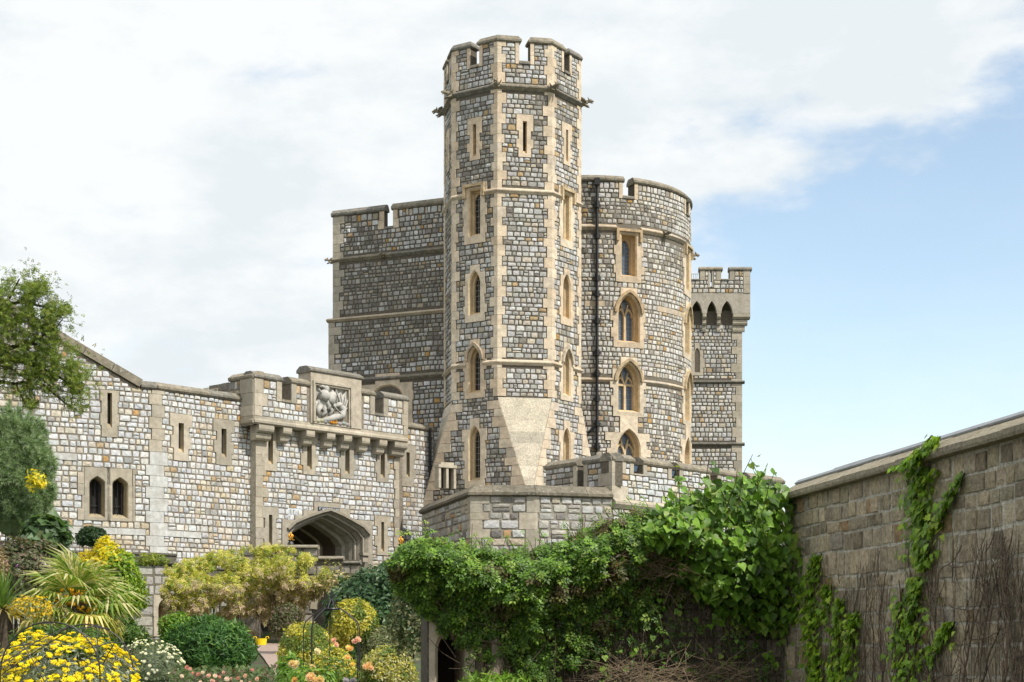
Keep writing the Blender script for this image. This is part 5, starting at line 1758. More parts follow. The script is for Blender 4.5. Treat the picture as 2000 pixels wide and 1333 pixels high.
def scatter(name, parent, C, Nrm, size, cols, T, mat, tip=None, roll=1.0, kind='stuff'):
    """joins one leaf per point into one mesh"""
    V, F = T
    n, m = len(C), len(V)
    X, Y, Z = frames(Nrm, tip, roll)
    s = np.broadcast_to(np.asarray(size, float).reshape(-1, 1, 1), (n, 1, 1))
    P_ = C[:, None, :] + s * (V[None, :, 0:1] * X[:, None, :] + V[None, :, 1:2] * Y[:, None, :] + V[None, :, 2:3] * Z[:, None, :])
    f = (F[None] + (np.arange(n) * m)[:, None, None]).reshape(-1, 3)
    me = bpy.data.meshes.new(name)
    me.vertices.add(n * m); me.vertices.foreach_set('co', P_.astype(np.float32).ravel())
    me.loops.add(len(f) * 3); me.loops.foreach_set('vertex_index', f.astype(np.int32).ravel())
    me.polygons.add(len(f)); me.polygons.foreach_set('loop_start', np.arange(0, len(f) * 3, 3, dtype=np.int32)); me.polygons.foreach_set('loop_total', np.full(len(f), 3, np.int32))
    me.update(calc_edges=True)
    at = me.color_attributes.new('Col', 'FLOAT_COLOR', 'POINT')
    a = np.ones((n, m, 4), np.float32); a[:, :, :3] = np.asarray(cols)[:, None, :]
    at.data.foreach_set('color', a.ravel())
    me.materials.append(mat)
    o = bpy.data.objects.new(name, me)
    if kind: o['kind'] = kind
    return link(o, parent)


TM = {}


def singles(name, parent, C, Nrm, size, cols, T, mat, tip=None, roll=1.0):
    """the same leaves as objects of their own that share one mesh"""
    key = (id(T[0]), mat.name, name)
    if key not in TM:
        mb = MB(); mb.add(T[0].tolist(), [tuple(t) for t in T[1].tolist()]); TM[key] = mb.mesh(name, mat)
    X, Y, Z = frames(Nrm, tip, roll)
    s = np.broadcast_to(np.asarray(size, float).reshape(-1), (len(C),))
    for i in range(len(C)):
        o = bpy.data.objects.new(name, TM[key])
        x, y, z, k = X[i], Y[i], Z[i], float(s[i])
        o.matrix_world = Matrix(((x[0] * k, y[0] * k, z[0] * k, C[i][0]), (x[1] * k, y[1] * k, z[1] * k, C[i][1]), (x[2] * k, y[2] * k, z[2] * k, C[i][2]), (0, 0, 0, 1)))
        o.color = (*[float(c) for c in cols[i]], 1)
        COL.objects.link(o); o.parent = parent


def lumpy(c, r, n, bump=.22, freq=2.2, fill=.35, lower=-.5, seed=0.0, front=True):
    """points in the outer part of an uneven ellipsoid, with outward directions"""
    c, r = np.array(c, float), np.array(r, float)
    d = unit(RNG.normal(size=(n * 3, 3)))
    d = d[d[:, 2] > lower]
    if front: d = d[d[:, 1] < .45]
    d = d[:n]
    k = np.array([1 + bump * noise.noise(Vector(tuple(v * freq + seed))) + .5 * bump * noise.noise(Vector(tuple(v * freq * 2.7 + seed + 5))) for v in d])
    k = k * (1 - fill * RNG.random(len(d)) ** 2.0)
    return c + d * r * k[:, None], unit(d / r)


def interp(line, x):
    xs = [p[0] for p in line]; ys = [p[1] for p in line]
    return np.interp(x, xs, ys)


G_MID = [(4, (.075, .15, .022)), (3, (.11, .20, .03)), (2, (.045, .095, .018)), (1, (.17, .24, .04))]
G_BRIGHT = [(4, (.15, .29, .03)), (3, (.21, .36, .045)), (2, (.09, .19, .02)), (1.2, (.30, .41, .07))]
G_DARK = [(4, (.022, .055, .018)), (3, (.035, .075, .022)), (1, (.06, .11, .03))]
G_GOLD = [(4, (.50, .46, .05)), (3, (.64, .54, .07)), (2, (.24, .30, .04)), (1.4, (.72, .64, .24))]
G_GREY = [(4, (.30, .40, .21)), (3, (.38, .47, .29)), (2, (.18, .28, .12))]
BARK = (.11, .085, .06)


def brownish(a, b, c=None):
    g = random.uniform(a, b)
    return tuple(q * g for q in (c or BARK))


def stem_on(face, mb, u, v0, v1, r, d=.05, wob=.05, col=None, lean=0.0, n=9):
    pts = []
    ph = random.uniform(0, 50)
    for i in range(n):
        t = i / (n - 1)
        v = v0 + (v1 - v0) * t
        pts.append(face.pt(u + lean * t + wob * (noise.noise(Vector((ph, t * 3.5, 0))) * 2), v, d + .03 * noise.noise(Vector((ph, t * 4, 9)))))
    tube(mb, pts, r, 4, col or brownish(.7, 1.4), r1=r * .45)


# ---------------------------------------------------------------- climbers on the cross wall
def wall_climber():
    root = thing('wall_climber', 'dense small-leaved green climber spilling over the cross wall at centre', 'climber')
    f = FBW
    top = [(762, 1100), (790, 1074), (830, 1060), (880, 1066), (930, 1080), (985, 1086), (1040, 1080), (1090, 1066), (1130, 1044), (1180, 1030), (1230, 1010), (1280, 1002), (1330, 1006)]
    bot = [(762, 1122), (800, 1165), (830, 1205), (880, 1235), (930, 1268), (1000, 1310), (1060, 1325), (1120, 1300), (1190, 1245), (1260, 1205), (1330, 1160)]
    n = 16500
    px = RNG.uniform(762, 1330, n)
    t = RNG.random(n) ** 1.25
    yt, yb = interp(top, px), interp(bot, px)
    yt = yt + np.array([14 * noise.noise(Vector((x * .045, 3, 0))) for x in px])
    yb = yb + np.array([34 * noise.noise(Vector((x * .035, 8, 0))) for x in px])
    py = yt + (yb - yt) * t
    lump = np.array([noise.noise(Vector((x * .018, y * .022, 1))) + .5 * noise.noise(Vector((x * .045, y * .05, 4))) for x, y in zip(px, py)])
    bulge = .12 + .42 * np.exp(-((t - .28) / .26) ** 2) + .24 * lump
    d = bulge * (1 - .55 * RNG.random(n) ** 1.6)
    keep = (lump > -.42 + .5 * (t - .55) * (t > .55)) | (RNG.random(n) < .25)
    C = np.array([f.pt(f.u(a), f.v(a, b), c) for a, b, c in zip(px, py, d)])[keep]
    N_ = np.array(f.N)[None] * .9 + np.array((0, 0, .75))[None] * (1.2 - t[keep])[:, None] + RNG.normal(0, .45, (keep.sum(), 3))
    cols = tones_of(G_MID, keep.sum(), .22)
    fresh = (RNG.random(keep.sum()) < .6 * (1 - .6 * t[keep]))
    cols[fresh] = tones_of(G_BRIGHT, fresh.sum())
    brown = np.array([noise.noise(Vector((x * .02 + 9, y * .03, 3))) for x, y in zip(px[keep], py[keep])]) > .27
    cols[brown] = tones_of([(2, (.12, .13, .035)), (2, (.15, .12, .05)), (1, (.09, .08, .04))], brown.sum())
    scatter('foliage', root, C, N_, RNG.uniform(.055, .105, len(C)), cols, SPRIG, M['leaf'], tip=np.array((0, 0, -.5)))
    # loose shoots standing off the top
    mb = MB(); LC, LN = [], []
    for i in range(70):
        a = random.uniform(800, 1320); y = float(interp(top, [a])[0]) + 10
        p = f.pt(f.u(a), f.v(a, y), random.uniform(0, .35)); q = p + Vector((random.uniform(-.12, .12), random.uniform(-.1, .1), random.uniform(.05, .24)))
        tube(mb, [p, p.lerp(q, .5) + Vector((.01, 0, .02)), q], .003, 3, (.12, .12, .04))
        for k in range(5): LC.append(p.lerp(q, k / 4)); LN.append((random.uniform(-1, 1), random.uniform(-1, .2), .8))
    mb.build('shoot', M['bark'], root, kind='stuff')
    scatter('foliage', root, np.array(LC), np.array(LN), RNG.uniform(.05, .08, len(LC)), tones_of(G_BRIGHT, len(LC)), SPRIG, M['leaf'])
    m = 900
    a = RNG.uniform(900, 1500, m); y = RNG.uniform(1210, 1333, m)
    kk = np.array([noise.noise(Vector((p * .02, q * .025, 11))) > .08 for p, q in zip(a, y)])
    a, y = a[kk], y[kk]
    LC2 = np.array([f.pt(f.u(p), f.v(p, q), random.uniform(.05, .3)) for p, q in zip(a, y)])
    scatter('hanging_leaf', root, LC2, np.array(f.N)[None] + RNG.normal(0, .5, LC2.shape) + np.array((0, 0, .4)), RNG.uniform(.04, .085, len(LC2)), tones_of(G_MID, len(LC2), .2), SPRIG, M['leaf'], tip=np.array((0, 0, -.8)))
    # woody stems under the leaves
    for i in range(16):
        mb = MB(); a = random.uniform(930, 1250)
        stem_on(f, mb, f.u(a), -.1, f.v(a, random.uniform(1060, 1160)), random.uniform(.012, .024), .08, .12, lean=random.uniform(-.2, .2)); mb.build('stem', M['bark'], root)
    mb = MB()
    for i in range(230):
        a = random.uniform(880, 1560); y = random.uniform(1120, 1330)
        u, v = f.u(a), f.v(a, y)
        p = f.pt(u, v, random.uniform(.04, .22)); l = random.uniform(.1, .5); an = random.gauss(90, 38)
        q = p + f.D * (l * math.cos(rad(an))) + Vector((0, 0, l * math.sin(rad(an)))) + f.N * random.uniform(-.05, .12)
        m_ = p.lerp(q, .5) + Vector((random.uniform(-.05, .05), random.uniform(-.04, .04), random.uniform(-.05, .05)))
        tube(mb, [p, m_, q], random.uniform(.003, .009), 4, brownish(.6, 2.0), r1=.002)
    for i in range(130):
        a = random.uniform(1040, 1560); stem_on(f, mb, f.u(a), -.1, f.v(a, random.uniform(1080, 1200)), random.uniform(.004, .009), random.uniform(.05, .12), .06)
    mb.build('twig', M['bark'], root, kind='stuff')
    # thick pale trunk beside the doorway
    mb = MB(); u = f.u(962)
    tube(mb, [f.pt(u, -.1, .12), f.pt(u - .01, .6, .13), f.pt(u - .02, 1.2, .12), f.pt(u + .03, 1.45, .13), f.pt(u + .0, 1.75, .12)], [.085, .08, .085, .06, .03], 9, (.24, .20, .15)); mb.build('trunk', M['bark'], root)
    mb = MB()
    for i in range(14):
        k = random.uniform(-.1, .1)
        tube(mb, [f.pt(u - .22 + i * .035, -.1, .06), f.pt(u - .2 + i * .03 + k, .8, .1), f.pt(u - .18 + i * .025 + k * 2, 1.6, .1)], random.uniform(.008, .018), 5, brownish(.8, 1.8))
    mb.build('stem', M['bark'], root, kind='stuff')


wall_climber()


def twig_heap(name, label, pxr, pyr, dr, n, cols, lr=(.1, .4)):
    root = thing(name, label, 'dead twigs')
    f = FBW; mb = MB()
    for i in range(n):
        a, y = random.uniform(*pxr), random.uniform(*pyr)
        p = f.pt(f.u(a), f.v(a, y), random.uniform(*dr)); an = random.gauss(0, 28) + (180 if random.random() < .5 else 0); l = random.uniform(*lr)
        q = p + f.D * (l * math.cos(rad(an))) + Vector((0, 0, l * math.sin(rad(an)))) + f.N * random.uniform(-.1, .1)
        tube(mb, [p, p.lerp(q, .5) + Vector((0, 0, random.uniform(0, .05))), q], random.uniform(.002, .005), 3, brownish(.6, 1.3, cols), r1=.0015)
    mb.build('twigs', M['bark'], root, kind='stuff')


twig_heap('twig_tangle', 'brown tangle of dead twigs below the heart-leaved climber', (1165, 1310), (1092, 1135), (.3, .5), 130, (.20, .14, .09), (.08, .3))
twig_heap('twig_heap', 'heap of dry straw-coloured twigs at the foot of the cross wall', (1150, 1420), (1300, 1350), (.3, .9), 300, (.25, .185, .12), (.1, .4))


def heart_climber():
    root = thing('heart_leaved_climber', 'bright green climber with big heart-shaped leaves where the two garden walls meet', 'climber')
    f = FBW
    top = [(1240, 1030), (1290, 985), (1330, 965), (1400, 945), (1450, 930), (1490, 935), (1525, 975), (1540, 1040), (1560, 1090), (1580, 1120)]
    bot = [(1240, 1080), (1290, 1110), (1350, 1165), (1420, 1215), (1500, 1235), (1560, 1225), (1580, 1180)]
    n = 3000
    px = RNG.uniform(1240, 1580, n); t = RNG.random(n) ** .95
    yt, yb = interp(top, px), interp(bot, px)
    py = yt + (yb - yt) * t
    lump = np.array([noise.noise(Vector((x * .016 + 4, y * .016, 7))) for x, y in zip(px, py)])
    d = (.2 + .45 * np.sin(np.pi * np.clip(t, .05, .95)) + .25 * lump) * (1 - 1.25 * RNG.random(n) ** 1.5)
    C = np.array([f.pt(min(f.u(a), .35), f.v(a, b), c) for a, b, c in zip(px, py, d)])
    # upper sprays against the wall behind
    mb = MB(); SC = []
    shoots = [(1330, 985, 1318, 905), (1372, 970, 1385, 890), (1392, 965, 1362, 925), (1415, 960, 1440, 915), (1440, 960, 1470, 888), (1462, 950, 1500, 905), (1480, 955, 1466, 895), (1500, 975, 1530, 940), (1355, 975, 1335, 930), (1310, 990, 1292, 950), (1425, 960, 1410, 930), (1490, 960, 1512, 925)]
    for x0, y0, x1, y1 in shoots:
        Yd = random.uniform(15.2, 15.5)
        p, q = P(x0, y0 + 40, Yd), P(x1, y1, Yd - .1)
        m_ = p.lerp(q, .6) + Vector((random.uniform(-.05, .05), 0, .03))
        tube(mb, [p, m_, q], .005, 4, (.14, .12, .05), r1=.0025)
        for k in range(7): SC.append(p.lerp(m_, k / 3.5) if k < 3.5 else m_.lerp(q, (k - 3.5) / 3.5))
    mb.build('shoot', M['bark'], root, kind='stuff')
    SC = np.array([tuple(Vector(c) + Vector((random.uniform(-.06, .06), random.uniform(-.05, .05), random.uniform(-.03, .03)))) for c in SC])
    # thin trailing leaves lower down
    m = 260
    a = RNG.uniform(1150, 1560, m); b = RNG.uniform(1150, 1330, m)
    LC = np.array([f.pt(f.u(x), f.v(x, y), random.uniform(.05, .24)) for x, y in zip(a, b)])
    # deep leaves that close the mass
    m2 = 1100
    a = RNG.uniform(1265, 1560, m2); t2 = RNG.random(m2); b = interp(top, a) + 22 + (interp(bot, a) - interp(top, a) - 30) * t2
    C = np.concatenate([C, np.array([f.pt(min(f.u(x), .3), f.v(x, y), random.uniform(-.45, .05)) for x, y in zip(a, b)])]); n += m2
    AC = np.concatenate([SC, C, LC])
    AN = np.concatenate([np.tile(np.array((0.2, -.7, .6)), (len(SC), 1)), np.array(f.N)[None] * .9 + np.array((.25, 0, .6))[None] * np.ones((n, 1)), np.array(f.N)[None] + np.array((.2, 0, .5))[None] * np.ones((m, 1))])
    AN = AN + RNG.normal(0, .38, AN.shape)
    size = np.concatenate([RNG.uniform(.05, .10, len(SC)), RNG.uniform(.05, .108, n), RNG.uniform(.03, .075, m)])
    cols = tones_of(G_BRIGHT, len(AC), .18)
    dk = RNG.random(len(AC)) < .3; cols[dk] = tones_of(G_MID, dk.sum())
    depth = -(AC @ np.array(f.N)) / size * .02
    order = np.argsort((-(AC @ np.array(f.N))) - size * 1.2)
    one, rest = order[:300], order[300:]
    tip = np.array((0, -.1, -1.0))
    singles('leaf', root, AC[one], AN[one], size[one], cols[one], HEART, M['leaf'], tip, .5)
    scatter('foliage', root, AC[rest], AN[rest], size[rest], cols[rest], HEART, M['leaf'], tip, .5)


heart_climber()


def ivy(label, paths, n, size=(.04, .075)):
    root = thing('ivy', label, 'ivy', 'ivy growing up the garden wall')
    f = FA
    C, N_, W = [], [], []
    mb = MB()
    for pts, widths, k in paths:
        ts = np.linspace(0, 1, len(pts))
        for q in range(int(n * k)):
            t = random.random()
            x = np.interp(t, ts, [p[0] for p in pts]); y = np.interp(t, ts, [p[1] for p in pts]); w = np.interp(t, ts, widths)
            g = .5 + .8 * abs(noise.noise(Vector((y * .02, x * .01, 2))))
            x += random.gauss(0, 1) * w * .3 * g * (2.1 if random.random() < .16 else 1)
            u, v = f.uv(x, y)
            d = random.uniform(.015, .09)
            if v > 2.93: d += .1 - (v - 2.95) * .6
            C.append(f.pt(u, v, d)); N_.append(f.N + Vector((random.gauss(0, .35), random.gauss(0, .35), .45 + random.gauss(0, .3))))
        tube(mb, [f.pt(*f.uv(x, y), .015) if f.v(x, y) < 2.93 else f.pt(*f.uv(x, y), .11) for x, y in pts], .008, 4, (.09, .07, .045))
    mb.build('stem', M['bark'], root)
    C, N_ = np.array(C), np.array([tuple(v) for v in N_])
    s = RNG.uniform(*size, len(C)); cols = tones_of([(3, (.22, .38, .025)), (3, (.16, .29, .02)), (1.8, (.33, .46, .04)), (1.2, (.08, .15, .015))], len(C), .15)
    o = np.argsort(-(C @ np.array(f.N)))[::-1]
    k = min(300, len(C)); o = o[::-1]
    singles('leaf', root, C[o[:k]], N_[o[:k]], s[o[:k]], cols[o[:k]], IVYLEAF, M['leaf'], np.array((0, 0, -1.0)), .35)
    if len(C) > k: scatter('foliage', root, C[o[k:]], N_[o[k:]], s[o[k:]], cols[o[k:]], IVYLEAF, M['leaf'], np.array((0, 0, -1.0)), .35)


ivy('tall green ivy climbing over the coping of the right garden wall', [([(1848, 852), (1822, 888), (1806, 930), (1808, 990), (1816, 1050), (1812, 1110)], [18, 36, 60, 68, 58, 30], 1.0), ([(1888, 925), (1868, 970), (1845, 1010), (1832, 1040)], [12, 18, 20, 20], .2)], 640)
ivy('wide ivy clump low on the garden wall, under the tallest ivy', [([(1806, 1125), (1795, 1180), (1785, 1240), (1795, 1333)], [26, 46, 70, 90], 1.0), ([(1870, 1215), (1850, 1250), (1820, 1300)], [14, 30, 50], .35), ([(1766, 1150), (1764, 1250), (1775, 1330)], [12, 26, 30], .3)], 330)
ivy('narrow strip of ivy beside the corner of the two garden walls', [([(1608, 1082), (1596, 1130), (1588, 1190), (1596, 1260), (1602, 1333)], [14, 40, 50, 44, 40], 1.0), ([(1628, 1140), (1622, 1180), (1612, 1215)], [18, 26, 20], .2)], 480)
ivy('pair of ivy shoots between the corner strip and the wide clump', [([(1654, 1168), (1646, 1210), (1640, 1270), (1644, 1333)], [14, 32, 40, 50], .8), ([(1682, 1195), (1674, 1240), (1664, 1333)], [12, 30, 44], .7)], 330)


def bare_creeper():
    root = thing('bare_creeper', 'leafless brown creeper stems covering the lower right garden wall', 'creeper')
    f = FA
    def walk(mb, u, v, ang, L, r, col, depth=0):
        pts, n = [], max(4, int(L / .07))
        a = ang; ph = random.uniform(0, 99)
        for i in range(n + 1):
            pts.append(f.pt(u, v, .04 + .025 * noise.noise(Vector((ph, i * .35, 3)))))
            a += random.gauss(0, .16) + (rad(90) - a) * .05 + .25 * noise.noise(Vector((ph, i * .25, 0)))
            u += math.cos(a) * L / n; v += math.sin(a) * L / n
            px = CX + pts[-1].x / pts[-1].y * F_PX; py = HY - (pts[-1].z - EYE) / pts[-1].y * F_PX
            if py < (1030 if px > 1830 else 1085) + 110 * noise.noise(Vector((px * .03, 2, 0))) + random.uniform(-20, 70): break
            if depth < 2 and random.random() < .16: walk(mb, u, v, a + random.choice((-1, 1)) * random.uniform(.3, .9), L * random.uniform(.25, .5), r * .55, col, depth + 1)
        if len(pts) > 2: tube(mb, pts, r, 4, col, r1=r * .4)
    for i in range(48):
        px = random.uniform(1830, 2060) if i < 28 else random.uniform(1620, 1830)
        mb = MB(); walk(mb, f.u(px), random.uniform(-.2, .9), rad(random.gauss(88, 14)), random.uniform(.9, 2.4), random.uniform(.006, .012), brownish(.7, 1.5, (.15, .115, .085))); mb.build('stem', M['bark'], root)
    mb = MB()
    for i in range(460):
        px = random.uniform(1600, 2060)
        walk(mb, f.u(px), random.uniform(.2, f.v(px, 1130)), rad(random.gauss(88, 26)), random.uniform(.2, .8), random.uniform(.0016, .0048), brownish(.6, 1.9, (.15, .115, .085)))
    mb.build('twig', M['bark'], root, kind='stuff')


bare_creeper()


# ---------------------------------------------------------------- shrubs of the garden
def shrub(name, label, cat, px, py, Y, rx, rz, n, pal, leaf, T=LEAF, mat='leaf', ry=None, bump=.2, fill=.4, group=None, stem=True, lower=-.6, freq=2.2, tip=None, roll=1.0, kindname='foliage', var=.16, extra=None):
    """rx, rz in photo pixels"""
    root = thing(name, label, cat, group)
    c = P(px, py, Y); k = Y / F_PX
    r = (rx * k, (ry or rx) * k, rz * k)
    C, N_ = lumpy(c, r, n, bump, freq, fill, lower, seed=px * .013)
    N_ = N_ + RNG.normal(0, .5, N_.shape) + np.array((0, 0, .25))
    cols = tones_of(pal, len(C), var)
    if extra is not None: cols = extra(C, cols, c, r)
    scatter(kindname, root, C, N_, RNG.uniform(leaf * .7, leaf * 1.3, len(C)), cols, T, M[mat], tip, roll)
    # dark twiggy inside
    mb = MB()
    if not stem:
        return root, c, r
    zg = ground_z(c.x, c.y)
    for i in range(14):
        d = Vector((random.uniform(-.75, .75) * r[0], random.uniform(-.6, .6) * r[1], random.uniform(-.2, .75) * r[2]))
        q = c + d; b = Vector((c.x + d.x * .2, c.y + d.y * .2, min(zg, c.z - r[2] * .8)))
        tube(mb, [b, b.lerp(q, .55) + Vector((d.x * .2, 0, 0)), q], .03 * max(.3, min(1, r[0])), 5, BARK, r1=.006)
    mb.build('branches', M['bark'], root, kind='stuff')
    if fill < .5:
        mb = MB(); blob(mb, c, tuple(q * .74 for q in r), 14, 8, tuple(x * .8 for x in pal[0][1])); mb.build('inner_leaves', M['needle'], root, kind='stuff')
    return root, c, r


def gold_extra(C, cols, c, r):
    m = np.array([noise.noise(Vector(tuple(p * 3.3))) for p in C]) > .18
    cols[m] = tones_of([(3, (.12, .19, .03)), (2, (.2, .25, .05))], m.sum())
    return cols


for args in (
    ('clipped golden shrub left of the rose arbour beside the gravel path', 598, 1284, 25.0, 58, 68),
    ('upright golden shrub behind the rose arbour', 691, 1222, 26.5, 49, 52),
    ('small golden shrub between the rose arbour posts', 655, 1322, 22.5, 42, 55),
    ('domed gold and white variegated shrub right of the rose arbour', 757, 1320, 23.0, 56, 58),
    ('low yellow shrub tucked behind the left arbour posts', 636, 1312, 24.0, 36, 40),
):
    shrub('golden_shrub', args[0], 'shrub', *args[1:], 4200, G_GOLD if 'variegated' not in args[0] else [(3, (.45, .42, .10)), (3, (.55, .52, .28)), (2, (.20, .26, .08)), (2, (.5, .45, .06))], .05, T=LEAF, bump=.10, fill=.3, group='clipped golden shrubs by the rose arbour', lower=-.9, extra=gold_extra)
shrub('variegated_shrub', 'grey-green rounded shrub between two golden shrubs at right', 'shrub', 752, 1262, 26.5, 52, 40, 3200, [(3, (.20, .22, .10)), (2, (.32, .32, .18)), (2, (.12, .16, .06))], .05, bump=.12)
shrub('laurel_bush', 'big dark glossy green bush behind the golden shrubs', 'bush', 748, 1215, 31.0, 108, 108, 11000, [(4, (.05, .11, .042)), (3, (.085, .165, .065)), (2, (.032, .075, .03)), (.8, (.22, .29, .16))], .10, bump=.28, ry=90)
shrub('pale_leaved_bush', 'pale-leaved bush hanging beside the left end of the cross wall', 'bush', 808, 1215, 21.0, 42, 115, 3600, [(3, (.16, .18, .08)), (2, (.30, .29, .16)), (3, (.06, .10, .03))], .06, bump=.3, fill=.6, stem=False)
shrub('feathery_bush', 'wide dark green feathery bush left of the gravel path', 'bush', 408, 1275, 34.0, 87, 68, 8500, [(4, (.06, .155, .035)), (3, (.09, .21, .045)), (2, (.04, .105, .03)), (.9, (.16, .28, .05))], .16, T=NARROW, bump=.16, tip=np.array((0, 0, .7)))
shrub('flowering_shrub', 'low grey-green shrub dotted with white flowers, below the ashlar wall', 'shrub', 298, 1312, 25.0, 66, 56, 3600, [(3, (.16, .20, .11)), (3, (.21, .25, .15)), (2, (.10, .14, .06))], .055, T=NARROW, bump=.25)
shrub('green_bush', 'mid-green loose bush hiding the foot of the small arched opening', 'bush', 346, 1232, 42.0, 34, 36, 1700, G_BRIGHT, .10, bump=.3, fill=.6)
shrub('green_bush', 'loose green bush between the palm and the white-flowered shrub', 'bush', 246, 1246, 38.0, 40, 32, 2200, G_MID, .10, bump=.3, fill=.6)
shrub('dark_round_bush', 'small dark round bush against the curtain wall under the twin window', 'bush', 180, 1052, 46.5, 29, 23, 1700, G_DARK, .10, bump=.15)
shrub('broom_bush', 'tall yellow-green bush with yellow flowers behind the palm', 'bush', 214, 1150, 41.0, 66, 92, 8500, [(4, (.21, .34, .03)), (3, (.30, .42, .04)), (2, (.12, .22, .03)), (1, (.44, .46, .05))], .11, bump=.25, fill=.5,
      extra=lambda C, cols, c, r: np.where(((C[:, 2] - c.z) / r[2] - (C[:, 0] - c.x) / r[0] + RNG.normal(0, .3, len(C)) > .55)[:, None], tones_of([(3, (.75, .60, .02)), (2, (.62, .55, .03))], len(C)), cols))
shrub('grey_conifer', 'tall grey-green needle-leaved bush at the left edge below the oak branch', 'bush', 24, 950, 37.5, 72, 136, 15000, G_GREY, .125, T=TUFT, mat='needle', bump=.34, fill=.45, freq=3.2, extra=lambda C, cols, c, r: np.where((RNG.random(len(C)) < .3)[:, None], tones_of([(1, (.11, .19, .05))], len(C)), cols))
shrub('large_leaved_shrub', 'dark shrub with big dull green leaves right of the grey-green bush', 'shrub', 88, 1045, 36.5, 38, 34, 420, [(3, (.07, .13, .05)), (2, (.11, .18, .07)), (1, (.2, .24, .1))], .26, T=HEART, bump=.25, fill=.6, tip=np.array((0, 0, -.8)), stem=False)
shrub('heath_shrub', 'brownish shrub with small pink and white flowers left of the palm', 'shrub', 50, 1135, 35.0, 80, 78, 9000, [(3, (.13, .14, .07)), (2, (.18, .13, .09)), (2, (.08, .11, .04))], .10, T=LEAF, bump=.25, fill=.45)
shrub('reddish_bush', 'dull reddish-green bush beside the dark garden doorway', 'bush', 562, 1222, 43.0, 34, 44, 1600, [(3, (.12, .12, .05)), (2, (.17, .12, .08)), (2, (.08, .11, .03))], .09, bump=.25, fill=.6)
shrub('undergrowth_shrub', 'low dark green shrub at the foot of the palm', 'shrub', 120, 1262, 30.0, 105, 38, 2600, G_MID, .10, bump=.25)
shrub('wallflower_clump', 'clump of yellow flowers and grey leaves beside the small spiky palm', 'flowers', 58, 1192, 29.0, 46, 26, 900, [(3, (.80, .55, .02)), (2, (.20, .26, .12))], .07, bump=.25, fill=.6, stem=False)
shrub('yellow_flower_spray', 'yellow flower spray in front of the grey-green bush', 'flowers', 72, 945, 36.5, 18, 26, 260, [(3, (.8, .66, .03)), (1, (.35, .38, .05))], .10, bump=.4, fill=.9, stem=False)
shrub('wall_top_plant', 'trailing yellow-green plant along the ashlar wall coping', 'climber', 300, 1096, 49.0, 30, 14, 500, [(3, (.30, .34, .05)), (2, (.16, .24, .04))], .11, bump=.3, fill=.7, stem=False)
shrub('rose_foliage', 'leafy green rose stem in front of the clipped golden shrub', 'rose', 568, 1318, 17.0, 26, 40, 420, G_BRIGHT, .065, bump=.3, fill=.8)
shrub('low_fern_bed', 'bright green fern tips in front of the vine trunk', 'fern', 965, 1342, 14.6, 70, 22, 420, G_BRIGHT, .10, T=NARROW, bump=.3, fill=.7, tip=np.array((0, 0, 1.0)))


def pale_climber():
    root = thing('pale_climber', 'pale yellow-green flowering climber draped over the bridge wall', 'climber')
    top = [(318, 1120), (345, 1100), (380, 1090), (420, 1078), (480, 1068), (540, 1064), (585, 1074), (622, 1092), (645, 1125)]
    bot = [(318, 1180), (345, 1225), (370, 1248), (430, 1222), (480, 1236), (530, 1200), (560, 1190), (600, 1178), (645, 1150)]
    n = 13000
    px = RNG.uniform(318, 645, n); t = RNG.random(n) ** .9
    yt, yb = interp(top, px), interp(bot, px)
    yt = yt + np.array([9 * noise.noise(Vector((x * .06, 1, 0))) for x in px]); yb = yb + np.array([44 * noise.noise(Vector((x * .08, 5, 0))) for x in px])
    py = yt + (yb - yt) * t
    lump = np.array([noise.noise(Vector((x * .03, y * .03, 2))) + .5 * noise.noise(Vector((x * .08, y * .06, 4))) for x, y in zip(px, py)])
    keep_ = lump > -.30
    d = (.5 + 1.1 * np.sin(np.pi * np.clip(t * .9 + .1, 0, 1)) + 1.3 * lump) * (1 - .4 * RNG.random(n) ** 1.5)
    Yb = np.where(px < 480, 47.4 + (px - 318) * .0115, 49.6)
    Yd = Yb - np.maximum(.05, d)
    C = np.stack([(px - CX) / F_PX * Yd, Yd, EYE + (HY - py) / F_PX * Yd], 1)
    N_ = np.array((.15, -.8, .6))[None] + RNG.normal(0, .55, (n, 3))
    cols = tones_of([(4, (.42, .42, .05)), (3, (.54, .50, .09)), (3, (.20, .28, .035)), (1.5, (.62, .54, .18))], n, .22)
    bl = (t + .5 * lump + RNG.normal(0, .18, n)) > .62
    cols[bl] = tones_of([(3, (.52, .40, .27)), (2, (.60, .46, .36)), (2, (.40, .34, .14)), (1, (.28, .26, .08))], bl.sum())
    C, N_, cols = C[keep_], N_[keep_], cols[keep_]
    scatter('foliage', root, C, N_, RNG.uniform(.09, .17, len(C)), cols, SPRIG, M['leaf'], tip=np.array((0, 0, -.8)))
    mb = MB()
    for i in range(26):
        a = random.uniform(330, 640); b = float(interp(bot, [a])[0])
        p, q = P(a, b - 40, 48.2), P(a + random.uniform(-14, 14), b + random.uniform(0, 22), 48.0)
        tube(mb, [p, p.lerp(q, .5), q], .02, 4, BARK, r1=.008)
    mb.build('stem', M['bark'], root, kind='stuff')


pale_climber()
for px, y0, Yd, lab, w in ((650, 1112, 47.5, 'thin flowering stem spilling over the low step of the bridge wall', 34),):
    shrub('trailing_stem', lab, 'climber', px, y0 + 25, Yd, w, 34, 420, [(3, (.36, .34, .12)), (2, (.55, .42, .25)), (2, (.2, .25, .05))], .10, bump=.4, fill=.9)


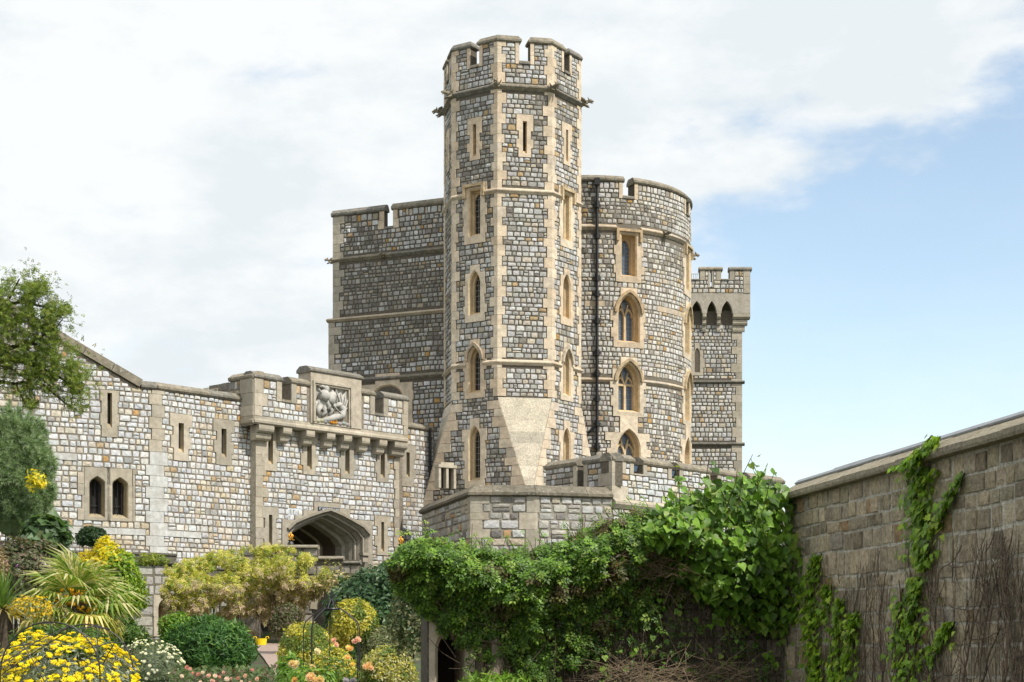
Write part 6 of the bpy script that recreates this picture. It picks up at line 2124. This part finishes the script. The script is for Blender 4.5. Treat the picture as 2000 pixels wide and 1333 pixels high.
# ---------------------------------------------------------------- palms
def fan_mesh():
    mb = MB()
    nb = 20
    tube(mb, [(0, 0, 0), (0, .28, .02), (0, .5, 0)], .014, 4, (.22, .27, .06))
    for i in range(nb):
        a = rad(-105 + 210 * i / (nb - 1)); L = .62 * (1 - .25 * abs(a) / rad(105))
        dx, dy = math.sin(a), math.cos(a)
        s = Vector((0, .5, 0)); x = Vector((dy, -dx, 0))
        z1 = -.02; w = .026
        m_ = s + Vector((dx, dy, 0)) * L * .6 + Vector((0, 0, .02)); e = s + Vector((dx, dy, 0)) * L + Vector((0, 0, -.16 - .05 * (i % 3)))
        c = pick([(3, (.17, .27, .04)), (2, (.32, .37, .09)), (1.3, (.58, .54, .28))], random.random())
        mb.add([s, m_ - x * w, m_ + x * w, e, s.lerp(m_, .5) + Vector((0, 0, .02)), m_ + Vector((0, 0, .016))], [(0, 1, 5), (0, 5, 2), (1, 3, 5), (5, 3, 2)], c)
    return mb.mesh('frond', M['leaf'])


def palm():
    root = thing('fan_palm', 'fan palm with fibrous brown trunk and drooping fronds, under the twin window', 'palm')
    c = P(150, 1166, 33.0); zg = ground_z(c.x, c.y)
    mb = MB(); tube(mb, [(c.x, c.y, zg - .1), (c.x + .02, c.y, zg + .7), (c.x, c.y, c.z - .25), (c.x, c.y, c.z + .1)], [.17, .2, .22, .12], 10, (.11, .085, .06)); tr = mb.build('trunk', M['bark'], root)
    n = 420
    an = RNG.uniform(0, 6.28, n); z = RNG.uniform(zg, c.z, n)
    C = np.stack([c.x + .2 * np.cos(an), c.y + .2 * np.sin(an), z], 1); N_ = np.stack([np.cos(an), np.sin(an), np.full(n, -.4)], 1)
    scatter('trunk_fibre', root, C, N_, RNG.uniform(.1, .2, n), tones_of([(1, (.16, .12, .08)), (1, (.09, .07, .05))], n), NARROW, M['bark'], tip=np.array((0, 0, -1.)), roll=.4)
    fm = fan_mesh()
    for i in range(40):
        az = i * 2.399 + random.uniform(-.2, .2); el = rad(78 - 108 * (i / 39) ** .9)
        o = bpy.data.objects.new('frond', fm)
        d = Vector((math.cos(az) * math.cos(el), math.sin(az) * math.cos(el), math.sin(el)))
        up = Vector((0, 0, 1)); nz = (up - d * up.dot(d)).normalized() if abs(d.z) < .99 else Vector((0, -1, 0))
        x = d.cross(nz); s = random.uniform(.85, 1.25)
        b = c + Vector((d.x * .1, d.y * .1, -.1 - .2 * i / 39))
        o.matrix_world = Matrix(((x.x * s, d.x * s, nz.x * s, b.x), (x.y * s, d.y * s, nz.y * s, b.y), (x.z * s, d.z * s, nz.z * s, b.z), (0, 0, 0, 1)))
        g = random.uniform(.8, 1.2); o.color = (g, g, g, 1) if i < 30 else (1.5 * g, 1.25 * g, .9 * g, 1)
        COL.objects.link(o); o.parent = root
    mb = MB()
    for i in range(60):
        p = c + Vector((random.uniform(-.35, .45), -.2 + random.uniform(-.1, .1), random.uniform(-.3, .15))); blob(mb, p, random.uniform(.025, .05), 5, 3, (.8, .5, .02))
    mb.build('flower_cluster', M['petal'], root, kind='stuff')


palm()


def spiky_palm():
    root = thing('spiky_palm', 'small spiky palm with stiff narrow leaves at the left edge', 'palm')
    c = P(6, 1190, 27.0)
    mb = MB(); tube(mb, [(c.x, c.y, ground_z(c.x, c.y) - .1), (c.x, c.y, c.z)], [.1, .08], 8, BARK); mb.build('trunk', M['bark'], root)
    me = MB()
    me.add([(-.018, 0, 0), (.018, 0, 0), (-.022, .45, .03), (.022, .45, .03), (0, 1, -.12)], [(0, 1, 3, 2), (2, 3, 4)], (1, 1, 1)); me = me.mesh('leaf_blade', M['leaf'])
    for i in range(90):
        az = i * 2.399; el = rad(85 - 105 * (i / 89))
        d = Vector((math.cos(az) * math.cos(el), math.sin(az) * math.cos(el), math.sin(el))); nz = (Vector((0, 0, 1)) - d * d.z); nz = nz.normalized() if nz.length > .05 else Vector((0, -1, 0)); x = d.cross(nz); s = random.uniform(.65, .9)
        o = bpy.data.objects.new('leaf_blade', me)
        o.matrix_world = Matrix(((x.x * s, d.x * s, nz.x * s, c.x), (x.y * s, d.y * s, nz.y * s, c.y), (x.z * s, d.z * s, nz.z * s, c.z), (0, 0, 0, 1)))
        g = random.uniform(.8, 1.2); o.color = ((.13 * g, .21 * g, .05 * g, 1) if i < 60 else (.36 * g, .30 * g, .10 * g, 1))
        COL.objects.link(o); o.parent = root


spiky_palm()


def plume_grass():
    root = thing('plume_grass', 'tan feathery grass plume at the left edge', 'grass plume')
    c = P(4, 1105, 30.0)
    C, N_ = lumpy(c, (.13, .13, .32), 500, .2, 2, .9, -1, 3)
    scatter('plume', root, C, N_ + np.array((0, 0, .8)), RNG.uniform(.05, .1, len(C)), tones_of([(1, (.42, .30, .16)), (1, (.34, .25, .13))], len(C)), NARROW, M['needle'], tip=np.array((0, 0, 1.)))
    mb = MB(); tube(mb, [(c.x, c.y, ground_z(c.x, c.y)), c], .015, 4, (.3, .25, .12)); mb.build('stem', M['bark'], root)


plume_grass()


# ---------------------------------------------------------------- flowers close to the camera
def head_mesh(nb, r, spread, name):
    mb = MB()
    for i in range(nb):
        a = i * 2.4; q = spread * math.sqrt(i / nb)
        blob(mb, (q * math.cos(a), q * math.sin(a), r * .6 - q * q * 6), (r, r, r * .75), 6, 3)
    return mb.mesh(name, M['petal'])


def yellow_bush():
    root = thing('yellow_flower_bush', 'silver-leaved bush covered in bright yellow flower heads, bottom left corner', 'flower bush')
    c = P(118, 1395, 12.0); r = (.60, .55, .56)
    C, N_ = lumpy(c, r, 5200, .18, 2.4, .5, -.3, 2)
    scatter('foliage', root, C, N_ + RNG.normal(0, .5, N_.shape), RNG.uniform(.035, .065, len(C)), tones_of([(3, (.28, .33, .24)), (2, (.38, .42, .36)), (2, (.14, .19, .08))], len(C)), NARROW, M['leaf'])
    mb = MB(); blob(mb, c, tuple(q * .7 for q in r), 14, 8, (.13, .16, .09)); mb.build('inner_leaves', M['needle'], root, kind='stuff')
    hm = head_mesh(9, .010, .027, 'flower_head')
    hv = np.array([tuple(v.co) for v in hm.vertices], np.float32); hf = []
    for q in hm.polygons: hf += [(q.vertices[0], q.vertices[1], q.vertices[2]), (q.vertices[0], q.vertices[2], q.vertices[3])]
    C, N_ = lumpy(c, tuple(q * 1.03 for q in r), 620, .18, 2.4, .16, -.2, 2)
    k_ = np.array([noise.noise(Vector(tuple(p * 4.5))) > -.28 for p in C])
    C, N_ = C[k_], N_[k_]
    scatter('small_flower_head', root, C, N_ + RNG.normal(0, .3, N_.shape) + np.array((0, 0, .6)), RNG.uniform(.45, .9, len(C)), tones_of([(2, (.93, .80, .015)), (1, (.88, .70, .012))], len(C), .06), (hv, np.array(hf, np.int32)), M['petal'])
    k = 0
    C, N_ = lumpy(c, tuple(q * 1.05 for q in r), 640, .18, 2.4, .06, -.1, 2)
    for p, nn in zip(C, N_):
        if k >= 290: break
        if noise.noise(Vector(tuple(p * 4.5))) < -.22: continue
        o = bpy.data.objects.new('flower_head', hm); z = (Vector(nn) + Vector((random.gauss(0, .25), random.gauss(0, .25), .6))).normalized(); x = z.orthogonal().normalized(); y = z.cross(x); s = random.uniform(.6, 1.1)
        o.matrix_world = Matrix(((x.x * s, y.x * s, z.x * s, p[0]), (x.y * s, y.y * s, z.y * s, p[1]), (x.z * s, y.z * s, z.z * s, p[2]), (0, 0, 0, 1)))
        g = random.uniform(.85, 1.05); o.color = (.94 * g, .79 * g * random.uniform(.94, 1.05), .014, 1)
        COL.objects.link(o); o.parent = root; k += 1


yellow_bush()


def hoop_frame():
    root = thing('hoop_frame', 'black iron hoop plant support arching over the yellow flower bush', 'plant support')
    rr = .335
    for i, (px, Y) in enumerate(((98, 11.35), (168, 12.0))):
        c = P(px, 1217, Y) - Vector((0, 0, rr * (1 if i == 0 else 1.05)))
        pts = [c + Vector((rr * math.cos(rad(a)), .0, rr * math.sin(rad(a)) * 1.02)) for a in range(0, 181, 12)]
        pts = [pts[0] - Vector((0, 0, .7))] + pts + [pts[-1] - Vector((0, 0, .7))]
        mb = MB(); tube(mb, pts, .0055, 6); mb.build('hoop', M['iron'], root)
    c0 = P(98, 1217, 11.35); c1 = P(168, 1217, 12.0)
    def on(c, a): return c + Vector((rr * math.cos(rad(a)), 0, rr * math.sin(rad(a)) - rr))
    for a, b in ((150, 150), (100, 120), (60, 60), (30, 35), (170, 110), (20, 75)):
        p, q = on(c0, a), on(c1, b)
        mb = MB(); tube(mb, [p, p.lerp(q, .5) + Vector((0, 0, .02)), q], .0045, 5); mb.build('brace', M['iron'], root)
    for px0, py0, px1, py1, Y in ((5, 1316, 140, 1230, 11.6), (40, 1250, 88, 1333, 11.4), (98, 1219, 106, 1246, 11.4), (167, 1218, 158, 1243, 11.8), (228, 1248, 192, 1316, 11.8), (140, 1222, 262, 1308, 11.9)):
        mb = MB(); tube(mb, [P(px0, py0, Y), P((px0 + px1) / 2, (py0 + py1) / 2 - 2, Y), P(px1, py1, Y)], .004, 5); mb.build('brace', M['iron'], root)


hoop_frame()


def rose_mesh():
    mb = MB()
    blob(mb, (0, 0, .35), (.32, .32, .35), 8, 5)
    for ring, (n, R, z, t) in enumerate(((5, .36, .42, 70), (6, .52, .34, 48), (7, .68, .22, 22))):
        for i in range(n):
            a = 2 * math.pi * (i + .4 * ring) / n
            o = Vector((math.cos(a), math.sin(a), 0)); x = Vector((-o.y, o.x, 0)); up = (o * math.cos(rad(t)) + Vector((0, 0, math.sin(rad(t)))))
            b = o * R * .35 + Vector((0, 0, z * .4))
            L = .62
            pts = [b - x * .14, b + x * .14, b + up * L * .6 + x * .34 + o * .04, b + up * L + x * .16 + o * .1, b + up * L - x * .16 + o * .1, b + up * L * .6 - x * .34 + o * .04]
            mb.add(pts, [(0, 1, 2, 5), (5, 2, 3, 4)])
    return mb.mesh('rose_bloom', M['petal'])


ROSE = rose_mesh()


def bloom(root, p, s, col, name='rose_bloom', nrm=None):
    o = bpy.data.objects.new(name, ROSE)
    z = (nrm or Vector((random.gauss(0, .5), -1, random.uniform(.2, .9)))).normalized(); x = z.orthogonal().normalized(); y = z.cross(x)
    o.matrix_world = Matrix(((x.x * s, y.x * s, z.x * s, p.x), (x.y * s, y.y * s, z.y * s, p.y), (x.z * s, y.z * s, z.z * s, p.z), (0, 0, 0, 1)))
    o.color = (*col, 1); COL.objects.link(o); o.parent = root


def rose_arbour():
    root = thing('rose_arbour', 'thin black iron arbour with ring and finial on top, among golden shrubs', 'arbour')
    Y = 20.0; c = P(648, 1263, Y); k = Y / F_PX
    R = 56 * k
    ztop = EYE + (1263 - 1190) * k; zsh = EYE + (1263 - 1228) * k
    rc = Vector((P(646, 0, Y).x, Y, 0))
    for i, a in enumerate((200, 232, 340, 20, 100, 140)):
        o = Vector((math.cos(rad(a)), math.sin(rad(a)), 0))
        g = c + o * R
        pts = [Vector((g.x, g.y, ground_z(g.x, g.y) - .1)), Vector((g.x, g.y, zsh - .25)), Vector((g.x, g.y, zsh)), c + o * R * .93 + Vector((0, 0, 0)), c + o * R * .62, c + o * R * .3, c + o * R * .24]
        for q, z in zip(pts[3:], (zsh + .08, zsh + .17, zsh + .24, ztop)): q.z = z
        mb = MB(); tube(mb, pts, .0075, 6); mb.build('post', M['iron'], root)
    for z, rr in ((ztop, .24), (zsh - .05, .99)):
        if rr > .9: continue
        mb = MB(); tube(mb, [c + Vector((math.cos(rad(a)) * R * rr, math.sin(rad(a)) * R * rr, z - c.z)) for a in range(0, 361, 20)], .014, 6); mb.build('ring', M['iron'], root)
    mb = MB()
    for a in range(0, 360, 60):
        o = Vector((math.cos(rad(a)), math.sin(rad(a)), 0)); pts = [c + o * R * .24, c + o * R * .16, c + o * R * .04, c + o * R * .03]
        for q, z in zip(pts, (ztop, ztop + .05, ztop + .12, ztop + .2)): q.z = z
        tube(mb, pts, .006, 5)
    for s in (-1, 1): tube(mb, [Vector((c.x, c.y, ztop + .13)), Vector((c.x + s * .04, c.y, ztop + .16)), Vector((c.x + s * .055, c.y, ztop + .145))], .005, 5)
    tube(mb, [Vector((c.x, c.y, ztop + .1)), Vector((c.x, c.y, ztop + .42))], .005, 5, r1=.002); mb.build('finial', M['iron'], root)
    rr = thing('climbing_rose', 'peach and pink climbing rose on the iron arbour', 'rose')
    C, N_ = lumpy(P(648, 1322, Y), (.36, .3, .36), 520, .35, 2.5, .9, -.9, 1)
    scatter('foliage', rr, C, N_, RNG.uniform(.04, .07, len(C)), tones_of(G_MID, len(C)), LEAF, M['leaf'])
    for px, y in ((654, 1255), (695, 1253), (683, 1267), (678, 1285), (619, 1274), (609, 1304), (696, 1277)):
        pass
    peach, cream_, pink = (.86, .60, .38), (.86, .74, .55), (.84, .52, .44)
    for px, y, s, col in ((653, 1252, .045, pink), (656, 1260, .04, pink), (693, 1254, .045, pink), (699, 1250, .045, (.85, .55, .45)), (681, 1266, .045, (.86, .62, .25)), (686, 1268, .04, (.86, .60, .28)), (619, 1273, .05, cream_), (678, 1285, .045, (.85, .55, .25)),
                          (689, 1299, .04, (.8, .6, .15)), (610, 1305, .05, peach), (713, 1303, .045, peach), (721, 1299, .045, (.85, .6, .3)), (724, 1306, .045, peach)):
        bloom(rr, P(px, y, Y - .36), s * .95, col)
    fr = thing('cream_rose', 'leafy rose bush with big cream and orange blooms, in front of the arbour', 'rose')
    C, N_ = lumpy(P(600, 1350, 16.5), (.34, .25, .26), 620, .35, 2.5, .9, -.5, 6)
    scatter('foliage', fr, C, N_, RNG.uniform(.045, .075, len(C)), tones_of(G_BRIGHT, len(C)), LEAF, M['leaf'])
    for px, y, s, col in ((580, 1300, .06, (.88, .74, .55)), (571, 1297, .045, (.85, .65, .35)), (602, 1325, .05, (.88, .66, .52)), (608, 1323, .055, (.88, .62, .35)), (617, 1331, .05, (.86, .62, .3)), (625, 1329, .05, (.88, .66, .28)), (577, 1330, .045, (.86, .55, .2)), (675, 1331, .04, (.5, .45, .6)), (690, 1331, .04, (.55, .5, .62))):
        bloom(fr, P(px, y, 16.2), s * .95, col)


rose_arbour()


def rose_bed():
    root = thing('pink_rose_bed', 'low bed of pink roses along the bottom edge left of the path', 'rose bed')
    C = np.array([P(random.uniform(335, 540), random.uniform(1305, 1345), random.uniform(18.5, 20)) for _ in range(1500)])
    C = np.array([tuple(p) for p in C]); N_ = RNG.normal(0, .5, C.shape) + np.array((0, -.6, .6))
    scatter('foliage', root, C, N_, RNG.uniform(.04, .075, len(C)), tones_of([(3, (.08, .13, .04)), (2, (.13, .17, .06)), (1, (.14, .09, .06))], len(C)), LEAF, M['leaf'])
    for px, y, col in ((366, 1304, 0), (372, 1309, 1), (377, 1315, 0), (388, 1318, 0), (396, 1316, 2), (408, 1322, 1), (420, 1323, 2), (429, 1318, 0), (437, 1316, 1), (443, 1329, 2), (452, 1322, 1), (466, 1324, 0), (480, 1321, 1), (493, 1307, 0), (503, 1323, 1), (392, 1330, 2), (355, 1322, 2), (415, 1332, 1), (472, 1330, 2), (488, 1331, 0)):
        bloom(root, P(px, y + random.uniform(-3, 5), 18.3), random.uniform(.018, .034), ((.80, .38, .36), (.85, .55, .52), (.86, .70, .66))[col])
    wf = bpy.data.objects['flowering_shrub']
    c = P(298, 1312, 25.0)
    CC, NN = lumpy(c, (.52, .52, .45), 150, .25, 2.2, .05, -.3, 298 * .013)
    for p, nn in zip(CC, NN): bloom(wf, Vector(p), random.uniform(.014, .034), (.85, .83, .78), 'white_flower', Vector(nn) + Vector((0, -.4, .4)))
    hf = bpy.data.objects['heath_shrub']
    c = P(50, 1125, 35.0)
    CC, NN = lumpy(c, (.8, .8, .66), 45, .25, 2.2, .05, -.3, .65)
    for p, nn in zip(CC, NN): bloom(hf, Vector(p), random.uniform(.04, .06), random.choice(((.85, .75, .8), (.85, .45, .65), (.6, .35, .6))), 'small_flower', Vector(nn) + Vector((0, -.4, .4)))


rose_bed()


# ---------------------------------------------------------------- oak whose branch reaches in from the left
def oak():
    root = thing('oak_tree', 'oak branch with small green leaves reaching in from the left edge', 'tree')
    Y = 25.0
    base = P(-420, 1263, Y + 1); base.z = -.2
    mb = MB(); f1 = P(-380, 900, Y + .5); f2 = P(-300, 690, Y)
    tube(mb, [base, base.lerp(f1, .5) + Vector((.1, 0, 0)), f1, f2], [.42, .36, .3, .2], 10, (.10, .08, .06)); mb.build('trunk', M['bark'], root)
    tips = []
    limbs = [([(-300, 690), (-150, 700), (-20, 690), (60, 670), (110, 690)], .07), ([(-300, 690), (-160, 760), (-40, 742), (30, 750), (50, 790)], .06), ([(-300, 690), (-170, 640), (-40, 610), (40, 590), (90, 600)], .06),
             ([(-150, 700), (-30, 640), (20, 580), (38, 545)], .04), ([(-20, 690), (70, 715), (130, 745), (160, 770)], .035), ([(60, 670), (110, 640), (125, 620)], .02), ([(30, 750), (75, 745), (130, 790), (150, 800)], .025), ([(-160, 760), (-60, 700), (20, 720), (80, 760)], .03), ([(40, 590), (80, 570), (100, 585)], .018)]
    lm = MB()
    for pts, r in limbs:
        P3 = [P(x, y, Y + .5 * noise.noise(Vector((x * .02, y * .02, 0)))) for x, y in pts]
        m_ = MB(); tube(m_, P3, [r * (1 - .75 * i / (len(P3) - 1)) for i in range(len(P3))], 6, (.09, .075, .055)); m_.build('branch', M['bark'], root)
        for a, b in zip(P3[:-1], P3[1:]):
            n = max(2, int((b - a).length / .07))
            for i in range(n):
                if b.x < P(-90, 0, Y).x: continue
                s = a.lerp(b, i / n)
                d = Vector((random.gauss(.12, .3), random.gauss(0, .4), random.gauss(.05, .3))); d = d.normalized() * random.uniform(.12, .42)
                tube(lm, [s, s + d * .5 + Vector((0, 0, .02)), s + d], .006, 3, (.10, .085, .06), r1=.002)
                tips += [s + d * k for k in (.45, .7, .9, 1.0)]
    lm.build('twig', M['bark'], root, kind='stuff')
    blobs = [(60, 560, 42, 34, .8), (20, 620, 75, 55, 1.3), (85, 615, 52, 34, .9), (40, 690, 90, 55, 1.6), (110, 715, 60, 42, 1.2), (140, 745, 42, 36, .9), (100, 650, 30, 26, .4), (60, 750, 60, 30, .6), (-30, 660, 60, 90, 1.0), (30, 545, 12, 16, .2), (60, 790, 10, 8, .12), (128, 605, 10, 10, .12), (130, 640, 9, 6, .1), (150, 795, 16, 10, .14), (5, 590, 30, 40, .5)]
    C = [tuple(t) for t in tips]
    for px, py, rx, ry, w in blobs:
        for i in range(int(2100 * w)):
            a = random.gauss(0, .48), random.gauss(0, .48)
            q = noise.noise(Vector(((px + a[0] * rx) * .045, (py + a[1] * ry) * .045, 5)))
            if q < -.06: continue
            C.append(tuple(P(px + a[0] * rx, py + a[1] * ry, Y + random.gauss(0, .3))))
    C = np.array(C) + RNG.normal(0, .03, (len(C), 3))
    N_ = RNG.normal(0, .6, C.shape) + np.array((.1, -.3, .7))
    scatter('crown', root, C, N_, RNG.uniform(.045, .085, len(C)), tones_of([(4, (.16, .225, .035)), (3, (.23, .30, .05)), (2.2, (.09, .135, .025)), (1, (.28, .27, .07))], len(C)), SPRIG, M['leaf'])


oak()


# ---------------------------------------------------------------- small things
def bucket():
    root = thing('yellow_bucket', 'yellow rubber bucket standing by the dark garden doorway', 'bucket')
    c = P(510, 1263, 47.0); c.z = EYE + .0
    c.z = max(ground_z(c.x, c.y), EYE - .02)
    mb = MB(); n = 16
    for_ = [(.135, 0), (.165, .22), (.172, .24), (.16, .24), (.13, .03)]
    vs_ = [c + Vector((r * math.cos(2 * math.pi * k / n), r * math.sin(2 * math.pi * k / n), z)) for r, z in for_ for k in range(n)]
    mb.add(vs_, [(i * n + k, i * n + (k + 1) % n, (i + 1) * n + (k + 1) % n, (i + 1) * n + k) for i in range(4) for k in range(n)] + [tuple(range(n))[::-1]])
    mb.build('tub', M['yellow'], root)
    for s in (-1, 1):
        mb = MB(); tube(mb, [c + Vector((s * .165 - .05, 0, .235)), c + Vector((s * .175 - .03, 0, .285)), c + Vector((s * .175 + .03, 0, .285)), c + Vector((s * .165 + .05, 0, .235))], .012, 6); mb.build('handle', M['yellow'], root)


bucket()
for px, py, Y, lab in ((568, 1064, 50.2, 'lantern with gilded crown finial on the upper step of the bridge wall'), (783, 1072, 50.5, 'gilded lantern top showing over the climber right of the gateway')):
    root = thing('lantern', lab, 'lantern', 'lanterns with gilded crowns')
    c = P(px, py, Y); k = Y / F_PX
    mb = MB()
    for z0, z1, r0, r1 in ((0, 3, 7, 6), (3, 6, 6, 4), (6, 9, 4, 6)):
        n = 8; loft(mb, [([(c.x + r0 * k * math.cos(2 * math.pi * i / n), c.y + r0 * k * math.sin(2 * math.pi * i / n)) for i in range(n)], c.z + z0 * k), ([(c.x + r1 * k * math.cos(2 * math.pi * i / n), c.y + r1 * k * math.sin(2 * math.pi * i / n)) for i in range(n)], c.z + z1 * k)])
    mb.build('lantern_roof', M['iron'], root)
    mb = MB()
    for i in range(8): blob(mb, (c.x + 6.2 * k * math.cos(i * .785), c.y + 6.2 * k * math.sin(i * .785), c.z + 9 * k), 1.0 * k, 5, 3)
    mb.build('bead', M['gold'], root, kind='stuff')
    mb = MB()
    blob(mb, c + Vector((0, 0, 13 * k)), (3.6 * k, 3.6 * k, 4 * k), 10, 6)
    for i in range(6):
        a = i * 1.047; tube(mb, [c + Vector((3.4 * k * math.cos(a), 3.4 * k * math.sin(a), 13 * k)), c + Vector((4.8 * k * math.cos(a), 4.8 * k * math.sin(a), 17 * k)), c + Vector((1.5 * k * math.cos(a), 1.5 * k * math.sin(a), 21 * k))], 1.0 * k, 5)
    blob(mb, c + Vector((0, 0, 22.5 * k)), 1.8 * k, 8, 5)
    mb.build('crown_finial', M['gold'], root, smooth=True)
    mb = MB(); tube(mb, [c, Vector((c.x, c.y, c.z - .6))], .09, 8); mb.build('lantern_body', M['iron'], root)


# ---------------------------------------------------------------- set the stones: the 300 that show largest on each wall as parts, the rest as one part
def set_stones():
    meshes = []
    for v, f in VARIANTS:
        me = bpy.data.meshes.new('stone'); me.from_pydata(v.tolist(), [], f)
        at = me.color_attributes.new('Col', 'FLOAT_COLOR', 'POINT'); at.data.foreach_set('color', np.ones(len(v) * 4, np.float32))
        meshes.append(me)
    bpy.context.view_layer.update()
    dg = bpy.context.evaluated_depsgraph_get()
    eye = Vector((0, 0, EYE))
    for name, L in STONES.items():
        root = bpy.data.objects[name]
        mat = M['wall'] if name in ('garden_wall', 'cross_wall') else M['rubble']
        key = 'g' if mat is M['wall'] else 'r'
        sc = []
        for i, (m, tone, k, w, h, N) in enumerate(L):
            p = m.translation + N * .1
            d = p - eye
            px, py = CX + p.x / p.y * F_PX, HY - (p.z - EYE) / p.y * F_PX
            face = -N.dot(d.normalized())
            a = w * h * face / (p.y * p.y) if (face > 0 and -10 < px < 2010 and -10 < py < 1343) else -1
            sc.append((a, i))
        sc.sort(reverse=True)
        single, tested = set(), 0
        for a, i in sc:
            if a <= 0 or len(single) >= 300: break
            p = L[i][0].translation + L[i][5] * .1
            d = p - eye; dist = d.length
            hit = scene.ray_cast(dg, eye, d.normalized(), distance=dist - .02)
            if not hit[0]: single.add(i)
        rv, rf, rc, n = [], [], [], 0
        for i, (m, tone, k, w, h, N) in enumerate(L):
            if i in single:
                me = STONE_ME.setdefault((key, k), None)
                if me is None:
                    me = meshes[k].copy(); me.name = 'stone'; me.materials.append(mat); STONE_ME[(key, k)] = me
                o = bpy.data.objects.new('stone', me)
                o.matrix_world = m; o.color = (*tone, 1)
                COL.objects.link(o); o.parent = root
            else:
                v, f = VARIANTS[k]
                A = np.array(m)
                rv.append(v @ A[:3, :3].T + A[:3, 3]); rc.append(np.tile(np.array((*tone, 1), np.float32), (len(v), 1)))
                rf += [tuple(q + n for q in t) for t in f]; n += len(v)
        if rv:
            me = bpy.data.meshes.new('rubble'); me.from_pydata(np.concatenate(rv).tolist(), [], rf)
            at = me.color_attributes.new('Col', 'FLOAT_COLOR', 'POINT'); at.data.foreach_set('color', np.concatenate(rc).ravel())
            me.materials.append(mat)
            o = bpy.data.objects.new('rubble', me); o['kind'] = 'stuff'; link(o, root)
        print(name, len(L), 'stones,', len(single), 'single')


STONE_ME = {}
set_stones()
